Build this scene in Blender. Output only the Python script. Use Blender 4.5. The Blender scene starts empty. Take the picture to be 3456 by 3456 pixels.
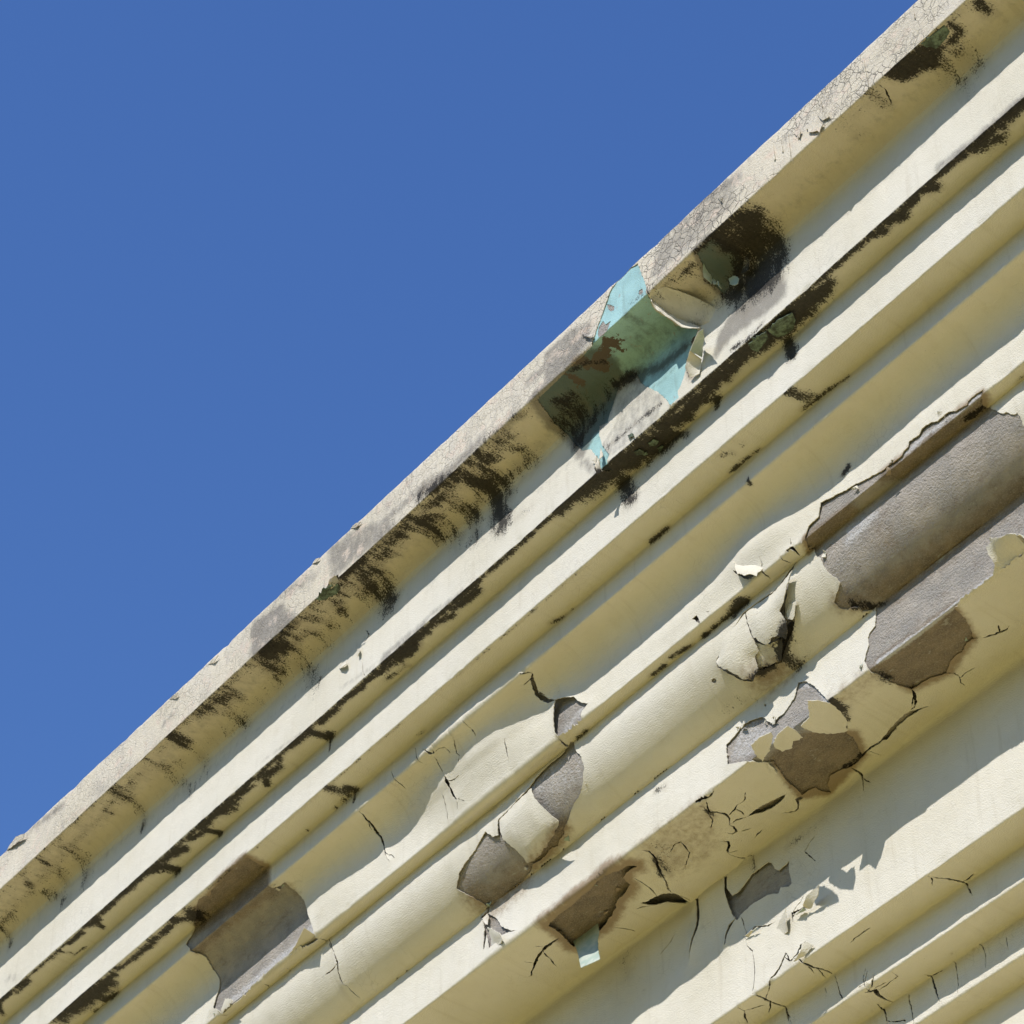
# Peeling cornice under a blue sky.  World: X along the cornice, Y into the wall, Z up, metres.
import bpy, math, random
import numpy as np
from mathutils import Matrix, Vector, noise
from mathutils.geometry import delaunay_2d_cdt

sc = bpy.context.scene
R_ = math.radians

# ------------------------------------------------------------------ camera
cam_d = bpy.data.cameras.new("camera")
cam = bpy.data.objects.new("camera", cam_d)
sc.collection.objects.link(cam)
cam_d.sensor_width = 36.0
cam_d.lens = 103.125
cam_d.clip_start = 0.1
cam_d.clip_end = 2000.0
AZ, PITCH = R_(38.2683), R_(44.7150)
hx, hy = -math.cos(AZ), math.sin(AZ)
fwd = Vector((hx * math.cos(PITCH), hy * math.cos(PITCH), math.sin(PITCH)))
rgt = Vector((hy, -hx, 0.0))
upv = rgt.cross(fwd)
rot = Matrix((rgt, upv, -fwd)).transposed()
cam.matrix_world = Matrix.Translation((0, 0, 1.6)) @ rot.to_4x4()
sc.camera = cam

# ------------------------------------------------------------------ sky, sun, exposure
SUN = Vector((0.40, -1.0, 0.95)).normalized()          # towards the sun
elev = math.asin(SUN.z)
world = bpy.data.worlds.new("World")
sc.world = world
world.use_nodes = True
nt = world.node_tree
nt.nodes.clear()
sky = nt.nodes.new("ShaderNodeTexSky")
sky.sky_type = 'NISHITA'
sky.sun_disc = False
sky.sun_elevation = elev
sky.sun_rotation = math.atan2(SUN.x, SUN.y)
sky.air_density = 1.85
sky.dust_density = 0.0
sky.ozone_density = 10.0
bg = nt.nodes.new("ShaderNodeBackground")
bg.inputs[1].default_value = 0.148
wo = nt.nodes.new("ShaderNodeOutputWorld")
hs = nt.nodes.new("ShaderNodeHueSaturation")          # clear polarised blue of the photograph
hs.inputs["Saturation"].default_value = 1.1
hs.inputs["Hue"].default_value = 0.515
nt.links.new(sky.outputs[0], hs.inputs["Color"])
nt.links.new(hs.outputs[0], bg.inputs[0])
nt.links.new(bg.outputs[0], wo.inputs[0])
sun_d = bpy.data.lights.new("sun", 'SUN')
sun_d.energy = 5.0
sun_d.angle = R_(0.5)
sun_d.color = (1.0, 0.96, 0.90)
sun = bpy.data.objects.new("sun", sun_d)
sc.collection.objects.link(sun)
sun.rotation_euler = SUN.to_track_quat('Z', 'Y').to_euler()
sun.location = (5, -12, 12)
sc.view_settings.view_transform = 'Standard'
sc.view_settings.look = 'None'
sc.view_settings.exposure = 0.0
sc.view_settings.gamma = 1.0
sc.cycles.max_bounces = 10
sc.cycles.diffuse_bounces = 2

# ------------------------------------------------------------------ measured shapes, metres
PROFILE = [(5.6510, 7.3155), (4.1710, 7.2715), (4.1550, 7.2655), (4.1510, 7.2595), (4.1510, 7.0786), (4.1510, 7.0761), (4.1514, 7.0747), (4.1524, 7.0737), (4.1538, 7.0733), (4.1563, 7.0733), (4.2513, 7.0733), (4.2623, 7.0725), (4.2729, 7.0701), (4.2831, 7.0662), (4.2925, 7.0609), (4.3008, 7.0543), (4.3079, 7.0465), (4.3137, 7.0378), (4.3179, 7.0284), (4.3205, 7.0185), (4.3213, 7.0083), (4.3213, 6.7437), (4.3213, 6.7412), (4.3217, 6.7397), (4.3228, 6.7386), (4.3243, 6.7382), (4.3268, 6.7382), (4.4051, 6.7382), (4.4089, 6.7375), (4.4122, 6.7353), (4.4143, 6.7320), (4.4151, 6.7282), (4.4151, 6.5321), (4.4151, 6.5296), (4.4155, 6.5282), (4.4165, 6.5272), (4.4179, 6.5268), (4.4204, 6.5268), (4.5064, 6.5268), (4.5110, 6.5261), (4.5149, 6.5239), (4.5175, 6.5207), (4.5184, 6.5168), (4.5184, 6.4421), (4.5184, 6.4396), (4.5189, 6.4376), (4.5204, 6.4361), (4.5224, 6.4356), (4.5249, 6.4356), (4.5304, 6.4356), (4.5460, 6.4344), (4.5613, 6.4311), (4.5761, 6.4257), (4.5901, 6.4181), (4.6031, 6.4087), (4.6149, 6.3975), (4.6252, 6.3847), (4.6339, 6.3706), (4.6408, 6.3553), (4.6458, 6.3392), (4.6488, 6.3225), (4.6499, 6.3056), (4.6499, 6.2063), (4.6499, 6.2038), (4.6502, 6.2024), (4.6513, 6.2014), (4.6527, 6.2010), (4.6552, 6.2010), (4.6961, 6.2010), (4.6981, 6.1990), (4.6981, 6.1510), (4.6989, 6.1329), (4.7014, 6.1149), (4.7055, 6.0973), (4.7112, 6.0800), (4.7184, 6.0634), (4.7271, 6.0474), (4.7371, 6.0324), (4.7486, 6.0183), (4.7612, 6.0052), (4.7750, 5.9934), (4.7898, 5.9829), (4.8055, 5.9738), (4.8219, 5.9661), (4.8390, 5.9600), (4.8370, 5.9600), (4.8390, 5.9570), (4.8390, 5.7613), (4.8390, 5.7588), (4.8394, 5.7574), (4.8404, 5.7564), (4.8418, 5.7560), (4.8443, 5.7560), (5.1293, 5.7560), (5.1336, 5.7555), (5.1377, 5.7539), (5.1415, 5.7513), (5.1448, 5.7478), (5.1476, 5.7435), (5.1496, 5.7387), (5.1509, 5.7335), (5.1513, 5.7280), (5.1513, 5.2467), (5.1513, 5.2442), (5.1517, 5.2428), (5.1527, 5.2418), (5.1541, 5.2414), (5.1566, 5.2414), (5.2557, 5.2414), (5.2603, 5.2405), (5.2642, 5.2379), (5.2668, 5.2340), (5.2677, 5.2294), (5.2677, 5.1267), (5.2677, 5.1242), (5.2683, 5.1222), (5.2697, 5.1208), (5.2717, 5.1202), (5.2742, 5.1202), (5.3700, 5.1202), (5.3746, 5.1193), (5.3785, 5.1167), (5.3811, 5.1128), (5.3820, 5.1082), (5.3820, 5.0005), (5.3820, 4.9980), (5.3825, 4.9960), (5.3840, 4.9945), (5.3860, 4.9940), (5.3885, 4.9940), (5.4663, 4.9940), (5.4709, 4.9930), (5.4747, 4.9904), (5.4773, 4.9865), (5.4783, 4.9820), (5.4783, -1.6000)]
ARRISES = [0,0.1921,0.6671,0.9666,1.4657,2.0222,2.8371]
PARTS = [('coping', 0, 17), ('corona', 17, 29), ('fascia_band', 29, 40), ('cavetto', 40, 68), ('ovolo', 68, 85), ('lower_fascia', 85, 98), ('frieze_band', 98, 110), ('upper_reed', 110, 121), ('lower_reed', 121, 132), ('wall', 132, 135)]
HOLES = [
    ([[-7.1383,0.9752],[-7.1422,1.0046],[-7.1468,1.0507],[-7.1439,1.0693],[-7.1403,1.1124],[-7.1365,1.1506],[-7.1313,1.1713],[-7.1004,1.1846],[-7.0719,1.1833],[-7.0741,1.2166],[-7.0631,1.2549],[-7.0501,1.2851],[-7.0445,1.3178],[-7.036,1.3529],[-7.0228,1.3874],[-7.0088,1.4224],[-7.0011,1.4535],[-7.0028,1.4747],[-7.1023,1.4641],[-7.208,1.4621],[-7.2992,1.4637],[-7.3534,1.4598],[-7.4426,1.4693],[-7.529,1.4696],[-7.5861,1.4711],[-7.6088,1.4676],[-7.6477,1.4192],[-7.6365,1.3822],[-7.6195,1.3485],[-7.6118,1.3117],[-7.6279,1.2679],[-7.6241,1.243],[-7.613,1.2134],[-7.619,1.1856],[-7.6308,1.1489],[-7.6597,1.1156],[-7.6534,1.1026],[-7.6231,1.0867],[-7.5843,1.0447],[-7.5553,1.0334],[-7.4984,0.9978],[-7.4574,0.9784],[-7.4281,0.9801],[-7.4129,0.9994],[-7.3798,0.9824],[-7.352,0.9824],[-7.317,0.98],[-7.2674,0.973],[-7.2126,0.973],[-7.1695,0.97]],0.006,0.05),
    ([[-5.8509,1.5662],[-5.8181,1.5458],[-5.7858,1.5381],[-5.7407,1.5336],[-5.7023,1.5327],[-5.6703,1.5277],[-5.6463,1.5078],[-5.6258,1.4988],[-5.621,1.5134],[-5.6168,1.5474],[-5.6112,1.5666],[-5.5907,1.5993],[-5.5932,1.6398],[-5.6174,1.676],[-5.6477,1.6999],[-5.6731,1.7083],[-5.6896,1.7127],[-5.7185,1.7241],[-5.75,1.7442],[-5.7825,1.7544],[-5.8061,1.7709],[-5.8327,1.7749],[-5.8542,1.7885],[-5.8756,1.7791],[-5.9081,1.7852],[-5.9371,1.7881],[-5.9842,1.7841],[-6.0064,1.7979],[-6.0439,1.8076],[-6.0702,1.8133],[-6.1103,1.8084],[-6.1703,1.8145],[-6.2322,1.8216],[-6.2469,1.8148],[-6.2543,1.7784],[-6.2657,1.7519],[-6.3027,1.6946],[-6.2591,1.6571],[-6.1561,1.6239],[-6.0908,1.5973],[-6.0758,1.6155],[-6.0597,1.634],[-6.0378,1.6393],[-6.0223,1.5913]],0.006,0.04),
    ([[-4.5975,0.0196],[-4.5843,0.0755],[-4.5669,0.1519],[-4.5659,0.1954],[-4.5874,0.2284],[-4.5998,0.2551],[-4.602,0.2852],[-4.5984,0.3197],[-4.5963,0.3431],[-4.5862,0.3626],[-4.5625,0.3837],[-4.5162,0.4301],[-4.5356,0.4635],[-4.555,0.4968],[-4.5748,0.5378],[-4.5905,0.5822],[-4.6095,0.6113],[-4.6274,0.6247],[-4.6253,0.6592],[-4.664,0.6633],[-4.6829,0.6189],[-4.7144,0.5637],[-4.7468,0.5157],[-4.7799,0.4752],[-4.8044,0.4335],[-4.8155,0.3947],[-4.863,0.3666],[-4.8987,0.3661],[-4.9188,0.3959],[-4.9384,0.4299],[-4.9574,0.456],[-4.9677,0.4893],[-5.0122,0.4693],[-5.0135,0.5099],[-4.9976,0.5725],[-4.9643,0.6404],[-4.9908,0.6919],[-5.0133,0.6699],[-5.0173,0.6222],[-5.0597,0.5385],[-5.1,0.5142],[-5.1485,0.4331],[-5.1798,0.3616],[-5.1844,0.3105],[-5.1603,0.2534],[-5.1409,0.2005],[-5.0852,0.2006],[-5.0298,0.2007],[-4.9621,0.1979],[-4.8979,0.1976],[-4.8455,0.1955],[-4.8272,0.1689],[-4.8081,0.1342],[-4.7795,0.0904],[-4.7412,0.0289],[-4.7086,0],[-4.6549,0]],0.003,0.03),
    ([[-4.3364,0.2016],[-4.3553,0.2363],[-4.376,0.2691],[-4.3965,0.3016],[-4.3981,0.3342],[-4.3918,0.3673],[-4.3804,0.3907],[-4.3535,0.3749],[-4.3009,0.3582],[-4.2688,0.3404],[-4.2518,0.3158],[-4.2529,0.2723],[-4.2579,0.2252],[-4.2608,0.1984],[-4.3024,0.1979]],0.006,0.03),
    ([[-3.6839,1.4579],[-3.7164,1.45],[-3.7507,1.4524],[-3.7562,1.4634],[-3.8036,1.4512],[-3.8279,1.4349],[-3.8622,1.4338],[-3.8741,1.4357],[-3.9026,1.42],[-3.9334,1.4182],[-3.9508,1.4313],[-3.9927,1.4245],[-3.9986,1.4392],[-4.0187,1.4425],[-4.0281,1.4544],[-4.0593,1.4527],[-4.0825,1.4496],[-4.1063,1.4501],[-4.1913,1.4292],[-4.2302,1.418],[-4.2697,1.4103],[-4.3724,1.3824],[-4.3884,1.4276],[-4.4331,1.4348],[-4.4494,1.4588],[-4.4578,1.4677],[-4.4824,1.5052],[-4.4679,1.5186],[-4.4608,1.555],[-4.4447,1.5771],[-4.4429,1.6023],[-4.4344,1.6353],[-4.4179,1.6636],[-4.4109,1.6855],[-4.4297,1.6999],[-4.455,1.7146],[-4.4658,1.721],[-4.4617,1.7469],[-4.4449,1.7633],[-4.4266,1.7666],[-4.4096,1.7765],[-4.411,1.7938],[-4.3935,1.8079],[-4.3728,1.8136],[-4.3779,1.8528],[-4.3844,1.8828],[-4.4067,1.8915],[-4.4192,1.9072],[-4.4178,1.9378],[-4.4309,1.9579],[-4.442,1.9841],[-4.4327,2.0149],[-4.4239,2.0436],[-4.4271,2.0727],[-4.4289,2.0968],[-4.4257,2.1275],[-4.4165,2.1525],[-4.4107,2.1732],[-4.3869,2.1767],[-4.3458,2.1823],[-4.3201,2.1951],[-4.2976,2.2071],[-4.2751,2.1928],[-4.2497,2.1792],[-4.2222,2.1749],[-4.2035,2.1791],[-4.1681,2.1592],[-4.139,2.1606],[-4.117,2.1276],[-4.0942,2.0865],[-4.0883,2.0622],[-4.0818,2.0263],[-4.0477,2.0217],[-3.988,2.0221],[-3.9245,2.0212],[-3.7971,2.0235],[-3.7212,2.0215],[-3.648,1.8724],[-3.5945,1.7456],[-3.627,1.6585],[-3.6227,1.629],[-3.6265,1.6129],[-3.64,1.6098],[-3.6556,1.5911],[-3.6777,1.5774],[-3.6952,1.5517],[-3.7302,1.4992],[-3.7052,1.4669]],0.003,0.03),
    ([[-4.6885,1.8909],[-4.652,1.9374],[-4.6279,1.9856],[-4.6075,2.0265],[-4.6146,2.076],[-4.6424,2.1289],[-4.6799,2.1605],[-4.6776,2.1833],[-4.7193,2.2606],[-4.7807,2.2739],[-4.8534,2.2532],[-4.8913,2.277],[-4.912,2.3128],[-4.925,2.286],[-4.9234,2.2569],[-4.9725,2.2465],[-4.9531,2.1575],[-4.9144,2.0739],[-4.9317,2.0622],[-4.9573,2.0256],[-5.0541,1.9798],[-5.054,1.9],[-5.0095,1.8868],[-4.9836,1.8719],[-4.9469,1.8751],[-4.8878,1.8989],[-4.8502,1.9509],[-4.7955,1.9454],[-4.7447,1.9162],[-4.7224,1.8728]],0.006,0.03),
    ([[-5.6544,2.0272],[-5.6277,2.0304],[-5.6107,2.0417],[-5.589,2.0438],[-5.5733,2.0485],[-5.5552,2.0714],[-5.5794,2.0662],[-5.6035,2.0661],[-5.629,2.0747],[-5.6352,2.0874],[-5.6401,2.112],[-5.6793,2.1243],[-5.7186,2.1263],[-5.7434,2.1366],[-5.7509,2.148],[-5.777,2.1568],[-5.7933,2.1677],[-5.8232,2.172],[-5.8421,2.1798],[-5.8786,2.1867],[-5.8873,2.181],[-5.9493,2.1827],[-6.0103,2.1808],[-5.9995,2.1514],[-5.9809,2.1105],[-5.9724,2.0678],[-5.9745,2.0439],[-5.909,2.0421],[-5.844,2.0404],[-5.7918,2.0335],[-5.7474,2.0379],[-5.6983,2.028]],0.012,0.05),
    ([[-5.6689,2.1776],[-5.6447,2.1855],[-5.6154,2.1916],[-5.591,2.2018],[-5.574,2.2182],[-5.5619,2.2439],[-5.5692,2.2812],[-5.5764,2.3133],[-5.5639,2.3306],[-5.5342,2.3311],[-5.4968,2.3292],[-5.4621,2.3304],[-5.4274,2.3317],[-5.4005,2.3354],[-5.4021,2.3457],[-5.4177,2.3348],[-5.4589,2.3344],[-5.5003,2.334],[-5.5376,2.336],[-5.565,2.3322],[-5.5771,2.3323],[-5.5961,2.3095],[-5.6107,2.2909],[-5.6156,2.2639],[-5.6155,2.2484],[-5.6424,2.2247],[-5.657,2.201]],0.022,0.05),
    ([[-5.5101,2.3308],[-5.5311,2.3558],[-5.5388,2.3804],[-5.538,2.4101],[-5.5402,2.4426],[-5.5511,2.47],[-5.5711,2.5015],[-5.591,2.5329],[-5.6062,2.5646],[-5.5968,2.5296],[-5.5793,2.4919],[-5.5625,2.4633],[-5.5574,2.4325],[-5.558,2.3983],[-5.5497,2.3643],[-5.5313,2.3416]],0.018,0.05),
    ([[-5.3934,2.3461],[-5.3991,2.4104],[-5.3844,2.4457],[-5.3668,2.4442],[-5.3361,2.4241],[-5.3053,2.404],[-5.2794,2.4053],[-5.2535,2.4065],[-5.2194,2.4104],[-5.2036,2.4249],[-5.1947,2.4519],[-5.179,2.4662],[-5.1559,2.4612],[-5.1354,2.4546],[-5.1359,2.4877],[-5.1253,2.5509],[-5.1423,2.5525],[-5.1793,2.5279],[-5.1922,2.5438],[-5.2414,2.5239],[-5.2642,2.5245],[-5.2926,2.5219],[-5.3156,2.5224],[-5.3332,2.5263],[-5.3622,2.5282],[-5.3806,2.541],[-5.3957,2.5132],[-5.4039,2.4701],[-5.411,2.4129],[-5.4077,2.3713],[-5.3977,2.3391]],0.01,0.05),
    ([[-5.3867,2.533],[-5.4178,2.5391],[-5.432,2.5652],[-5.4402,2.6021],[-5.4359,2.6034],[-5.4231,2.5691],[-5.4082,2.5515],[-5.3853,2.5368]],0.012,0.03),
    ([[-5.1449,2.1754],[-5.107,2.1748],[-5.0748,2.1817],[-5.0428,2.1886],[-5.0153,2.1944],[-4.9995,2.203],[-5.0263,2.2094],[-5.0697,2.2076],[-5.1065,2.1998],[-5.1344,2.1839]],0.022,0.05),
    ([[-5.0823,2.247],[-5.0591,2.2696],[-5.0406,2.2785],[-5.0225,2.2723],[-5.0048,2.2512],[-5.0005,2.2421],[-4.98,2.244],[-4.9786,2.2555],[-4.9956,2.2531],[-5.0201,2.2753],[-5.0404,2.2835],[-5.0612,2.2767]],0.016,0.04),
    ([[-4.4259,2.2579],[-4.44,2.2468],[-4.461,2.2404],[-4.5042,2.2364],[-4.5394,2.2395],[-4.5716,2.2397],[-4.615,2.2466],[-4.6399,2.253],[-4.6437,2.2585],[-4.6243,2.2554],[-4.6157,2.2663],[-4.5885,2.2595],[-4.5531,2.2563],[-4.5066,2.2538],[-4.4746,2.2535],[-4.4462,2.249]],0.022,0.05),
    ([[-4.6424,2.2497],[-4.6687,2.2561],[-4.6966,2.2611],[-4.7217,2.2611],[-4.7615,2.2684],[-4.7798,2.2708],[-4.8004,2.2624],[-4.803,2.2691],[-4.7809,2.2775],[-4.7605,2.2758],[-4.7204,2.2713],[-4.696,2.2666],[-4.6671,2.2644],[-4.6404,2.2578]],0.006,0.03),
    ([[-5.6288,1.3203],[-5.5949,1.3341],[-5.5484,1.3618],[-5.5363,1.3833],[-5.5179,1.4038],[-5.4842,1.432],[-5.5128,1.4466],[-5.5197,1.4668],[-5.5838,1.4666],[-5.6367,1.4653],[-5.6457,1.4515],[-5.6449,1.41],[-5.6379,1.3515]],0.012,0.05),
    ([[-5.6374,1.4663],[-5.6384,1.4803],[-5.6417,1.5061],[-5.6471,1.5156],[-5.6515,1.4986],[-5.6482,1.4779]],0.01,0.03),
    ([[-4.4813,1.5067],[-4.5286,1.5169],[-4.5512,1.5206],[-4.564,1.537],[-4.5784,1.5674],[-4.5974,1.5933],[-4.6061,1.6154],[-4.6195,1.6249],[-4.6406,1.6692],[-4.6,1.6618],[-4.5979,1.6719],[-4.6149,1.6921],[-4.6374,1.7135],[-4.6735,1.7266],[-4.7007,1.7414],[-4.7242,1.7544],[-4.7436,1.7657],[-4.7694,1.7578],[-4.8017,1.7504],[-4.8266,1.741],[-4.8645,1.7569],[-4.8888,1.7406],[-4.9167,1.6998],[-4.9452,1.6577],[-4.9413,1.6399],[-4.8929,1.6064],[-4.7912,1.5532],[-4.74,1.5543],[-4.6669,1.5588],[-4.6215,1.5536],[-4.5798,1.5278],[-4.5377,1.5129]],0.006,0.03),
    ([[-4.7657,1.3741],[-4.7512,1.3939],[-4.7346,1.4147],[-4.7071,1.4278],[-4.6745,1.4458],[-4.6605,1.4475],[-4.6842,1.4585],[-4.7095,1.4553],[-4.7407,1.4191]],0.003,0.02),
    ([[-6.2962,1.8295],[-6.2662,1.8268],[-6.2426,1.8509],[-6.2126,1.8837],[-6.1794,1.9383],[-6.1206,1.9925],[-6.0883,2.0089],[-6.1728,1.9771],[-6.1956,1.9887],[-6.2185,1.9954],[-6.2382,1.9964],[-6.2517,1.9563],[-6.2688,1.9012],[-6.2792,1.8598]],0.004,0.02),
    ([[-6.2501,1.8166],[-6.2649,1.8452],[-6.2742,1.8687],[-6.2662,1.8892],[-6.2727,1.9143],[-6.2727,1.9374],[-6.2769,1.9754],[-6.2704,1.9767],[-6.2599,1.9393],[-6.2564,1.9167],[-6.2522,1.8898],[-6.2503,1.8686],[-6.2538,1.8485],[-6.2442,1.8191]],0.008,0.03),
    ([[-6.5853,1.1568],[-6.5936,1.178],[-6.6063,1.1974],[-6.6066,1.2205],[-6.6086,1.2378],[-6.6118,1.2635],[-6.6024,1.2845],[-6.6008,1.3042],[-6.5955,1.3257],[-6.5903,1.3497],[-6.585,1.374],[-6.5753,1.3957],[-6.5626,1.4172],[-6.5608,1.4162],[-6.573,1.3946],[-6.581,1.3728],[-6.585,1.3489],[-6.5868,1.3244],[-6.5884,1.3022],[-6.5937,1.2821],[-6.5995,1.262],[-6.5979,1.2385],[-6.5988,1.2207],[-6.5979,1.1997],[-6.5889,1.1801],[-6.5826,1.1577]],0.009,0.05),
    ([[-6.9979,1.4679],[-7.0021,1.5058],[-6.986,1.5231],[-6.9779,1.5421],[-6.9701,1.5661],[-6.9608,1.5877],[-6.9559,1.6105],[-6.9528,1.6352],[-6.9632,1.6706],[-6.9675,1.7074],[-6.955,1.7225],[-6.953,1.721],[-6.9626,1.7068],[-6.9571,1.672],[-6.9443,1.6361],[-6.9507,1.6094],[-6.9565,1.5863],[-6.9648,1.5641],[-6.9738,1.5406],[-6.9813,1.52],[-6.9976,1.5047],[-6.9964,1.468]],0.004,0.03),
    ([[-6.9547,1.7215],[-6.9535,1.7491],[-6.947,1.784],[-6.9457,1.7838],[-6.9496,1.7486],[-6.9531,1.7214]],0.0012,0.03),
    ([[-7.22,1.4877],[-7.2224,1.5064],[-7.2187,1.5279],[-7.2164,1.5276],[-7.2195,1.5063],[-7.2176,1.488]],0.004,0.03),
    ([[-7.354,1.4653],[-7.3542,1.5015],[-7.3609,1.5182],[-7.3588,1.5193],[-7.3469,1.5025],[-7.3523,1.4652]],0.004,0.03),
    ([[-7.6103,1.4676],[-7.5879,1.4917],[-7.5864,1.4903],[-7.6089,1.4664]],0.004,0.03),
    ([[-6.6034,1.0516],[-6.6174,1.0679],[-6.6143,1.0908],[-6.6123,1.111],[-6.6109,1.111],[-6.6111,1.0905],[-6.6137,1.0688],[-6.6018,1.0529]],0.0012,0.03),
    ([[-6.1814,1.2764],[-6.1871,1.3076],[-6.1836,1.3304],[-6.1777,1.3491],[-6.1727,1.3884],[-6.1552,1.4157],[-6.1515,1.4139],[-6.162,1.385],[-6.1711,1.3481],[-6.1693,1.3287],[-6.1715,1.3066],[-6.178,1.2764]],0.009,0.05),
    ([[-6.1459,1.4161],[-6.1174,1.4415],[-6.1158,1.4396],[-6.1445,1.4146]],0.004,0.03),
    ([[-6.1554,1.423],[-6.1629,1.4437],[-6.1608,1.4445],[-6.1524,1.4242]],0.009,0.05),
    ([[-6.1798,1.1775],[-6.1902,1.2121],[-6.1882,1.2482],[-6.1814,1.2778],[-6.1798,1.2774],[-6.186,1.2479],[-6.1864,1.2125],[-6.1783,1.1779]],0.0012,0.03),
    ([[-6.2106,1.1363],[-6.1851,1.1589],[-6.1683,1.1669],[-6.1478,1.1482],[-6.1487,1.1471],[-6.1696,1.1619],[-6.1822,1.1549],[-6.2093,1.1347]],0.004,0.03),
    ([[-6.0551,1.1549],[-6.0686,1.1761],[-6.0825,1.1962],[-6.0909,1.2207],[-6.0827,1.2404],[-6.0946,1.2705],[-6.0932,1.2712],[-6.0781,1.2408],[-6.0872,1.2206],[-6.0792,1.1978],[-6.0656,1.178],[-6.0539,1.1557]],0.0012,0.03),
    ([[-6.2616,1.0892],[-6.2535,1.1158],[-6.248,1.144],[-6.2379,1.165],[-6.2312,1.1846],[-6.23,1.1842],[-6.2358,1.1642],[-6.2432,1.1425],[-6.2513,1.1151],[-6.2599,1.0886]],0.0012,0.03),
    ([[-5.9809,1.1552],[-5.9784,1.1863],[-5.9802,1.2174],[-5.9789,1.2176],[-5.9743,1.1863],[-5.9794,1.155]],0.0012,0.03),
    ([[-6.396,1.1113],[-6.3854,1.1344],[-6.3757,1.1585],[-6.3783,1.1787],[-6.3773,1.2041],[-6.3757,1.2042],[-6.3738,1.179],[-6.3716,1.1577],[-6.3835,1.1335],[-6.3944,1.1105]],0.0012,0.03),
    ([[-5.6799,1.1563],[-5.6535,1.1657],[-5.6449,1.1776],[-5.6427,1.1763],[-5.6504,1.1605],[-5.6793,1.1541]],0.004,0.03),
    ([[-6.2251,1.3398],[-6.2252,1.3642],[-6.2244,1.3896],[-6.2248,1.4108],[-6.2242,1.4302],[-6.2256,1.447],[-6.2243,1.4472],[-6.2206,1.4303],[-6.222,1.4108],[-6.2193,1.3896],[-6.2201,1.364],[-6.2238,1.3397]],0.0012,0.03),
    ([[-5.8675,1.3387],[-5.8727,1.365],[-5.8726,1.3879],[-5.8752,1.409],[-5.8763,1.4302],[-5.8745,1.4303],[-5.8722,1.4093],[-5.8689,1.3882],[-5.8683,1.3654],[-5.866,1.3389]],0.0012,0.03),
    ([[-5.6483,1.1753],[-5.6737,1.193],[-5.6895,1.2223],[-5.6939,1.2507],[-5.6841,1.2823],[-5.6644,1.3092],[-5.6309,1.3222],[-5.6286,1.3179],[-5.654,1.2982],[-5.6652,1.273],[-5.6779,1.2491],[-5.6704,1.2289],[-5.6617,1.2012],[-5.6451,1.1787]],0.009,0.05),
    ([[-5.4895,2.0331],[-5.4792,2.0526],[-5.49,2.0873],[-5.5129,2.1139],[-5.526,2.1419],[-5.5354,2.1707],[-5.5608,2.202],[-5.5677,2.2285],[-5.5659,2.2291],[-5.5558,2.205],[-5.531,2.1733],[-5.519,2.145],[-5.5041,2.1199],[-5.4819,2.0914],[-5.473,2.0523],[-5.4881,2.0322]],0.009,0.05),
    ([[-5.6088,2.1048],[-5.6025,2.1373],[-5.6015,2.1743],[-5.6067,2.1945],[-5.605,2.1951],[-5.5975,2.1746],[-5.5992,2.1369],[-5.6075,2.1045]],0.0012,0.03),
    ([[-5.7139,2.2064],[-5.6854,2.2122],[-5.6705,2.2208],[-5.6689,2.2181],[-5.6839,2.2079],[-5.7133,2.2032]],0.004,0.03),
    ([[-5.8411,2.2164],[-5.8302,2.2431],[-5.8248,2.2683],[-5.8238,2.2876],[-5.8226,2.2876],[-5.8206,2.2679],[-5.8258,2.2416],[-5.8399,2.2159]],0.0012,0.03),
    ([[-5.1823,2.0339],[-5.2074,2.0595],[-5.2225,2.0818],[-5.2041,2.0988],[-5.195,2.1237],[-5.1973,2.1403],[-5.215,2.1609],[-5.2137,2.1621],[-5.1922,2.1435],[-5.1849,2.1222],[-5.1989,2.0952],[-5.2146,2.0811],[-5.2023,2.0636],[-5.1807,2.0352]],0.004,0.03),
    ([[-5.2164,2.1632],[-5.1816,2.1676],[-5.1461,2.1816],[-5.145,2.1793],[-5.1797,2.1601],[-5.2163,2.1617]],0.004,0.03),
    ([[-5.2526,2.1748],[-5.2447,2.2],[-5.2246,2.2034],[-5.2129,2.1797],[-5.2163,2.1605],[-5.2191,2.1609],[-5.2182,2.1785],[-5.2292,2.1968],[-5.241,2.1964],[-5.251,2.1742]],0.004,0.03),
    ([[-5.2278,2.2005],[-5.2064,2.2206],[-5.1924,2.2298],[-5.1915,2.2288],[-5.2037,2.2174],[-5.2268,2.1993]],0.0012,0.03),
    ([[-5.183,2.1315],[-5.1521,2.1304],[-5.13,2.1226],[-5.1305,2.1206],[-5.153,2.1253],[-5.1831,2.1299]],0.004,0.03),
    ([[-5.1515,2.1268],[-5.1482,2.151],[-5.1523,2.1734],[-5.1508,2.1738],[-5.1441,2.151],[-5.15,2.1265]],0.0012,0.03),
    ([[-5.2176,2.2698],[-5.1932,2.2667],[-5.1786,2.2631],[-5.1788,2.2609],[-5.1944,2.2601],[-5.218,2.2678]],0.004,0.03),
    ([[-5.2904,2.188],[-5.2812,2.2091],[-5.2934,2.222],[-5.3105,2.2303],[-5.3189,2.2503],[-5.3176,2.2511],[-5.3055,2.2359],[-5.2878,2.2291],[-5.2733,2.2093],[-5.2891,2.1872]],0.004,0.03),
    ([[-5.3135,2.2453],[-5.2931,2.2634],[-5.2921,2.2623],[-5.3125,2.2441]],0.0012,0.03),
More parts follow.
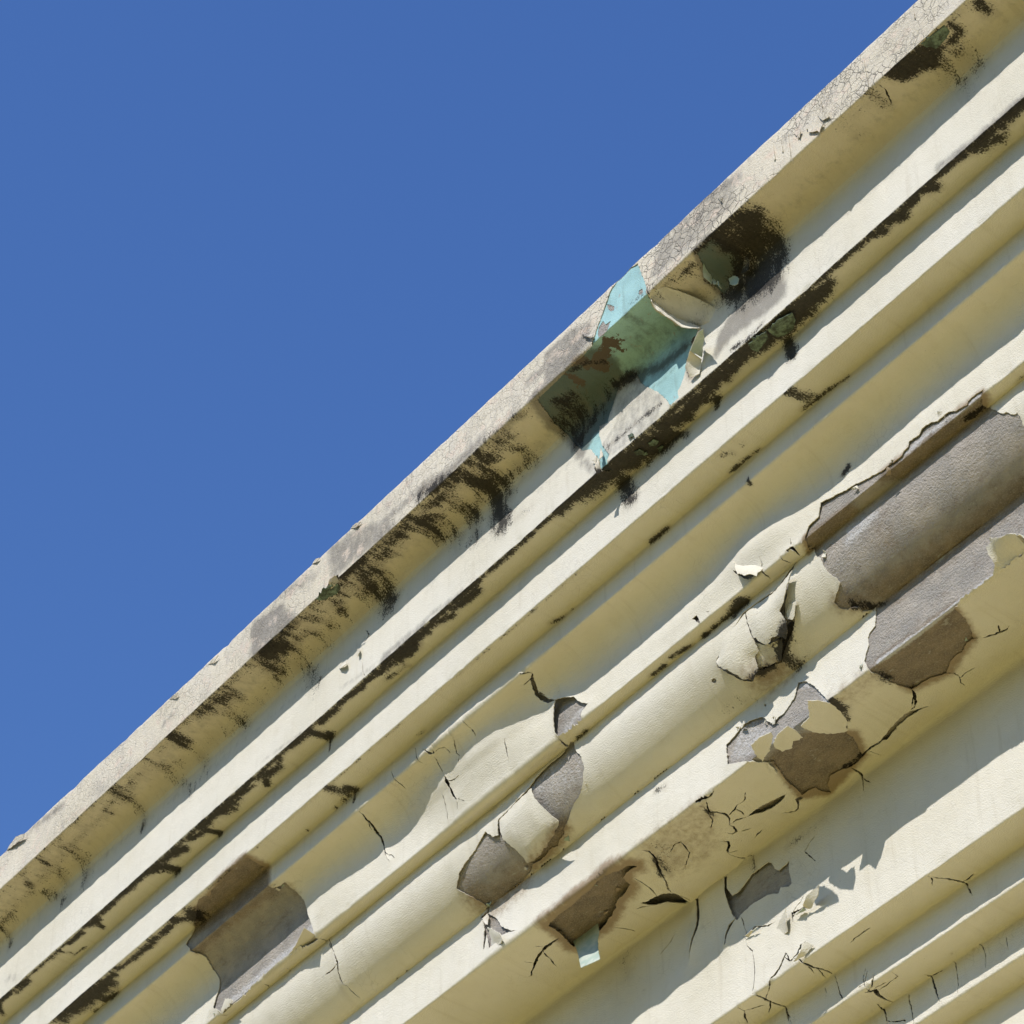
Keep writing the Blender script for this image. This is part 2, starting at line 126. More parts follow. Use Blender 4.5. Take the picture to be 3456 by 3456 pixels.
    ([[-5.424,2.1004],[-5.3965,2.0927],[-5.3775,2.0997],[-5.384,2.1224],[-5.388,2.1439],[-5.4156,2.1575],[-5.4422,2.1715],[-5.4412,2.1732],[-5.4146,2.1595],[-5.3852,2.1467],[-5.3783,2.1238],[-5.3738,2.0979],[-5.3966,2.09],[-5.4246,2.0982]],0.0012,0.03),
    ([[-5.3644,2.6099],[-5.3389,2.6275],[-5.3097,2.607],[-5.2972,2.6119],[-5.2959,2.609],[-5.3118,2.601],[-5.3393,2.6236],[-5.3634,2.6083]],0.004,0.03),
    ([[-5.3548,2.6173],[-5.35,2.6547],[-5.3303,2.6838],[-5.3265,2.7104],[-5.3253,2.7372],[-5.3261,2.7606],[-5.3288,2.7838],[-5.3339,2.8056],[-5.341,2.8283],[-5.3395,2.8289],[-5.331,2.8064],[-5.3264,2.7843],[-5.3221,2.761],[-5.3221,2.7371],[-5.3241,2.7102],[-5.3262,2.6821],[-5.3473,2.6536],[-5.3534,2.6171]],0.0012,0.03),
    ([[-5.1358,2.6871],[-5.1317,2.6618],[-5.108,2.6654],[-5.0733,2.6637],[-5.0524,2.6644],[-5.0517,2.6608],[-5.0733,2.6534],[-5.1079,2.6596],[-5.1394,2.6526],[-5.139,2.6869]],0.009,0.05),
    ([[-5.1601,2.8233],[-5.1287,2.8162],[-5.1104,2.7941],[-5.0943,2.786],[-5.0951,2.7831],[-5.1173,2.7856],[-5.1324,2.8108],[-5.1609,2.8204]],0.009,0.05),
    ([[-5.1591,2.8212],[-5.1675,2.8003],[-5.1821,2.7745],[-5.2101,2.8037],[-5.2382,2.8223],[-5.2583,2.8277],[-5.2582,2.8295],[-5.2347,2.8307],[-5.2041,2.8106],[-5.181,2.7819],[-5.1738,2.8033],[-5.1618,2.8225]],0.004,0.03),
    ([[-5.1225,2.8343],[-5.1243,2.8574],[-5.1236,2.8842],[-5.1137,2.913],[-5.1099,2.9496],[-5.1071,2.9494],[-5.1085,2.9121],[-5.1165,2.8829],[-5.1173,2.8572],[-5.1205,2.8342]],0.004,0.03),
    ([[-5.3342,2.8399],[-5.3326,2.8635],[-5.335,2.8865],[-5.3299,2.9216],[-5.3211,2.9556],[-5.3192,2.9829],[-5.3154,3.0045],[-5.3103,3.0255],[-5.3088,3.0253],[-5.3106,3.0038],[-5.3124,2.982],[-5.3175,2.9549],[-5.3242,2.9205],[-5.3279,2.8861],[-5.3266,2.8634],[-5.3315,2.8395]],0.004,0.03),
    ([[-5.4163,2.8389],[-5.4168,2.8651],[-5.44,2.8842],[-5.4538,2.9074],[-5.4752,2.9308],[-5.4741,2.9319],[-5.4509,2.9098],[-5.4351,2.8884],[-5.4138,2.8666],[-5.4146,2.8389]],0.0012,0.03),
    ([[-5.4139,2.8638],[-5.3864,2.8818],[-5.3556,2.8944],[-5.3548,2.8927],[-5.3847,2.8784],[-5.4132,2.8626]],0.0012,0.03),
    ([[-5.0655,2.4617],[-5.0454,2.4948],[-5.0238,2.5224],[-5.0222,2.5212],[-5.0412,2.4919],[-5.0638,2.4606]],0.004,0.03),
    ([[-5.0641,2.4617],[-5.0427,2.4417],[-5.0212,2.4337],[-4.9999,2.4285],[-5.0003,2.4267],[-5.0222,2.4306],[-5.0439,2.44],[-5.0652,2.4606]],0.0012,0.03),
    ([[-5.1514,3.0168],[-5.1434,3.0007],[-5.1479,2.9791],[-5.1496,2.9794],[-5.1457,3.0005],[-5.1529,3.0161]],0.0012,0.03),
    ([[-5.7526,2.4537],[-5.7296,2.4438],[-5.7039,2.4377],[-5.6736,2.4113],[-5.6746,2.41],[-5.7062,2.4336],[-5.7309,2.4402],[-5.7531,2.4527]],0.0012,0.03),
    ([[-5.3205,2.2512],[-5.3193,2.2849],[-5.3137,2.317],[-5.2877,2.3413],[-5.2861,2.3398],[-5.3088,2.3144],[-5.316,2.2844],[-5.3193,2.2511]],0.0012,0.03),
    ([[-5.2837,2.3402],[-5.2871,2.3659],[-5.2859,2.4008],[-5.2842,2.4008],[-5.2826,2.366],[-5.2824,2.3402]],0.0012,0.03),
    ([[-5.2132,2.0239],[-5.1836,2.0272],[-5.158,2.0347],[-5.1334,2.0264],[-5.134,2.0241],[-5.1579,2.0285],[-5.1827,2.0215],[-5.2131,2.0223]],0.004,0.03),
    ([[-5.2159,2.0381],[-5.2123,2.0516],[-5.2241,2.0739],[-5.2228,2.0745],[-5.2096,2.0522],[-5.2142,2.0376]],0.0012,0.03),
    ([[-5.225,2.0744],[-5.2319,2.0925],[-5.2416,2.1127],[-5.2691,2.1296],[-5.2682,2.131],[-5.2389,2.1154],[-5.2291,2.0937],[-5.2237,2.0749]],0.0012,0.03),
    ([[-5.0793,2.1057],[-5.1019,2.1225],[-5.1249,2.124],[-5.1249,2.1256],[-5.1001,2.1268],[-5.0782,2.107]],0.0012,0.03),
    ([[-5.5668,2.2286],[-5.5653,2.258],[-5.5637,2.2799],[-5.5679,2.3034],[-5.5661,2.3037],[-5.5604,2.2802],[-5.5612,2.2577],[-5.5651,2.2285]],0.004,0.03),
    ([[-4.1193,2.1821],[-4.0932,2.1975],[-4.0701,2.2074],[-4.0512,2.2126],[-4.0361,2.2056],[-4.0369,2.2034],[-4.051,2.2062],[-4.0677,2.2004],[-4.0911,2.1928],[-4.1183,2.1803]],0.004,0.03),
    ([[-4.2999,2.2069],[-4.2866,2.2277],[-4.2907,2.2522],[-4.3068,2.2719],[-4.3057,2.2893],[-4.3035,2.2892],[-4.3033,2.2734],[-4.2865,2.2541],[-4.2826,2.2268],[-4.2983,2.2058]],0.0012,0.03),
    ([[-4.2867,2.2569],[-4.2643,2.2538],[-4.2304,2.2594],[-4.2302,2.2581],[-4.2641,2.2499],[-4.287,2.2552]],0.0012,0.03),
    ([[-4.4114,2.174],[-4.4256,2.1906],[-4.4451,2.2163],[-4.462,2.232],[-4.4606,2.234],[-4.4389,2.2225],[-4.4171,2.1967],[-4.4091,2.1753]],0.009,0.05),
    ([[-4.6975,2.2693],[-4.6925,2.3056],[-4.6832,2.3227],[-4.6818,2.322],[-4.6904,2.305],[-4.6963,2.2691]],0.0012,0.03),
    ([[-4.5873,2.8411],[-4.5743,2.873],[-4.5617,2.8914],[-4.5493,2.9212],[-4.5401,2.9516],[-4.5352,2.9801],[-4.5217,3.0093],[-4.5197,3.0085],[-4.5295,2.9784],[-4.5366,2.9507],[-4.5436,2.9192],[-4.5571,2.8889],[-4.5709,2.8712],[-4.5854,2.8403]],0.004,0.03),
    ([[-4.7888,2.2795],[-4.7944,2.3051],[-4.7919,2.3309],[-4.7921,2.3548],[-4.7945,2.3935],[-4.792,2.3937],[-4.7874,2.3552],[-4.7836,2.3309],[-4.7854,2.3052],[-4.7862,2.2798]],0.004,0.03),
    ([[-4.9963,3.0758],[-4.9849,3.0897],[-4.9775,3.0921],[-4.988,3.1182],[-4.9891,3.147],[-4.9825,3.1823],[-4.979,3.1818],[-4.9811,3.1468],[-4.9772,3.1213],[-4.9622,3.0921],[-4.9803,3.0831],[-4.9939,3.0733]],0.009,0.05),
    ([[-4.9646,3.1004],[-4.9293,3.1065],[-4.9065,3.1045],[-4.881,3.1038],[-4.8764,3.0755],[-4.8782,3.0752],[-4.8838,3.1009],[-4.9066,3.1024],[-4.929,3.1025],[-4.9644,3.0988]],0.0012,0.03),
    ([[-4.8264,3.1566],[-4.8182,3.1856],[-4.8149,3.2194],[-4.8071,3.2534],[-4.7968,3.2859],[-4.7949,3.2854],[-4.802,3.2522],[-4.8068,3.218],[-4.8139,3.1846],[-4.8249,3.1561]],0.004,0.03),
    ([[-5.0201,3.1487],[-5.031,3.1775],[-5.0218,3.1948],[-5.0164,3.223],[-5.0167,3.2494],[-5.0146,3.2495],[-5.012,3.2228],[-5.0154,3.1929],[-5.0248,3.1775],[-5.018,3.1494]],0.004,0.03),
    ([[-4.7252,3.1761],[-4.7202,3.1944],[-4.7186,3.219],[-4.72,3.2462],[-4.7205,3.2695],[-4.7259,3.2923],[-4.7248,3.2926],[-4.7169,3.2702],[-4.7148,3.2463],[-4.7157,3.219],[-4.7156,3.1936],[-4.7235,3.1755]],0.0012,0.03),
    ([[-4.6195,3.178],[-4.6098,3.1928],[-4.6038,3.2259],[-4.6052,3.248],[-4.6091,3.2692],[-4.6073,3.2695],[-4.6031,3.2483],[-4.6003,3.2256],[-4.6078,3.1921],[-4.618,3.177]],0.0012,0.03),
    ([[-4.9167,3.1898],[-4.9209,3.2119],[-4.9149,3.2335],[-4.9149,3.2551],[-4.9143,3.2767],[-4.9123,3.299],[-4.911,3.2989],[-4.9104,3.2765],[-4.9119,3.2551],[-4.9108,3.233],[-4.9159,3.2116],[-4.915,3.19]],0.0012,0.03),
    ([[-4.5164,3.2134],[-4.5178,3.2358],[-4.5153,3.2616],[-4.514,3.2615],[-4.5137,3.2357],[-4.5149,3.2134]],0.0012,0.03),
    ([[-5.0068,3.0622],[-4.9724,3.0621],[-4.9724,3.0605],[-5.0068,3.0604]],0.0012,0.03),
    ([[-4.9781,3.0567],[-4.9722,3.0395],[-4.9643,3.02],[-4.9656,3.0194],[-4.9761,3.0381],[-4.9794,3.0564]],0.0012,0.03),
    ([[-4.9605,2.8853],[-4.9303,2.8809],[-4.9014,2.8827],[-4.8711,2.8812],[-4.8711,2.8795],[-4.9013,2.8779],[-4.9306,2.8772],[-4.9608,2.8837]],0.0012,0.03),
    ([[-5.9952,2.1066],[-6.0267,2.1027],[-6.0479,2.1031],[-6.0695,2.104],[-6.0884,2.1105],[-6.1128,2.1126],[-6.1339,2.1195],[-6.155,2.1291],[-6.1765,2.1435],[-6.1967,2.1526],[-6.224,2.1721],[-6.2218,2.1754],[-6.1939,2.1574],[-6.1737,2.149],[-6.1504,2.138],[-6.1303,2.129],[-6.1101,2.1232],[-6.0874,2.1153],[-6.0686,2.1149],[-6.047,2.1155],[-6.0265,2.1097],[-5.9953,2.1087]],0.009,0.05),
    ([[-6.0656,2.1053],[-6.0803,2.0786],[-6.0815,2.0793],[-6.0667,2.1059]],0.004,0.03),
    ([[-6.1523,2.1311],[-6.166,2.1],[-6.1681,2.1009],[-6.1537,2.1317]],0.004,0.03),
    ([[-6.2225,2.1736],[-6.2574,2.1538],[-6.258,2.1549],[-6.2231,2.1747]],0.0012,0.03),
    ([[-5.6086,2.1048],[-5.6008,2.1406],[-5.6032,2.1757],[-5.6078,2.1956],[-5.6062,2.1961],[-5.5992,2.1763],[-5.5986,2.1404],[-5.6071,2.1045]],0.0012,0.03),
    ([[-5.7118,2.208],[-5.6901,2.2122],[-5.6727,2.2183],[-5.6716,2.2163],[-5.6881,2.2042],[-5.7117,2.2061]],0.004,0.03),
    ([[-6.0223,1.5919],[-6.0269,1.6127],[-6.0279,1.6367],[-6.0267,1.6368],[-6.0245,1.613],[-6.0208,1.5922]],0.0012,0.03),
    ([[-4.5652,1.4626],[-4.5628,1.485],[-4.5603,1.4969],[-4.5586,1.4967],[-4.5587,1.4844],[-4.5638,1.4623]],0.004,0.03),
    ([[-4.5346,1.463],[-4.5114,1.4693],[-4.5146,1.4973],[-4.5128,1.4977],[-4.5036,1.4648],[-4.5342,1.461]],0.009,0.05),
    ([[-4.6488,1.4557],[-4.6515,1.4774],[-4.6505,1.4961],[-4.6482,1.4962],[-4.6452,1.4776],[-4.6469,1.4558]],0.004,0.03),
    ([[-4.6421,1.4128],[-4.6418,1.4372],[-4.6506,1.4541],[-4.6492,1.4549],[-4.6389,1.4378],[-4.6405,1.4128]],0.0012,0.03),
    ([[-4.5117,1.4298],[-4.5111,1.4565],[-4.5092,1.4564],[-4.5099,1.4297]],0.0012,0.03),
    ([[-4.9723,1.4299],[-4.9619,1.4383],[-4.9457,1.4639],[-4.9416,1.4621],[-4.9503,1.4287],[-4.9715,1.4275]],0.009,0.05),
    ([[-4.9077,1.4452],[-4.8944,1.4546],[-4.8931,1.4527],[-4.9069,1.4441]],0.004,0.03),
    ([[-5.1018,2.9637],[-5.0971,2.9902],[-5.0931,3.0154],[-5.0906,3.0389],[-5.0792,3.0589],[-5.0778,3.0582],[-5.0859,3.0375],[-5.0896,3.0149],[-5.0935,2.9896],[-5.0997,2.9633]],0.004,0.03),
    ([[-4.9783,3.0898],[-4.9805,3.0629],[-4.9829,3.0361],[-4.9694,3.0081],[-4.9707,3.0075],[-4.9852,3.0356],[-4.9842,3.0632],[-4.9797,3.0899]],0.0012,0.03),
    ([[-3.504,0.1996],[-3.5058,0.228],[-3.5187,0.2451],[-3.5266,0.2676],[-3.5373,0.2799],[-3.5363,0.281],[-3.522,0.2704],[-3.5126,0.2482],[-3.5026,0.2289],[-3.5016,0.1997]],0.004,0.03),
    ([[-3.5414,0.2875],[-3.5442,0.3035],[-3.5424,0.3038],[-3.5398,0.2877]],0.0012,0.03),
    ([[-3.1034,0.2426],[-3.1176,0.2635],[-3.1164,0.2644],[-3.1018,0.2438]],0.004,0.03),
    ([[-6.3072,0.4419],[-6.2953,0.4607],[-6.2858,0.4805],[-6.2953,0.494],[-6.3092,0.4947],[-6.3092,0.4966],[-6.2936,0.4969],[-6.2803,0.4807],[-6.2906,0.4579],[-6.3061,0.441]],0.004,0.03),
    ([[-6.317,0.5851],[-6.3136,0.6076],[-6.3098,0.6358],[-6.2962,0.6622],[-6.2948,0.6616],[-6.3065,0.6348],[-6.3104,0.6071],[-6.3157,0.5849]],0.0012,0.03),
    ([[-4.9738,1.6879],[-4.9771,1.6904],[-4.9817,1.6908],[-4.9863,1.6892],[-4.9898,1.6859],[-4.9912,1.6818],[-4.9901,1.678],[-4.9868,1.6755],[-4.9822,1.675],[-4.9776,1.6767],[-4.9741,1.68],[-4.9727,1.6841]],0.001,0.01),
    ([[-4.8689,1.8638],[-4.8698,1.8656],[-4.8719,1.866],[-4.8746,1.8648],[-4.8772,1.8624],[-4.879,1.8594],[-4.8795,1.8565],[-4.8786,1.8547],[-4.8765,1.8543],[-4.8738,1.8554],[-4.8712,1.8579],[-4.8694,1.8609]],0.001,0.01),
    ([[-6.5866,1.3603],[-6.5739,1.3781],[-6.5509,1.3979],[-6.5379,1.4143],[-6.5368,1.4135],[-6.5488,1.3959],[-6.5722,1.3764],[-6.5852,1.3592]],0.0012,0.03),
    ([[-6.606,1.2102],[-6.618,1.2277],[-6.6195,1.2441],[-6.6178,1.2444],[-6.6133,1.2296],[-6.6044,1.2111]],0.0012,0.03),
    ([[-6.9515,1.6368],[-6.9751,1.6418],[-7.0009,1.6434],[-7.0182,1.6407],[-7.0463,1.6436],[-7.0463,1.6447],[-7.0183,1.645],[-7.001,1.6482],[-6.9743,1.6466],[-6.951,1.6386]],0.0012,0.03),
    ([[-6.9881,1.5287],[-6.9801,1.5532],[-6.9689,1.5716],[-6.9676,1.5709],[-6.977,1.5518],[-6.9868,1.5282]],0.0012,0.03),
    ([[-6.1779,1.3142],[-6.1552,1.3311],[-6.1339,1.3362],[-6.1139,1.3385],[-6.0977,1.3436],[-6.0973,1.3422],[-6.1134,1.3364],[-6.1332,1.3326],[-6.153,1.3265],[-6.177,1.3128]],0.0012,0.03),
    ([[-6.1632,1.1645],[-6.1372,1.1645],[-6.1173,1.1745],[-6.1166,1.1888],[-6.1137,1.2053],[-6.1122,1.2052],[-6.1125,1.1883],[-6.1151,1.1726],[-6.1366,1.1617],[-6.1633,1.1626]],0.0012,0.03),
    ([[-5.6831,1.2345],[-5.676,1.2507],[-5.6708,1.2625],[-5.6608,1.2737],[-5.6594,1.2727],[-5.6669,1.2601],[-5.6727,1.2491],[-5.6818,1.2338]],0.0012,0.03),
    ([[-5.6537,1.1837],[-5.683,1.1864],[-5.7046,1.1879],[-5.7046,1.1898],[-5.6827,1.1904],[-5.6535,1.1851]],0.0012,0.03),
    ([[-5.3482,2.6182],[-5.3461,2.6032],[-5.3538,2.5748],[-5.3544,2.5563],[-5.3609,2.5368],[-5.3622,2.5371],[-5.3586,2.557],[-5.3561,2.5752],[-5.3506,2.6039],[-5.3496,2.6181]],0.0012,0.03),
    ([[-5.3162,2.6093],[-5.2885,2.6196],[-5.2619,2.6313],[-5.243,2.6382],[-5.2199,2.6403],[-5.2197,2.639],[-5.2418,2.6338],[-5.2599,2.6267],[-5.2867,2.6149],[-5.3158,2.608]],0.0012,0.03),
    ([[-5.1366,2.6758],[-5.1235,2.6639],[-5.1091,2.6547],[-5.1098,2.6533],[-5.1266,2.6598],[-5.1378,2.6748]],0.0012,0.03),
    ([[-5.1329,2.6592],[-5.1241,2.6509],[-5.1101,2.6388],[-5.0971,2.6339],[-5.0861,2.6176],[-5.0872,2.6168],[-5.0986,2.6321],[-5.1116,2.6364],[-5.1259,2.6489],[-5.1342,2.658]],0.0012,0.03),
    ([[-5.1454,2.8192],[-5.1287,2.8323],[-5.1183,2.8506],[-5.1187,2.8585],[-5.1176,2.87],[-5.1161,2.87],[-5.1147,2.8585],[-5.1154,2.8495],[-5.1259,2.8299],[-5.1447,2.8182]],0.0012,0.03),
    ([[-5.1908,2.7868],[-5.1782,2.8033],[-5.1669,2.8186],[-5.1653,2.8175],[-5.1757,2.8013],[-5.1895,2.7857]],0.0012,0.03),
    ([[-5.2515,2.8269],[-5.2657,2.8348],[-5.2911,2.8514],[-5.3176,2.8654],[-5.3396,2.8805],[-5.3388,2.8818],[-5.3163,2.8676],[-5.2901,2.8533],[-5.2631,2.8388],[-5.2507,2.828]],0.0012,0.03),
    ([[-5.1212,2.8569],[-5.1309,2.8774],[-5.1411,2.9021],[-5.1394,2.9029],[-5.1268,2.8792],[-5.1199,2.8573]],0.0012,0.03),
    ([[-5.1169,2.8953],[-5.1263,2.9144],[-5.1347,2.9321],[-5.1364,2.9444],[-5.1351,2.9448],[-5.1304,2.9337],[-5.123,2.9159],[-5.1152,2.8961]],0.0012,0.03),
    ([[-5.3294,2.8931],[-5.3578,2.9172],[-5.3756,2.9277],[-5.3868,2.9408],[-5.3855,2.942],[-5.3736,2.9302],[-5.3555,2.9203],[-5.3282,2.8945]],0.0012,0.03),
    ([[-5.3203,2.9591],[-5.3151,2.9829],[-5.3093,2.9961],[-5.3069,3.0141],[-5.3021,3.0326],[-5.3008,3.0324],[-5.3039,3.0136],[-5.3064,2.9953],[-5.3117,2.9818],[-5.319,2.9587]],0.0012,0.03),
    ([[-4.0715,2.2012],[-4.0609,2.1902],[-4.0533,2.1786],[-4.0543,2.1777],[-4.0644,2.1873],[-4.0728,2.2001]],0.0012,0.03),
    ([[-4.4502,2.2259],[-4.4589,2.2275],[-4.4765,2.2309],[-4.4763,2.2323],[-4.4582,2.2311],[-4.4498,2.227]],0.0012,0.03),
    ([[-4.419,2.1909],[-4.4423,2.2048],[-4.4634,2.2221],[-4.4623,2.2234],[-4.4401,2.208],[-4.4181,2.1921]],0.0012,0.03),
    ([[-4.5851,2.8518],[-4.593,2.8615],[-4.6095,2.8815],[-4.6084,2.8825],[-4.5891,2.8647],[-4.5839,2.8525]],0.0012,0.03),
    ([[-4.5449,2.9364],[-4.5281,2.9435],[-4.5148,2.943],[-4.5042,2.9406],[-4.4927,2.9388],[-4.4927,2.9369],[-4.5048,2.936],[-4.5153,2.9385],[-4.5273,2.9385],[-4.5445,2.9351]],0.0012,0.03),
    ([[-4.7923,2.3427],[-4.7767,2.3683],[-4.7602,2.3839],[-4.7593,2.3831],[-4.7733,2.3656],[-4.7912,2.3419]],0.0012,0.03),
    ([[-4.9913,3.0814],[-4.9798,3.0786],[-4.9581,3.0733],[-4.9456,3.062],[-4.939,3.0452],[-4.9404,3.0445],[-4.9491,3.0595],[-4.9598,3.0699],[-4.9807,3.0752],[-4.9919,3.0796]],0.0012,0.03),
    ([[-4.977,3.0917],[-4.9549,3.0883],[-4.9448,3.0925],[-4.9315,3.0947],[-4.9149,3.0974],[-4.9146,3.0963],[-4.9307,3.0904],[-4.9442,3.0901],[-4.9548,3.0857],[-4.9773,3.0899]],0.0012,0.03),
    ([[-4.8267,3.1719],[-4.8075,3.1819],[-4.7912,3.1837],[-4.7707,3.1874],[-4.7704,3.186],[-4.7907,3.1806],[-4.8063,3.178],[-4.8262,3.1706]],0.0012,0.03),
    ([[-5.0173,3.2317],[-4.9929,3.2485],[-4.9687,3.2609],[-4.9509,3.2659],[-4.9416,3.2737],[-4.9403,3.2725],[-4.9493,3.2628],[-4.9671,3.2569],[-4.9913,3.2457],[-5.0166,3.2307]],0.0012,0.03),
    ([[-6.0844,2.1101],[-6.1011,2.135],[-6.1096,2.1642],[-6.1254,2.186],[-6.1326,2.2079],[-6.131,2.2085],[-6.1219,2.1879],[-6.1068,2.1656],[-6.0964,2.1371],[-6.083,2.111]],0.0012,0.03),
]
BUCKLES = [
    (-5.9922,1.3105,0.25,0.13,0,0.062),
    (-6.9243,1.3491,0.26,0.11,0,0.02),
    (-5.7088,1.3883,0.14,0.1,0,0.012),
    (-6.2962,1.2926,0.12,0.08,0,0.018),
    (-4.643,1.3534,0.18,0.07,0,0.03),
    (-4.9948,1.3874,0.3,0.05,0,0.008),
    (-5.3603,2.2293,0.2,0.12,0,0.02),
    (-5.4895,2.187,0.16,0.1,0,0.022),
    (-5.4614,2.378,0.1,0.14,0,0.02),
    (-5.7633,2.2129,0.3,0.12,0,0.02),
    (-6.1439,2.0766,0.2,0.12,0,0.018),
    (-5.0635,1.5903,0.3,0.08,0,0.006),
    (-3.9085,1.3797,0.4,0.05,0,0.006),
    (-8.1665,1.0531,0.2,0.08,0,0.006),
]
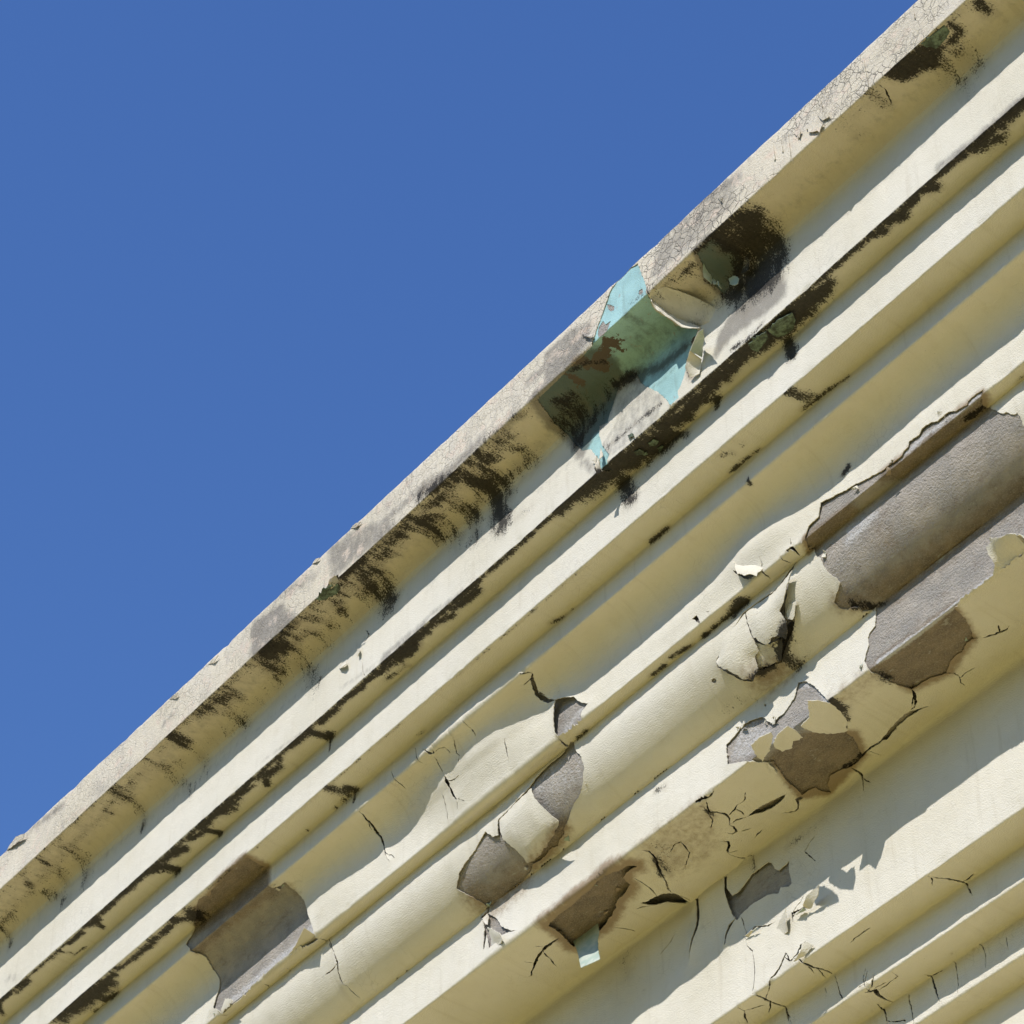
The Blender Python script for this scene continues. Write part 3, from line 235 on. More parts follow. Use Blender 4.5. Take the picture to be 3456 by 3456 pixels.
MOULD = [
    ([[-3.4549,0.2041],[-3.3882,0.1947],[-3.3214,0.2172],[-3.3089,0.2485],[-3.3486,0.2761],[-3.387,0.2587],[-3.4424,0.2357]],0.0238,1.05,1,0.1911),
    ([[-3.216,0.2123],[-3.2104,0.25],[-3.2522,0.2585],[-3.3089,0.2485]],0.0216,0.85,0,0.1911),
    ([[-3.3228,0.262],[-3.3298,0.3349],[-3.3054,0.4238]],0.0648,0.52,0,0.1911),
    ([[-3.2699,0.2975],[-3.2545,0.3876]],0.0594,0.52,0,-99),
    ([[-3.1026,0.2195],[-3.1102,0.2704]],0.0324,0.75,0,0.1911),
    ([[-3.5375,0.1756],[-3.5448,0.2567]],0.0324,0.62,0,0.1911),
    ([[-3.6713,0.2172],[-3.6785,0.2731]],0.0432,0.42,0,0.1911),
    ([[-4.2547,0.2004],[-4.1808,0.2017],[-4.125,0.2037],[-4.1137,0.2523],[-4.1231,0.2974],[-4.1241,0.3456],[-4.1267,0.3936],[-4.133,0.4551],[-4.1539,0.5031],[-4.2111,0.5012],[-4.2673,0.4838],[-4.3228,0.4506],[-4.3682,0.3932],[-4.2954,0.3624],[-4.2519,0.3317],[-4.2495,0.2767]],0.0497,0.86,1,0.1911),
    ([[-4.2667,0.2549],[-4.1681,0.2638],[-4.1807,0.3443]],0.0432,1.05,0,0.1911),
    ([[-4.198,0.3451],[-4.2117,0.4166],[-4.2556,0.4441]],0.0497,1.05,0,-99),
    ([[-4.1657,0.2323],[-4.2332,0.2624]],0.0324,1,0,0.1911),
    ([[-4.3309,0.1969],[-4.2635,0.2007]],0.0216,0.8,0,0.1911),
    ([[-4.5005,0.2063],[-4.4072,0.2296]],0.054,0.45,0,0.1911),
    ([[-4.4017,0.284],[-4.3945,0.3723]],0.0324,0.5,0,-99),
    ([[-4.3778,0.4012],[-4.2971,0.5405]],0.027,0.55,0,-99),
    ([[-8.7162,0.3123],[-8.6971,0.4282]],0.0249,0.72,0,-99),
    ([[-8.4098,0.2468],[-8.4156,0.2807]],0.0204,0.816,0,0.1911),
    ([[-8.2554,0.2121],[-8.2749,0.3567]],0.051,0.576,0,0.1911),
    ([[-8.1209,0.2488],[-8.127,0.4426]],0.051,0.5568,0,0.1911),
    ([[-8.4036,0.3313],[-8.256,0.4678]],0.0454,0.4608,0,-99),
    ([[-7.7137,0.1934],[-7.723,0.2829]],0.0454,0.768,0,0.1911),
    ([[-7.7292,0.275],[-7.7279,0.432]],0.034,0.5952,0,0.1911),
    ([[-7.4952,0.2177],[-7.4948,0.313]],0.051,0.576,0,0.1911),
    ([[-7.5139,0.3137],[-7.4078,0.4694]],0.0454,0.48,0,-99),
    ([[-7.3157,0.1773],[-7.3256,0.2593]],0.0408,0.912,0,0.1911),
    ([[-7.3383,0.2678],[-7.3072,0.4329]],0.0454,0.4992,0,0.1911),
    ([[-7.1571,0.2053],[-6.9988,0.2387]],0.0476,0.7872,0,0.1911),
    ([[-6.9684,0.2063],[-6.9869,0.2775]],0.034,0.768,0,0.1911),
    ([[-7.0961,0.2346],[-7.0481,0.3763]],0.051,0.528,0,0.1911),
    ([[-6.7067,0.212],[-6.6539,0.2331]],0.068,1.056,0,0.1911),
    ([[-6.7595,0.2372],[-6.7756,0.307]],0.051,0.864,0,0.1911),
    ([[-6.5968,0.1802],[-6.5838,0.2534]],0.034,0.816,0,0.1911),
    ([[-6.7053,0.3043],[-6.5941,0.4815]],0.068,0.5568,0,-99),
    ([[-6.5324,0.2054],[-6.5245,0.3043]],0.0454,0.5952,0,0.1911),
    ([[-6.227,0.194],[-6.1158,0.2046]],0.034,0.96,0,0.1911),
    ([[-6.138,0.198],[-6.2061,0.3055]],0.068,0.816,0,0.1911),
    ([[-6.2293,0.2993],[-6.1688,0.4307]],0.0567,0.7488,0,-99),
    ([[-6.1903,0.3451],[-6.1386,0.4149]],0.0454,0.768,0,-99),
    ([[-6.3493,0.2364],[-6.3704,0.2979]],0.034,0.768,0,0.1911),
    ([[-6.4632,0.2257],[-6.4506,0.322]],0.051,0.5568,0,0.1911),
    ([[-5.8501,0.2017],[-5.7938,0.2732]],0.051,0.864,0,0.1911),
    ([[-6.0558,0.1949],[-5.9678,0.2212]],0.0454,0.576,0,0.1911),
    ([[-5.9678,0.2212],[-5.8805,0.2473]],0.0454,0.5952,0,0.1911),
    ([[-5.8041,0.281],[-5.7589,0.4205]],0.0567,0.5952,0,0.1911),
    ([[-5.5822,0.4301],[-5.5238,0.5378]],0.0454,0.672,0,-99),
    ([[-5.8519,0.2372],[-5.8428,0.336]],0.0432,0.864,0,0.1911),
    ([[-6.1187,0.2182],[-6.1696,0.415]],0.0486,0.768,0,0.1911),
    ([[-5.5746,0.1968],[-5.5239,0.5104]],0.054,0.96,0,0.1911),
    ([[-5.748,0.1613],[-5.5834,0.2262]],0.0432,0.816,0,-99),
    ([[-5.5017,0.2084],[-5.4953,0.4198]],0.0432,0.816,0,0.1911),
    ([[-5.3685,0.2174],[-5.3421,0.3676]],0.0486,0.576,0,0.1911),
    ([[-5.6884,0.2159],[-5.6696,0.4609]],0.054,0.672,0,0.1911),
    ([[-5.4523,0.1923],[-5.4685,0.2504]],0.0324,0.864,0,0.1911),
    ([[-5.4951,0.545],[-5.3815,0.5587]],0.0324,0.432,0,-99),
    ([[-8.7443,0.6755],[-8.7996,0.7258]],0.0147,0.98,0,0.6661),
    ([[-8.6391,0.6897],[-8.5367,0.6883]],0.0161,0.931,0,0.6661),
    ([[-8.364,0.687],[-8.303,0.6876]],0.0094,0.686,0,0.6661),
    ([[-8.2996,0.6855],[-8.2848,0.7233]],0.0107,0.98,0,0.6661),
    ([[-8.2385,0.6803],[-8.1438,0.6868]],0.0147,0.931,0,0.6661),
    ([[-8.1081,0.6697],[-8.0463,0.6854]],0.0228,1.029,0,0.6661),
    ([[-8.0659,0.6979],[-8.0711,0.7288]],0.0161,0.98,0,0.6661),
    ([[-8.0087,0.6834],[-7.9777,0.6856]],0.0094,0.784,0,0.6661),
    ([[-7.8965,0.6717],[-7.8478,0.6786]],0.0087,0.882,0,0.6661),
    ([[-7.8443,0.6708],[-7.7918,0.6887]],0.0147,0.882,0,0.6661),
    ([[-7.6895,0.6738],[-7.6211,0.6888]],0.0228,1.078,0,0.6661),
    ([[-7.6211,0.6888],[-7.5951,0.7611]],0.0268,1.029,0,0.6661),
    ([[-7.5818,0.6791],[-7.4729,0.6992]],0.0268,1.078,0,0.6661),
    ([[-7.4193,0.6851],[-7.3296,0.7059]],0.0201,1.029,0,0.6661),
    ([[-7.3296,0.7059],[-7.3134,0.7653]],0.0201,1.078,0,0.6661),
    ([[-7.3375,0.6842],[-7.2332,0.6784]],0.0228,0.98,0,0.6661),
    ([[-7.2332,0.6784],[-7.1163,0.6901]],0.0295,0.98,0,0.6661),
    ([[-8.2939,0.7374],[-8.2177,0.7447]],0.0067,0.784,0,0.6661),
    ([[-7.2712,0.6713],[-7.1686,0.6985]],0.0368,0.833,0,0.6661),
    ([[-7.1484,0.6683],[-7.0518,0.6882]],0.0174,0.98,0,0.6661),
    ([[-7.0406,0.6912],[-7.007,0.7002]],0.0121,0.882,0,0.6661),
    ([[-6.9674,0.6834],[-6.8787,0.7072]],0.0268,1.029,0,0.6661),
    ([[-6.9451,0.6894],[-6.9824,0.7314]],0.0174,0.98,0,0.6661),
    ([[-6.8563,0.6915],[-6.8258,0.6861]],0.0134,0.882,0,0.6661),
    ([[-6.7515,0.6712],[-6.6483,0.6831]],0.0228,1.078,0,0.6661),
    ([[-6.6537,0.6763],[-6.6257,0.7495]],0.0254,1.0976,0,0.6661),
    ([[-6.6347,0.7534],[-6.6335,0.8161]],0.0074,0.98,0,0.6661),
    ([[-6.589,0.6832],[-6.4902,0.681]],0.0201,1.029,0,0.6661),
    ([[-6.453,0.6753],[-6.3451,0.6866]],0.0147,0.98,0,0.6661),
    ([[-6.3347,0.679],[-6.2721,0.6858]],0.01,0.931,0,0.6661),
    ([[-6.2567,0.6744],[-6.1635,0.7002]],0.0201,0.931,0,0.6661),
    ([[-6.1534,0.6926],[-6.0526,0.6987]],0.0268,1.078,0,0.6661),
    ([[-6.2561,0.7267],[-6.1655,0.7386]],0.0161,0.6468,0,0.6661),
    ([[-6.3755,0.6793],[-6.3245,0.6815]],0.0107,0.931,0,0.6661),
    ([[-6.3271,0.6782],[-6.2127,0.6993]],0.0094,0.931,0,0.6661),
    ([[-6.1874,0.67],[-6.0542,0.6967]],0.0241,1.127,0,0.6661),
    ([[-6.1638,0.6999],[-6.1502,0.7477]],0.0147,0.784,0,0.6661),
    ([[-6.0546,0.676],[-5.9762,0.6851]],0.0228,1.078,0,0.6661),
    ([[-5.9738,0.6781],[-5.8483,0.7081]],0.0187,1.029,0,0.6661),
    ([[-5.8241,0.6896],[-5.7059,0.7027]],0.0214,1.078,0,0.6661),
    ([[-5.2371,0.6676],[-5.1171,0.6741]],0.0397,1.026,0,0.6661),
    ([[-5.1267,0.6653],[-4.9409,0.6911]],0.0596,1.2096,0,0.6661),
    ([[-4.9601,0.6923],[-4.7788,0.7317]],0.0616,1.242,0,0.6661),
    ([[-4.7374,0.6964],[-4.6607,0.7191]],0.0358,1.188,0,0.6661),
    ([[-4.6735,0.7153],[-4.5478,0.7023]],0.0298,1.134,0,0.6661),
    ([[-4.5799,0.7228],[-4.5464,0.7525]],0.0258,0.918,0,0.6661),
    ([[-4.5478,0.7023],[-4.4174,0.6982]],0.0278,1.188,0,0.6661),
    ([[-4.467,0.7197],[-4.3692,0.6995]],0.0219,1.08,0,0.6661),
    ([[-4.367,0.6903],[-4.2248,0.7167]],0.0358,1.188,0,0.6661),
    ([[-4.2139,0.707],[-4.108,0.7131]],0.0457,1.242,0,0.6661),
    ([[-4.0921,0.6986],[-4.0101,0.7108]],0.0338,1.188,0,0.6661),
    ([[-4.0471,0.6867],[-3.976,0.7084]],0.0298,0.864,0,0.6661),
    ([[-5.0044,0.76],[-4.9761,0.8619]],0.0397,1.026,0,-99),
    ([[-4.5501,0.7484],[-4.554,0.7855]],0.0179,1.026,0,0.6661),
    ([[-4.2235,0.7605],[-4.209,0.8369]],0.0298,1.026,0,-99),
    ([[-4.7331,0.7517],[-4.695,0.7982]],0.0238,0.756,0,0.6661),
    ([[-3.8674,0.6647],[-3.7702,0.681]],0.0087,0.931,0,0.6661),
    ([[-3.764,0.6715],[-3.7153,0.6931]],0.0174,1.029,0,0.6661),
    ([[-3.6964,0.6714],[-3.6438,0.6927]],0.0241,1.078,0,0.6661),
    ([[-3.6353,0.6808],[-3.5678,0.6761]],0.0187,1.078,0,0.6661),
    ([[-3.5506,0.6662],[-3.5026,0.6973]],0.0214,1.078,0,0.6661),
    ([[-3.519,0.6629],[-3.434,0.6735]],0.0147,1.029,0,0.6661),
    ([[-3.4292,0.6689],[-3.3666,0.6821]],0.0161,1.029,0,0.6661),
    ([[-3.3725,0.6693],[-3.3092,0.7112]],0.0187,0.931,0,0.6661),
    ([[-3.4641,0.6567],[-3.3723,0.6803]],0.0174,1.029,0,0.6661),
    ([[-3.3667,0.667],[-3.2997,0.6906]],0.0241,1.078,0,0.6661),
    ([[-3.3224,0.6945],[-3.2517,0.7136]],0.0268,0.931,0,0.6661),
    ([[-3.2854,0.6763],[-3.2065,0.6795]],0.0268,1.078,0,0.6661),
    ([[-3.2097,0.6754],[-3.1182,0.6798]],0.0281,1.0976,0,0.6661),
    ([[-9.1,0.6731],[-8.85,0.6751]],0.013,0.8309,0,0.6661),
    ([[-9.1,0.9726],[-8.9,0.9726]],0.006,0.3123,0,0.9656),
    ([[-8.855,0.6731],[-8.605,0.6751]],0.0116,1.0351,0,0.6661),
    ([[-8.855,0.9726],[-8.655,0.9726]],0.006,0.3432,0,0.9656),
    ([[-8.61,0.6731],[-8.36,0.6751]],0.0089,0.8395,0,0.6661),
    ([[-8.61,0.9726],[-8.41,0.9726]],0.006,0.5443,0,0.9656),
    ([[-8.365,0.6731],[-8.115,0.6751]],0.0069,0.821,0,0.6661),
    ([[-8.365,0.9726],[-8.165,0.9726]],0.006,0.5404,0,0.9656),
    ([[-8.12,0.6731],[-7.87,0.6751]],0.0164,0.9034,0,0.6661),
    ([[-8.12,0.9726],[-7.92,0.9726]],0.006,0.5929,0,0.9656),
    ([[-7.875,0.6731],[-7.625,0.6751]],0.0149,0.9924,0,0.6661),
    ([[-7.875,0.9726],[-7.675,0.9726]],0.006,0.4546,0,0.9656),
    ([[-7.63,0.6731],[-7.38,0.6751]],0.0119,0.853,0,0.6661),
    ([[-7.63,0.9726],[-7.43,0.9726]],0.006,0.4107,0,0.9656),
    ([[-7.385,0.6731],[-7.135,0.6751]],0.0129,1.0192,0,0.6661),
    ([[-7.385,0.9726],[-7.185,0.9726]],0.006,0.5327,0,0.9656),
    ([[-7.14,0.6731],[-6.89,0.6751]],0.0096,1.0462,0,0.6661),
    ([[-7.14,0.9726],[-6.94,0.9726]],0.006,0.3956,0,0.9656),
    ([[-6.895,0.6731],[-6.645,0.6751]],0.0156,0.836,0,0.6661),
    ([[-6.895,0.9726],[-6.695,0.9726]],0.006,0.4809,0,0.9656),
    ([[-6.65,0.6731],[-6.4,0.6751]],0.0165,0.8123,0,0.6661),
    ([[-6.65,0.9726],[-6.45,0.9726]],0.006,0.5485,0,0.9656),
    ([[-6.405,0.6731],[-6.155,0.6751]],0.0074,0.8998,0,0.6661),
    ([[-6.405,0.9726],[-6.205,0.9726]],0.006,0.4804,0,0.9656),
    ([[-6.16,0.6731],[-5.91,0.6751]],0.0088,1.034,0,0.6661),
    ([[-6.16,0.9726],[-5.96,0.9726]],0.006,0.3568,0,0.9656),
    ([[-5.915,0.6731],[-5.665,0.6751]],0.0155,1.0066,0,0.6661),
    ([[-5.915,0.9726],[-5.715,0.9726]],0.006,0.5433,0,0.9656),
    ([[-5.67,0.6731],[-5.42,0.6751]],0.0151,0.8583,0,0.6661),
    ([[-5.67,0.9726],[-5.47,0.9726]],0.006,0.5108,0,0.9656),
    ([[-5.425,0.6731],[-5.175,0.6751]],0.0136,0.9947,0,0.6661),
    ([[-5.425,0.9726],[-5.225,0.9726]],0.006,0.4033,0,0.9656),
    ([[-5.18,0.6731],[-4.93,0.6751]],0.0122,0.8792,0,0.6661),
    ([[-4.935,0.6731],[-4.685,0.6751]],0.0153,0.7983,0,0.6661),
    ([[-4.69,0.6731],[-4.44,0.6751]],0.0104,0.9652,0,0.6661),
    ([[-4.445,0.6731],[-4.195,0.6751]],0.0106,1.0278,0,0.6661),
    ([[-4.2,0.6731],[-3.95,0.6751]],0.0091,0.8883,0,0.6661),
    ([[-3.955,0.6731],[-3.705,0.6751]],0.0146,0.9318,0,0.6661),
    ([[-3.71,0.6731],[-3.46,0.6751]],0.01,0.8098,0,0.6661),
    ([[-3.465,0.6731],[-3.215,0.6751]],0.0136,0.9424,0,0.6661),
    ([[-3.22,0.6731],[-2.97,0.6751]],0.0096,0.8716,0,0.6661),
    ([[-2.975,0.6731],[-2.725,0.6751]],0.0078,0.7501,0,0.6661),
    ([[-8.4037,0.9722],[-8.2569,0.9898]],0.0432,1.1,0,0.9656),
    ([[-8.282,0.9837],[-8.1054,1.0029]],0.0497,1.1,0,0.9656),
    ([[-8.0818,0.9823],[-8.0382,0.9871]],0.0216,1,0,0.9656),
    ([[-8.1915,1.0471],[-8.1283,1.0617]],0.0281,0.95,0,0.9656),
    ([[-8.0062,0.9774],[-7.8984,0.9893]],0.0173,0.95,0,0.9656),
    ([[-7.9013,0.9857],[-7.7761,0.9963]],0.0173,1,0,0.9656),
    ([[-7.7754,0.985],[-7.6483,0.9878]],0.0194,1,0,0.9656),
    ([[-7.6233,0.9712],[-7.5488,1.0295]],0.0259,1,0,0.9656),
    ([[-7.538,0.9953],[-7.5556,1.045]],0.0367,1.05,0,0.9656),
    ([[-8.2817,1.0607],[-8.2168,1.0637]],0.0194,0.7,0,-99),
    ([[-7.6521,0.7092],[-7.6374,0.7159]],0.0108,0.9,0,0.6661),
    ([[-7.5637,1.0227],[-7.5379,1.0433]],0.0324,1.05,0,0.9656),
    ([[-6.6413,0.9805],[-6.6393,1.0266]],0.0281,0.8,0,0.9656),
    ([[-6.6096,1.0316],[-6.5913,1.0635]],0.0238,1.05,0,0.9656),
    ([[-6.6751,1.0578],[-6.6316,1.0581]],0.0259,0.62,0,-99),
    ([[-6.7197,1.0609],[-6.7175,1.0686]],0.0097,1,0,-99),
    ([[-6.609,1.0631],[-6.6122,1.1102]],0.0086,0.9,0,-99),
    ([[-6.8871,1.0555],[-6.8826,1.0604]],0.0076,0.9,0,0.9656),
    ([[-5.5005,1.0525],[-5.45,1.0704]],0.014,0.85,0,0.9656),
    ([[-5.4475,1.0672],[-5.3984,1.0696]],0.0086,0.6,0,-99),
    ([[-6.2268,1.0541],[-6.1931,1.055]],0.0097,0.7,0,0.9656),
    ([[-6.6074,1.0613],[-6.5919,1.0665]],0.0173,0.9,0,-99),
    ([[-5.5943,1.5114],[-5.5557,1.5107]],0.0151,1,0,1.4647),
    ([[-4.2396,0.9753],[-4.2227,1.0323]],0.0259,0.8,0,0.9656),
    ([[-4.6098,1.0582],[-4.4804,1.0608]],0.014,0.75,0,-99),
    ([[-4.2682,1.052],[-4.1755,1.0617]],0.0151,0.85,0,0.9656),
    ([[-4.1755,1.0617],[-4.0836,1.0752]],0.014,0.75,0,-99),
    ([[-4.569,0.986],[-4.5463,1.0024]],0.0173,0.62,0,0.9656),
    ([[-4.4996,0.9759],[-4.4975,1.003]],0.0151,0.5,0,0.9656),
    ([[-4.5471,1.1468],[-4.5484,1.1624]],0.0097,0.9,0,-99),
    ([[-4.9993,1.0644],[-4.9239,1.0674]],0.0173,0.95,0,-99),
    ([[-4.8288,1.5096],[-4.7805,1.5076]],0.0281,1.15,0,1.4647),
    ([[-4.8291,1.5257],[-4.7905,1.486]],0.0194,1.1,0,1.4647),
    ([[-4.9775,1.5127],[-4.8509,1.5088]],0.0173,0.95,0,1.4647),
    ([[-5.1192,1.4917],[-5.0321,1.5088]],0.013,0.9,0,1.4647),
    ([[-5.2247,1.4996],[-5.1554,1.5022]],0.0108,0.85,0,1.4647),
    ([[-4.7214,1.7515],[-4.7025,1.8016]],0.0281,0.95,0,-99),
    ([[-4.7274,1.7773],[-4.7181,1.8208]],0.0216,0.7,0,-99),
    ([[-4.8336,1.7484],[-4.7694,1.7578]],0.0162,1.05,0,-99),
    ([[-4.6386,1.6904],[-4.6884,1.7308]],0.0194,1.15,0,-99),
    ([[-4.6918,1.7285],[-4.7377,1.7598]],0.0173,1.1,0,-99),
    ([[-4.6043,2.0221],[-4.6028,2.0758]],0.0238,1.05,0,2.0212),
    ([[-4.6028,2.0758],[-4.6289,2.1151]],0.0151,0.9,0,2.0212),
    ([[-4.4205,2.0396],[-4.4197,2.0935]],0.0238,0.8,0,2.0212),
    ([[-5.002,1.7629],[-4.9367,1.7886]],0.0432,0.42,0,-99),
    ([[-4.7343,1.7195],[-4.6597,1.7596]],0.0432,0.4,0,-99),
    ([[-5.4826,2.0944],[-5.4944,2.1401]],0.0259,0.72,0,2.0212),
    ([[-5.4898,2.0853],[-5.5233,2.1442]],0.013,0.9,0,2.0212),
    ([[-5.9299,2.3775],[-5.9206,2.451]],0.0324,0.42,0,-99),
    ([[-5.2195,2.0711],[-5.2214,2.098]],0.0151,0.8,0,2.0212),
    ([[-5.3951,1.867],[-5.3477,1.8774]],0.0151,0.62,0,-99),
    ([[-5.428,2.0633],[-5.4514,2.134]],0.0324,0.45,0,2.0212),
    ([[-5.2899,2.3368],[-5.288,2.4049]],0.0173,0.5,0,-99),
    ([[-5.1385,2.3998],[-4.9686,2.3899]],0.0173,0.45,0,-99),
    ([[-4.2671,1.3387],[-4.2407,1.3325]],0.014,1,0,-99),
    ([[-3.7958,1.4931],[-3.7344,1.4997]],0.013,0.95,0,1.4647),
    ([[-3.5986,1.5019],[-3.5702,1.5031]],0.0097,0.6,0,1.4647),
    ([[-4.4154,1.7657],[-4.3746,1.8047]],0.0194,0.95,0,-99),
    ([[-4.3746,1.8047],[-4.3404,1.8263]],0.0151,0.9,0,-99),
    ([[-4.728,3.4001],[-4.7268,3.4023]],0.0076,1,0,-99),
    ([[-4.7024,3.1453],[-4.7027,3.1463]],0.0054,1,0,-99),
    ([[-4.7621,3.0987],[-4.7624,3.0998]],0.0043,1,0,-99),
    ([[-4.4965,3.1914],[-4.4959,3.1924]],0.0065,0.9,0,-99),
    ([[-4.6451,3.182],[-4.6449,3.1827]],0.0054,0.9,0,-99),
    ([[-5.1832,0.3664],[-5.0558,0.4081],[-4.9454,0.3685],[-4.9014,0.3571]],0.0389,0.62,0,-99),
    ([[-5.1731,0.3012],[-5.1218,0.4715]],0.0259,0.8,0,-99),
    ([[-4.9108,0.3575],[-4.8351,0.3832]],0.0281,0.9,0,-99),
    ([[-8.5404,0.2051],[-7.5661,0.186]],0.0367,0.46,0,0.1911),
    ([[-7.5661,0.186],[-6.7833,0.2072]],0.0367,0.46,0,0.1911),
    ([[-6.7833,0.2072],[-5.9144,0.2042]],0.0367,0.46,0,0.1911),
    ([[-5.5689,0.1753],[-5.1292,0.2076]],0.0324,0.46,0,-99),
    ([[-3.6812,0.2209],[-3.4762,0.2244]],0.0281,0.4,0,0.1911),
    ([[-3.5612,0.196],[-3.1284,0.2019]],0.0324,0.44,0,0.1911),
    ([[-4.6227,0.1789],[-4.3525,0.2046]],0.0281,0.42,0,-99),
    ([[-4.5177,0.3544],[-4.4524,0.339]],0.0281,0.5,0,-99),
    ([[-7.5481,0.3],[-6.9081,0.3468],[-6.1058,0.3552]],0.0648,0.34,0,-99),
    ([[-4.5823,0.5479],[-4.5625,0.6102]],0.0108,0.85,0,-99),
    ([[-4.5437,0.4564],[-4.5687,0.5099]],0.0054,0.6,0,-99),
    ([[-5.111,0.2512],[-5.0476,0.2674],[-5.0528,0.3426],[-5.038,0.4228],[-5.1213,0.4551],[-5.1699,0.3393]],0.0281,0.62,1,0.1911),
    ([[-4.9742,0.2078],[-4.9179,0.2288],[-4.8762,0.269]],0.0151,0.8,0,0.1911),
    ([[-4.9628,0.6008],[-4.8389,0.6039],[-4.6998,0.6129]],0.0173,0.62,0,-99),
    ([[-4.3721,0.6473],[-4.3075,0.6629],[-4.2325,0.6472]],0.013,0.75,0,-99),
    ([[-4.4971,0.2107],[-4.4141,0.2208],[-4.3746,0.2236]],0.0194,0.62,0,0.1911),
    ([[-4.5484,0.2175],[-4.4939,0.2746]],0.0173,0.5,0,0.1911),
    ([[-4.1903,0.2856],[-4.171,0.3121]],0.0152,0.7177,0,-99),
    ([[-4.1963,0.3311],[-4.1814,0.361]],0.0152,0.7554,0,-99),
    ([[-4.2004,0.4475],[-4.1557,0.5175]],0.0131,0.5505,0,-99),
    ([[-4.2563,0.434],[-4.2014,0.5084]],0.0158,0.8206,0,-99),
    ([[-4.1672,0.2841],[-4.1652,0.3297]],0.0118,0.7705,0,-99),
    ([[-4.1914,0.3397],[-4.1836,0.3746]],0.0186,0.789,0,-99),
    ([[-4.227,0.4386],[-4.1712,0.4938]],0.0215,0.6879,0,-99),
    ([[-4.1682,0.3833],[-4.1396,0.4452]],0.0128,0.7466,0,-99),
    ([[-4.1895,0.3621],[-4.1728,0.4036]],0.02,0.7484,0,-99),
    ([[-4.2663,0.412],[-4.2401,0.4765]],0.0181,0.7624,0,-99),
    ([[-4.2674,0.4334],[-4.2435,0.4706]],0.0099,0.6177,0,-99),
    ([[-4.1595,0.3364],[-4.1455,0.3642]],0.0215,0.8878,0,-99),
    ([[-4.1781,0.4582],[-4.1292,0.5052]],0.0189,0.6789,0,-99),
    ([[-4.1794,0.4137],[-4.139,0.4742]],0.0116,0.7233,0,-99),
    ([[-4.1704,0.3191],[-4.1464,0.3531]],0.0089,0.7347,0,-99),
    ([[-4.1745,0.3238],[-4.1681,0.3616]],0.0146,0.6721,0,-99),
    ([[-4.1461,0.3559],[-4.1199,0.4124]],0.0172,0.8104,0,-99),
    ([[-4.2411,0.4347],[-4.1901,0.5154]],0.0125,0.7187,0,-99),
    ([[-4.1715,0.3627],[-4.1489,0.4044]],0.0174,0.5865,0,-99),
    ([[-4.1668,0.3754],[-4.1456,0.3996]],0.0164,0.6916,0,-99),
    ([[-4.1891,0.4206],[-4.1322,0.4832]],0.0109,0.648,0,-99),
    ([[-4.1788,0.3541],[-4.1354,0.3926]],0.0149,0.7839,0,-99),
    ([[-4.2499,0.4258],[-4.1935,0.4794]],0.0175,0.6109,0,-99),
    ([[-4.1929,0.4518],[-4.1701,0.4754]],0.0149,0.8466,0,-99),
    ([[-4.1596,0.3362],[-4.1498,0.3682]],0.0133,0.6802,0,-99),
    ([[-4.1844,0.4604],[-4.1429,0.5051]],0.0153,0.8555,0,-99),
    ([[-6.1512,0.242],[-5.8575,0.2301]],0.0497,0.66,0,0.1911),
    ([[-5.8575,0.2301],[-5.3272,0.23]],0.0497,0.72,0,0.1911),
    ([[-5.6385,0.3405],[-5.3315,0.3533]],0.0497,0.55,0,-99),
    ([[-6.5586,0.2355],[-6.1512,0.242]],0.0497,0.52,0,0.1911),
    ([[-6.7833,0.2072],[-6.243,0.2171]],0.0605,0.62,0,0.1911),
    ([[-7.318,0.1953],[-6.7833,0.2072]],0.0475,0.55,0,0.1911),
    ([[-6.227,0.194],[-5.7957,0.229]],0.0648,0.62,0,0.1911),
    ([[-8.7162,0.3123],[-7.3434,0.2121]],0.0432,0.46,0,0.1911),
]
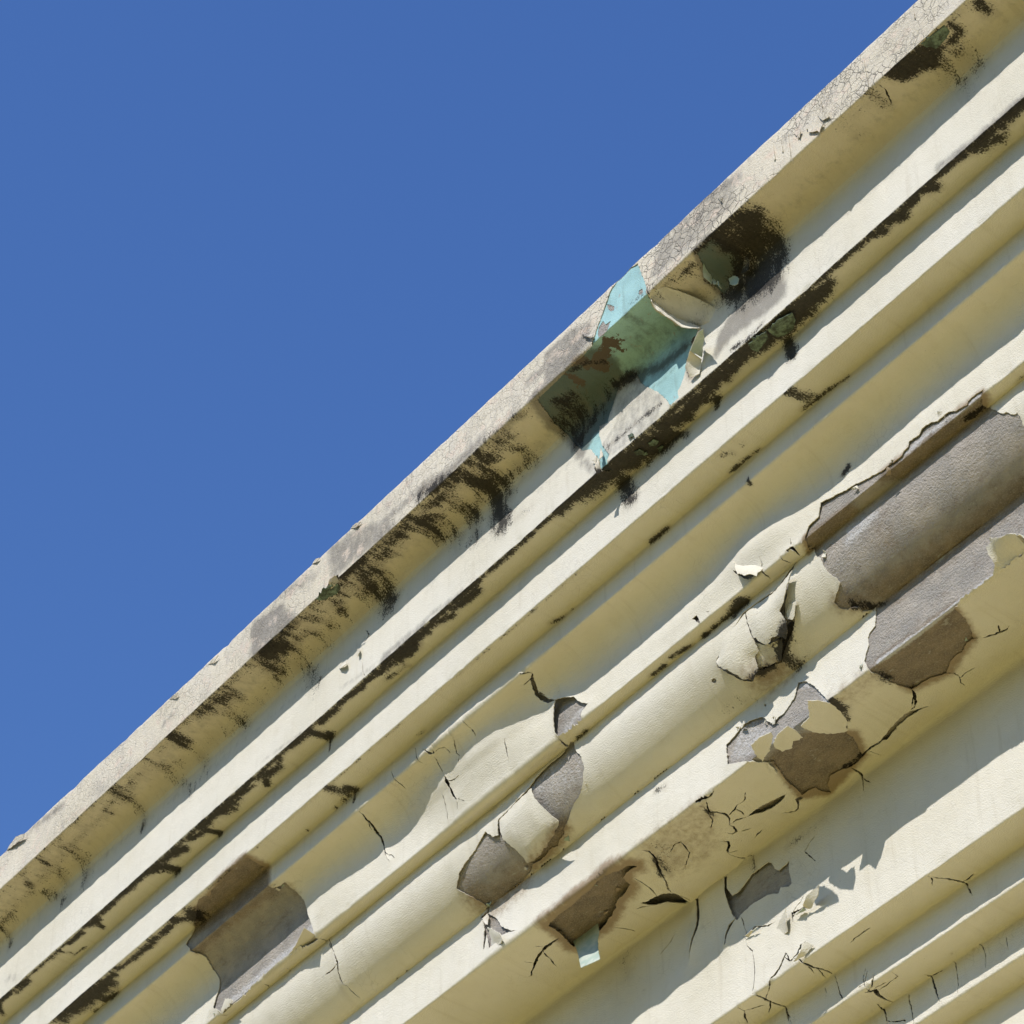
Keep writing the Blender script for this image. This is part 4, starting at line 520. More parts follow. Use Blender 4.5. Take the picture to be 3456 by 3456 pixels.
DIRT = [
    ([[-6.7694,0.0433],[-6.6062,0.083],[-6.521,0.1974],[-6.6424,0.2019],[-6.7568,0.1946]],0.0324,0.85,1,-99),
    ([[-6.3016,0.0087],[-6.058,0.0904],[-5.9289,0.1896],[-6.1632,0.1651],[-6.2587,0.1579]],0.0367,0.72,1,-99),
    ([[-7.3607,0.1147],[-7.2899,0.1105]],0.0281,0.6,0,-99),
    ([[-6.6234,0],[-6.4101,0.071]],0.0432,0.62,0,-99),
    ([[-5.8096,0.1282],[-5.9783,0.1259]],0.0324,0.7,0,-99),
    ([[-8.3002,0.0178],[-8.0782,0.0519]],0.0281,0.7,0,-99),
    ([[-7.8272,0],[-7.632,0.0119]],0.0216,0.5,0,-99),
    ([[-8.5198,0],[-8.3575,0]],0.0194,0.7,0,-99),
    ([[-7.1819,0.222],[-7.035,0.2166]],0.0173,0.5,0,-99),
    ([[-5.8097,0.1255],[-5.5984,0.1773],[-5.423,0.1651]],0.0367,0.75,0,-99),
    ([[-6.0885,0.1032],[-5.9323,0.1202]],0.0281,0.6,0,-99),
    ([[-5.1653,0.0959],[-4.9974,0.1102]],0.0324,0.75,0,-99),
    ([[-4.3011,0],[-4.1235,0.0508]],0.0324,0.85,0,-99),
    ([[-4.1565,0.1496],[-4.256,0.1328]],0.0238,0.7,0,-99),
    ([[-5.3794,0.2035],[-5.229,0.1974]],0.0281,0.6,0,-99),
    ([[-5.0726,0.0417],[-4.9517,0.0425],[-4.8522,0.0953],[-4.8541,0.1625],[-4.9547,0.1781],[-5.0742,0.1613]],0.0216,0.75,1,-99),
    ([[-4.4584,0],[-4.2668,0.0229],[-4.1488,0.0314],[-4.1391,0.1195],[-4.2597,0.1604],[-4.404,0.1548],[-4.5331,0.1396]],0.0259,0.6,1,-99),
    ([[-4.2918,0.4785],[-4.1404,0.5321],[-4.1314,0.6064],[-4.2284,0.6017],[-4.3421,0.5834],[-4.4093,0.5904],[-4.4442,0.6093],[-4.4045,0.5284]],0.0259,0.82,1,-99),
    ([[-4.9279,0.3966],[-4.8707,0.3647],[-4.8129,0.4262],[-4.699,0.5973],[-4.7397,0.669],[-4.9646,0.6483],[-4.9976,0.5725],[-4.9242,0.5252]],0.013,0.5,1,-99),
    ([[-5.1055,0.5511],[-5.0451,0.6488],[-5.0445,0.6883]],0.0281,0.62,0,-99),
    ([[-4.8707,0.3647],[-4.804,0.4254]],0.0238,1.1,0,-99),
    ([[-3.7179,0.0611],[-3.5789,0.0863],[-3.372,0.0944]],0.0259,0.45,0,-99),
    ([[-3.463,0.6492],[-3.3697,0.6643]],0.0238,0.75,0,-99),
    ([[-3.3691,0.6605],[-3.283,0.674]],0.0238,0.75,0,-99),
    ([[-3.2783,0.6693],[-3.1168,0.667]],0.0238,0.75,0,-99),
    ([[-6.1845,0.6737],[-6.0384,0.6864]],0.0324,0.75,0,-99),
    ([[-6.1845,0.6495],[-5.9595,0.6624]],0.0238,0.7,0,-99),
    ([[-5.9324,0.648],[-5.7562,0.6687]],0.0216,0.6,0,-99),
    ([[-6.916,0.6419],[-6.6862,0.6629]],0.0151,0.5,0,-99),
    ([[-8.6846,0.5887],[-8.6108,0.6303]],0.0324,0.5,0,-99),
    ([[-6.4454,0.6156],[-6.2475,0.6562]],0.0173,0.5,0,-99),
    ([[-5.1409,0.2005],[-4.9621,0.1979],[-4.87,0.2267],[-4.8737,0.2969],[-4.8977,0.3526],[-4.9559,0.4153],[-4.9937,0.4594],[-5.0573,0.4573],[-5.1045,0.5106],[-5.1899,0.3151]],0.0324,1.15,1,-99),
    ([[-4.886,0.3609],[-4.8098,0.3873],[-4.6993,0.4476],[-4.5865,0.4526]],0.0324,0.85,0,-99),
    ([[-4.6768,0.2],[-4.6754,0.2507]],0.0216,0.6,0,-99),
    ([[-4.6442,0.3717],[-4.6697,0.3054],[-4.7351,0.2859]],0.0756,0.42,0,-99),
    ([[-4.3364,0.2016],[-4.3553,0.2363],[-4.376,0.2691],[-4.3965,0.3016],[-4.3981,0.3342],[-4.3918,0.3673],[-4.3804,0.3907],[-4.3535,0.3749],[-4.3009,0.3582],[-4.2688,0.3404],[-4.2518,0.3158],[-4.2529,0.2723],[-4.2579,0.2252],[-4.2608,0.1984],[-4.3024,0.1979]],0.013,1.25,1,-99),
    ([[-8.6294,0.2591],[-7.6502,0.2476]],0.0756,0.4,0,-99),
    ([[-7.6502,0.2476],[-6.795,0.2619]],0.0756,0.4,0,-99),
    ([[-6.795,0.2619],[-5.8578,0.2759]],0.0756,0.4,0,-99),
    ([[-5.4856,0.3341],[-4.5447,0.3556]],0.054,0.36,0,-99),
    ([[-4.4922,0.3043],[-3.5076,0.2957]],0.054,0.36,0,-99),
    ([[-3.5076,0.2957],[-3.031,0.3083]],0.054,0.36,0,-99),
    ([[-8.7791,0.3675],[-5.4951,0.5201]],0.0281,0.34,0,-99),
    ([[-5.4951,0.5201],[-3.1545,0.4921]],0.0281,0.34,0,-99),
]
BROWN = [
    ([[-4.7976,0.219],[-4.7982,0.2492]],0.0194,1.1,0,-99),
    ([[-4.894,0.2464],[-4.8523,0.2493],[-4.8273,0.2435]],0.0216,1.1,0,-99),
    ([[-4.9261,0.2058],[-4.8942,0.2839]],0.0281,0.9,0,-99),
    ([[-4.9961,0.218],[-4.9918,0.2743]],0.0194,0.8,0,-99),
    ([[-4.806,0.2705],[-4.7947,0.291]],0.0086,0.9,0,-99),
    ([[-4.7587,0.2312],[-4.7622,0.2639]],0.0065,0.8,0,-99),
    ([[-7.1383,0.9752],[-7.1398,1.069],[-7.1367,1.1476],[-7.3231,1.1299],[-7.6072,1.0848],[-7.521,1.0049],[-7.3993,0.9929],[-7.2674,0.973]],0.0216,0.9,1,-99),
    ([[-7.6138,1.1711],[-7.341,1.1691],[-7.1437,1.1827]],0.0259,0.7,0,-99),
    ([[-7.0615,1.2532],[-7.0723,1.1975]],0.0216,0.5,0,-99),
    ([[-5.6544,2.0272],[-5.6277,2.0304],[-5.6107,2.0417],[-5.589,2.0438],[-5.5733,2.0485],[-5.5552,2.0714],[-5.5794,2.0662],[-5.6035,2.0661],[-5.629,2.0747],[-5.6352,2.0874],[-5.6401,2.112],[-5.6793,2.1243],[-5.7186,2.1263],[-5.7434,2.1366],[-5.7509,2.148],[-5.777,2.1568],[-5.7933,2.1677],[-5.8232,2.172],[-5.8421,2.1798],[-5.8786,2.1867],[-5.8873,2.181],[-5.9493,2.1827],[-6.0103,2.1808],[-5.9995,2.1514],[-5.9809,2.1105],[-5.9724,2.0678],[-5.9745,2.0439],[-5.909,2.0421],[-5.844,2.0404],[-5.7918,2.0335],[-5.7474,2.0379],[-5.6983,2.028]],0.0324,1.1,1,-99),
    ([[-4.3972,2.0213],[-4.0818,2.0263],[-4.1376,2.1592],[-4.2974,2.2107],[-4.4124,2.1711]],0.0216,0.85,1,-99),
    ([[-4.9073,2.0728],[-4.7834,2.0691],[-4.6661,2.1781],[-4.7239,2.2649],[-4.9196,2.3031],[-4.975,2.2433]],0.0216,1,1,-99),
    ([[-4.3388,1.7693],[-4.1287,1.7949],[-3.9033,1.7985],[-3.7397,1.7955],[-3.7591,1.8152],[-4.032,1.8134],[-4.3058,1.815]],0.0432,0.75,1,-99),
    ([[-3.7058,1.4712],[-3.9239,1.4687],[-4.1083,1.4647],[-4.0764,1.5027],[-3.8905,1.511],[-3.7407,1.5096]],0.0259,1,1,-99),
    ([[-4.4578,1.4677],[-4.3835,1.4675],[-4.2772,1.4745],[-4.2796,1.4968],[-4.4825,1.513]],0.0173,1,1,-99),
    ([[-6.0662,1.8099],[-6.23,1.8146],[-6.2593,1.7585]],0.0648,0.8,0,-99),
    ([[-5.7845,1.7532],[-5.8899,1.7805],[-5.9879,1.7873]],0.0324,0.9,0,-99),
    ([[-4.8351,1.7672],[-4.7586,1.7806]],0.0648,0.75,0,-99),
    ([[-4.4452,1.7347],[-4.3964,1.7686]],0.0432,0.8,0,-99),
    ([[-5.4757,2.0329],[-5.3153,2.0378],[-5.2016,2.0355],[-5.2286,2.0791],[-5.3042,2.1804],[-5.3939,2.1867],[-5.4848,2.1523],[-5.4849,2.1117]],0.0432,0.42,1,-99),
    ([[-5.4921,2.1025],[-5.4848,2.1523]],0.0432,0.5,0,-99),
    ([[-4.5918,2.0357],[-4.424,2.0528]],0.054,0.45,0,-99),
    ([[-4.8663,1.7866],[-4.8599,1.8275]],0.0432,0.4,0,-99),
    ([[-4.5521,2.0408],[-4.4728,2.0412]],0.0648,0.45,0,-99),
    ([[-4.2007,1.6755],[-4.2097,1.6201]],0.0648,0.4,0,-99),
    ([[-4.5356,0.4635],[-4.5662,0.537],[-4.5622,0.6063]],0.0238,0.75,0,-99),
]
PALE = [
    ([[-4.3967,2.0181],[-4.2224,2.026],[-4.0793,2.0238]],0.0097,1,0,-99),
    ([[-4.0751,2.0232],[-3.984,2.0215],[-3.924,2.019]],0.0097,0.9,0,-99),
    ([[-4.0357,1.4522],[-3.9175,1.4429],[-3.8047,1.4581],[-3.7136,1.4563]],0.0151,0.8,0,-99),
    ([[-4.3247,1.5513],[-4.2038,1.5748]],0.0238,0.7,0,-99),
    ([[-4.3301,1.5864],[-4.2424,1.5773]],0.0238,0.75,0,-99),
    ([[-4.9827,1.8617],[-4.8577,1.967],[-4.9219,2.0086],[-5.0404,1.9623]],0.0151,0.55,1,-99),
    ([[-4.7304,1.8767],[-4.6581,1.9218],[-4.609,2.019]],0.0173,0.8,0,-99),
    ([[-5.8447,1.5701],[-5.7408,1.5388],[-5.66,1.6098],[-5.5946,1.6017],[-5.6219,1.6734],[-5.7196,1.6583],[-5.8006,1.6115]],0.0151,0.45,1,-99),
    ([[-7.5656,1.4431],[-7.3336,1.4281],[-7.1058,1.4248],[-7.0258,1.3963],[-7.0056,1.4615],[-7.208,1.4621],[-7.5743,1.4737]],0.0151,0.62,1,-99),
    ([[-5.6204,1.458],[-5.5181,1.4115]],0.0324,0.6,0,-99),
    ([[-4.3911,1.8492],[-4.1188,1.863],[-3.775,1.902]],0.0432,0.32,0,-99),
]
CRACK_SHADE = [
    ([[-5.386,2.5349],[-5.413,2.5453],[-5.4276,2.5671],[-5.438,2.6027]],0.012,1,0,-99),
    ([[-4.6414,2.2538],[-4.6679,2.2602],[-4.6963,2.2639],[-4.7211,2.2662],[-4.761,2.2721],[-4.7804,2.2742],[-4.8017,2.2657]],0.012,1,0,-99),
    ([[-6.584,1.1573],[-6.5912,1.179],[-6.6021,1.1985],[-6.6027,1.2206],[-6.6032,1.2381],[-6.6057,1.2628],[-6.598,1.2833],[-6.5946,1.3032],[-6.5911,1.3251],[-6.5877,1.3493],[-6.583,1.3734],[-6.5742,1.3952],[-6.5617,1.4167]],0.012,1,0,-99),
    ([[-6.9972,1.4679],[-6.9999,1.5053],[-6.9836,1.5215],[-6.9759,1.5413],[-6.9674,1.5651],[-6.9586,1.587],[-6.9533,1.61],[-6.9485,1.6356],[-6.9601,1.6713],[-6.965,1.7071],[-6.954,1.7217]],0.012,1,0,-99),
    ([[-6.9539,1.7215],[-6.9516,1.7488],[-6.9463,1.7839]],0.012,1,0,-99),
    ([[-7.2188,1.4878],[-7.2209,1.5064],[-7.2176,1.5277]],0.012,1,0,-99),
    ([[-7.3532,1.4653],[-7.3506,1.502],[-7.3598,1.5187]],0.012,1,0,-99),
    ([[-7.6096,1.467],[-7.5871,1.491]],0.012,1,0,-99),
    ([[-6.6026,1.0522],[-6.6155,1.0683],[-6.6127,1.0907],[-6.6116,1.111]],0.012,1,0,-99),
    ([[-6.1797,1.2764],[-6.1793,1.3071],[-6.1764,1.3296],[-6.1744,1.3486],[-6.1673,1.3867],[-6.1533,1.4148]],0.012,1,0,-99),
    ([[-6.1452,1.4153],[-6.1166,1.4405]],0.012,1,0,-99),
    ([[-6.1539,1.4236],[-6.1618,1.4441]],0.012,1,0,-99),
    ([[-6.179,1.1777],[-6.1883,1.2123],[-6.1871,1.248],[-6.1806,1.2776]],0.012,1,0,-99),
    ([[-6.2099,1.1355],[-6.1836,1.1569],[-6.1689,1.1644],[-6.1482,1.1476]],0.012,1,0,-99),
    ([[-6.0545,1.1553],[-6.0671,1.1771],[-6.0809,1.197],[-6.0891,1.2207],[-6.0804,1.2406],[-6.0939,1.2708]],0.012,1,0,-99),
    ([[-6.2607,1.0889],[-6.2524,1.1154],[-6.2456,1.1432],[-6.2368,1.1646],[-6.2306,1.1844]],0.012,1,0,-99),
    ([[-5.9801,1.1551],[-5.9763,1.1863],[-5.9795,1.2175]],0.012,1,0,-99),
    ([[-6.3952,1.1109],[-6.3845,1.134],[-6.3736,1.1581],[-6.376,1.1788],[-6.3765,1.2041]],0.012,1,0,-99),
    ([[-5.6796,1.1552],[-5.6519,1.1631],[-5.6438,1.177]],0.012,1,0,-99),
    ([[-6.2245,1.3397],[-6.2226,1.3641],[-6.2218,1.3896],[-6.2234,1.4108],[-6.2224,1.4303],[-6.225,1.4471]],0.012,1,0,-99),
    ([[-5.8668,1.3388],[-5.8705,1.3652],[-5.8707,1.3881],[-5.8737,1.4092],[-5.8754,1.4303]],0.012,1,0,-99),
    ([[-5.4888,2.0326],[-5.4761,2.0524],[-5.4859,2.0893],[-5.5085,2.1169],[-5.5225,2.1435],[-5.5332,2.172],[-5.5583,2.2035],[-5.5668,2.2288]],0.012,1,0,-99),
    ([[-5.6081,2.1047],[-5.6009,2.1371],[-5.5995,2.1745],[-5.6058,2.1948]],0.012,1,0,-99),
    ([[-5.7136,2.2048],[-5.6846,2.2101],[-5.6697,2.2194]],0.012,1,0,-99),
    ([[-5.8405,2.2162],[-5.828,2.2424],[-5.8227,2.2681],[-5.8232,2.2876]],0.012,1,0,-99),
    ([[-5.1815,2.0345],[-5.2048,2.0615],[-5.2185,2.0814],[-5.2015,2.097],[-5.19,2.123],[-5.1948,2.1419],[-5.2143,2.1615]],0.012,1,0,-99),
    ([[-5.2164,2.1625],[-5.1807,2.1639],[-5.1456,2.1804]],0.012,1,0,-99),
    ([[-5.2518,2.1745],[-5.2429,2.1982],[-5.2269,2.2001],[-5.2155,2.1791],[-5.2177,2.1607]],0.012,1,0,-99),
    ([[-5.2273,2.1999],[-5.205,2.219],[-5.192,2.2293]],0.012,1,0,-99),
    ([[-5.1831,2.1307],[-5.1525,2.1279],[-5.1303,2.1216]],0.012,1,0,-99),
    ([[-5.1508,2.1267],[-5.1462,2.151],[-5.1516,2.1736]],0.012,1,0,-99),
    ([[-5.2178,2.2688],[-5.1938,2.2634],[-5.1787,2.262]],0.012,1,0,-99),
    ([[-5.2897,2.1876],[-5.2772,2.2092],[-5.2906,2.2256],[-5.308,2.2331],[-5.3183,2.2507]],0.012,1,0,-99),
    ([[-5.313,2.2447],[-5.2926,2.2628]],0.012,1,0,-99),
    ([[-5.4243,2.0993],[-5.3965,2.0913],[-5.3756,2.0988],[-5.3811,2.1231],[-5.3866,2.1453],[-5.4151,2.1585],[-5.4417,2.1724]],0.012,1,0,-99),
    ([[-5.3639,2.6091],[-5.3391,2.6256],[-5.3107,2.604],[-5.2965,2.6104]],0.012,1,0,-99),
    ([[-5.3541,2.6172],[-5.3486,2.6541],[-5.3282,2.683],[-5.3253,2.7103],[-5.3237,2.7372],[-5.3241,2.7608],[-5.3276,2.784],[-5.3325,2.806],[-5.3402,2.8286]],0.012,1,0,-99),
    ([[-5.1374,2.687],[-5.1356,2.6572],[-5.1079,2.6625],[-5.0733,2.6586],[-5.0521,2.6626]],0.012,1,0,-99),
    ([[-5.1605,2.8218],[-5.1305,2.8135],[-5.1139,2.7898],[-5.0947,2.7845]],0.012,1,0,-99),
    ([[-5.1605,2.8218],[-5.1706,2.8018],[-5.1815,2.7782],[-5.2071,2.8072],[-5.2365,2.8265],[-5.2583,2.8286]],0.012,1,0,-99),
    ([[-5.1215,2.8343],[-5.1208,2.8573],[-5.1201,2.8836],[-5.1111,2.9125],[-5.1085,2.9495]],0.012,1,0,-99),
    ([[-5.3329,2.8397],[-5.3296,2.8635],[-5.3315,2.8863],[-5.3271,2.921],[-5.3193,2.9553],[-5.3158,2.9824],[-5.313,3.0041],[-5.3096,3.0254]],0.012,1,0,-99),
    ([[-5.4154,2.8389],[-5.4153,2.8658],[-5.4376,2.8863],[-5.4523,2.9086],[-5.4747,2.9314]],0.012,1,0,-99),
    ([[-5.4135,2.8632],[-5.3855,2.8801],[-5.3552,2.8936]],0.012,1,0,-99),
    ([[-5.0646,2.4611],[-5.0433,2.4933],[-5.023,2.5218]],0.012,1,0,-99),
    ([[-5.0646,2.4611],[-5.0433,2.4409],[-5.0217,2.4322],[-5.0001,2.4276]],0.012,1,0,-99),
    ([[-5.1522,3.0165],[-5.1445,3.0006],[-5.1487,2.9793]],0.012,1,0,-99),
    ([[-5.7528,2.4532],[-5.7303,2.442],[-5.7051,2.4357],[-5.6741,2.4107]],0.012,1,0,-99),
    ([[-5.3199,2.2511],[-5.3176,2.2846],[-5.3112,2.3157],[-5.2869,2.3406]],0.012,1,0,-99),
    ([[-5.2831,2.3402],[-5.2849,2.3659],[-5.285,2.4008]],0.012,1,0,-99),
    ([[-5.2132,2.0231],[-5.1831,2.0244],[-5.1579,2.0316],[-5.1337,2.0252]],0.012,1,0,-99),
    ([[-5.2151,2.0378],[-5.211,2.0519],[-5.2235,2.0742]],0.012,1,0,-99),
    ([[-5.2244,2.0747],[-5.2305,2.0931],[-5.2402,2.1141],[-5.2686,2.1303]],0.012,1,0,-99),
    ([[-5.0787,2.1064],[-5.101,2.1247],[-5.1249,2.1248]],0.012,1,0,-99),
    ([[-5.5659,2.2286],[-5.5633,2.2578],[-5.562,2.28],[-5.567,2.3035]],0.012,1,0,-99),
    ([[-4.1188,2.1812],[-4.0922,2.1952],[-4.0689,2.2039],[-4.0511,2.2094],[-4.0365,2.2045]],0.012,1,0,-99),
    ([[-4.2991,2.2064],[-4.2846,2.2272],[-4.2886,2.2531],[-4.3051,2.2727],[-4.3046,2.2893]],0.012,1,0,-99),
    ([[-4.2869,2.2561],[-4.2642,2.2519],[-4.2303,2.2587]],0.012,1,0,-99),
    ([[-4.4103,2.1747],[-4.4213,2.1936],[-4.442,2.2194],[-4.4613,2.233]],0.012,1,0,-99),
    ([[-4.6969,2.2692],[-4.6914,2.3053],[-4.6825,2.3224]],0.012,1,0,-99),
    ([[-4.5864,2.8407],[-4.5726,2.8721],[-4.5594,2.8901],[-4.5464,2.9202],[-4.5383,2.9511],[-4.5323,2.9793],[-4.5207,3.0089]],0.012,1,0,-99),
    ([[-4.7875,2.2796],[-4.7899,2.3051],[-4.7878,2.3309],[-4.7897,2.355],[-4.7933,2.3936]],0.012,1,0,-99),
    ([[-4.9951,3.0746],[-4.9826,3.0864],[-4.9699,3.0921],[-4.9826,3.1197],[-4.9851,3.1469],[-4.9808,3.182]],0.012,1,0,-99),
    ([[-4.9645,3.0996],[-4.9291,3.1045],[-4.9065,3.1035],[-4.8824,3.1023],[-4.8773,3.0754]],0.012,1,0,-99),
    ([[-4.8257,3.1564],[-4.8161,3.1851],[-4.8109,3.2187],[-4.8046,3.2528],[-4.7958,3.2857]],0.012,1,0,-99),
    ([[-5.019,3.149],[-5.0279,3.1775],[-5.0186,3.1938],[-5.0142,3.2229],[-5.0157,3.2495]],0.012,1,0,-99),
    ([[-4.7243,3.1758],[-4.7179,3.194],[-4.7171,3.219],[-4.7174,3.2463],[-4.7187,3.2698],[-4.7253,3.2925]],0.012,1,0,-99),
    ([[-4.6187,3.1775],[-4.6088,3.1924],[-4.6021,3.2257],[-4.6041,3.2482],[-4.6082,3.2694]],0.012,1,0,-99),
    ([[-4.9158,3.1899],[-4.9184,3.2118],[-4.9129,3.2333],[-4.9134,3.2551],[-4.9124,3.2766],[-4.9117,3.2989]],0.012,1,0,-99),
    ([[-4.5156,3.2134],[-4.5158,3.2357],[-4.5146,3.2616]],0.012,1,0,-99),
    ([[-5.0068,3.0613],[-4.9724,3.0613]],0.012,1,0,-99),
    ([[-4.9787,3.0566],[-4.9741,3.0388],[-4.9649,3.0197]],0.012,1,0,-99),
    ([[-4.9607,2.8845],[-4.9304,2.8791],[-4.9013,2.8803],[-4.8711,2.8804]],0.012,1,0,-99),
    ([[-5.9952,2.1076],[-6.0266,2.1062],[-6.0475,2.1093],[-6.069,2.1095],[-6.0879,2.1129],[-6.1114,2.1179],[-6.1321,2.1242],[-6.1527,2.1336],[-6.1751,2.1462],[-6.1953,2.155],[-6.2229,2.1737]],0.012,1,0,-99),
    ([[-6.0662,2.1056],[-6.0809,2.079]],0.012,1,0,-99),
    ([[-6.153,2.1314],[-6.1671,2.1005]],0.012,1,0,-99),
    ([[-6.2228,2.1741],[-6.2577,2.1543]],0.012,1,0,-99),
    ([[-5.6079,2.1046],[-5.5997,2.1405],[-5.6012,2.176],[-5.607,2.1958]],0.012,1,0,-99),
    ([[-5.7117,2.207],[-5.6891,2.2082],[-5.6722,2.2173]],0.012,1,0,-99),
    ([[-6.0216,1.592],[-6.0257,1.6128],[-6.0273,1.6367]],0.012,1,0,-99),
    ([[-4.5645,1.4624],[-4.5607,1.4847],[-4.5594,1.4968]],0.012,1,0,-99),
    ([[-4.5344,1.462],[-4.5075,1.467],[-4.5137,1.4975]],0.012,1,0,-99),
    ([[-4.6478,1.4558],[-4.6483,1.4775],[-4.6494,1.4961]],0.012,1,0,-99),
    ([[-4.6413,1.4128],[-4.6403,1.4375],[-4.6499,1.4545]],0.012,1,0,-99),
    ([[-4.5108,1.4297],[-4.5101,1.4565]],0.012,1,0,-99),
    ([[-4.9719,1.4287],[-4.9561,1.4335],[-4.9436,1.463]],0.012,1,0,-99),
    ([[-4.9073,1.4447],[-4.8938,1.4536]],0.012,1,0,-99),
    ([[-5.1008,2.9635],[-5.0953,2.9899],[-5.0914,3.0151],[-5.0883,3.0382],[-5.0785,3.0585]],0.012,1,0,-99),
    ([[-4.979,3.0898],[-4.9824,3.0631],[-4.9841,3.0359],[-4.97,3.0078]],0.012,1,0,-99),
    ([[-3.5028,0.1997],[-3.5042,0.2284],[-3.5157,0.2467],[-3.5243,0.269],[-3.5368,0.2805]],0.012,1,0,-99),
    ([[-3.5406,0.2876],[-3.5433,0.3036]],0.012,1,0,-99),
    ([[-3.1026,0.2432],[-3.117,0.2639]],0.012,1,0,-99),
    ([[-6.3066,0.4415],[-6.2929,0.4593],[-6.2831,0.4806],[-6.2944,0.4954],[-6.3092,0.4956]],0.012,1,0,-99),
    ([[-6.3164,0.585],[-6.312,0.6073],[-6.3081,0.6353],[-6.2955,0.6619]],0.012,1,0,-99),
    ([[-6.5859,1.3598],[-6.573,1.3772],[-6.5498,1.3969],[-6.5373,1.4139]],0.012,1,0,-99),
    ([[-6.6052,1.2107],[-6.6157,1.2287],[-6.6186,1.2443]],0.012,1,0,-99),
    ([[-6.9512,1.6377],[-6.9747,1.6442],[-7.001,1.6458],[-7.0182,1.6428],[-7.0463,1.6442]],0.012,1,0,-99),
    ([[-6.9875,1.5285],[-6.9785,1.5525],[-6.9682,1.5712]],0.012,1,0,-99),
    ([[-6.1775,1.3135],[-6.1541,1.3288],[-6.1336,1.3344],[-6.1137,1.3374],[-6.0975,1.3429]],0.012,1,0,-99),
    ([[-6.1633,1.1636],[-6.1369,1.1631],[-6.1162,1.1735],[-6.1146,1.1885],[-6.1129,1.2053]],0.012,1,0,-99),
    ([[-5.6824,1.2341],[-5.6743,1.2499],[-5.6688,1.2613],[-5.6601,1.2732]],0.012,1,0,-99),
    ([[-5.6536,1.1844],[-5.6829,1.1884],[-5.7046,1.1889]],0.012,1,0,-99),
    ([[-5.3489,2.6181],[-5.3484,2.6035],[-5.3549,2.575],[-5.3565,2.5566],[-5.3616,2.5369]],0.012,1,0,-99),
    ([[-5.316,2.6086],[-5.2876,2.6172],[-5.2609,2.629],[-5.2424,2.636],[-5.2198,2.6397]],0.012,1,0,-99),
    ([[-5.1372,2.6753],[-5.1251,2.6619],[-5.1095,2.654]],0.012,1,0,-99),
    ([[-5.1336,2.6586],[-5.125,2.6499],[-5.1109,2.6376],[-5.0979,2.633],[-5.0866,2.6172]],0.012,1,0,-99),
    ([[-5.145,2.8187],[-5.1273,2.8311],[-5.1169,2.8501],[-5.1167,2.8585],[-5.1168,2.87]],0.012,1,0,-99),
    ([[-5.1901,2.7862],[-5.1769,2.8023],[-5.1661,2.818]],0.012,1,0,-99),
    ([[-5.2511,2.8275],[-5.2644,2.8368],[-5.2906,2.8523],[-5.3169,2.8665],[-5.3392,2.8812]],0.012,1,0,-99),
    ([[-5.1205,2.8571],[-5.1289,2.8783],[-5.1402,2.9025]],0.012,1,0,-99),
    ([[-5.116,2.8957],[-5.1247,2.9152],[-5.1326,2.9329],[-5.1357,2.9446]],0.012,1,0,-99),
    ([[-5.3288,2.8938],[-5.3566,2.9187],[-5.3746,2.9289],[-5.3861,2.9414]],0.012,1,0,-99),
    ([[-5.3196,2.9589],[-5.3134,2.9823],[-5.3078,2.9957],[-5.3054,3.0138],[-5.3014,3.0325]],0.012,1,0,-99),
    ([[-4.0721,2.2006],[-4.0627,2.1887],[-4.0538,2.1781]],0.012,1,0,-99),
    ([[-4.45,2.2264],[-4.4585,2.2293],[-4.4764,2.2316]],0.012,1,0,-99),
    ([[-4.4185,2.1915],[-4.4412,2.2064],[-4.4628,2.2227]],0.012,1,0,-99),
    ([[-4.5845,2.8522],[-4.5911,2.8631],[-4.6089,2.882]],0.012,1,0,-99),
    ([[-4.5447,2.9358],[-4.5277,2.941],[-4.515,2.9408],[-4.5045,2.9383],[-4.4927,2.9378]],0.012,1,0,-99),
    ([[-4.7918,2.3423],[-4.775,2.3669],[-4.7598,2.3835]],0.012,1,0,-99),
    ([[-4.9916,3.0805],[-4.9803,3.0769],[-4.9589,3.0716],[-4.9473,3.0607],[-4.9397,3.0448]],0.012,1,0,-99),
    ([[-4.9772,3.0908],[-4.9549,3.087],[-4.9445,3.0913],[-4.9311,3.0925],[-4.9148,3.0969]],0.012,1,0,-99),
    ([[-4.8265,3.1713],[-4.8069,3.1799],[-4.7909,3.1821],[-4.7705,3.1867]],0.012,1,0,-99),
    ([[-5.017,3.2312],[-4.9921,3.2471],[-4.9679,3.2589],[-4.9501,3.2643],[-4.9409,3.2731]],0.012,1,0,-99),
    ([[-6.0837,2.1105],[-6.0988,2.136],[-6.1082,2.1649],[-6.1237,2.1869],[-6.1318,2.2082]],0.012,1,0,-99),
]
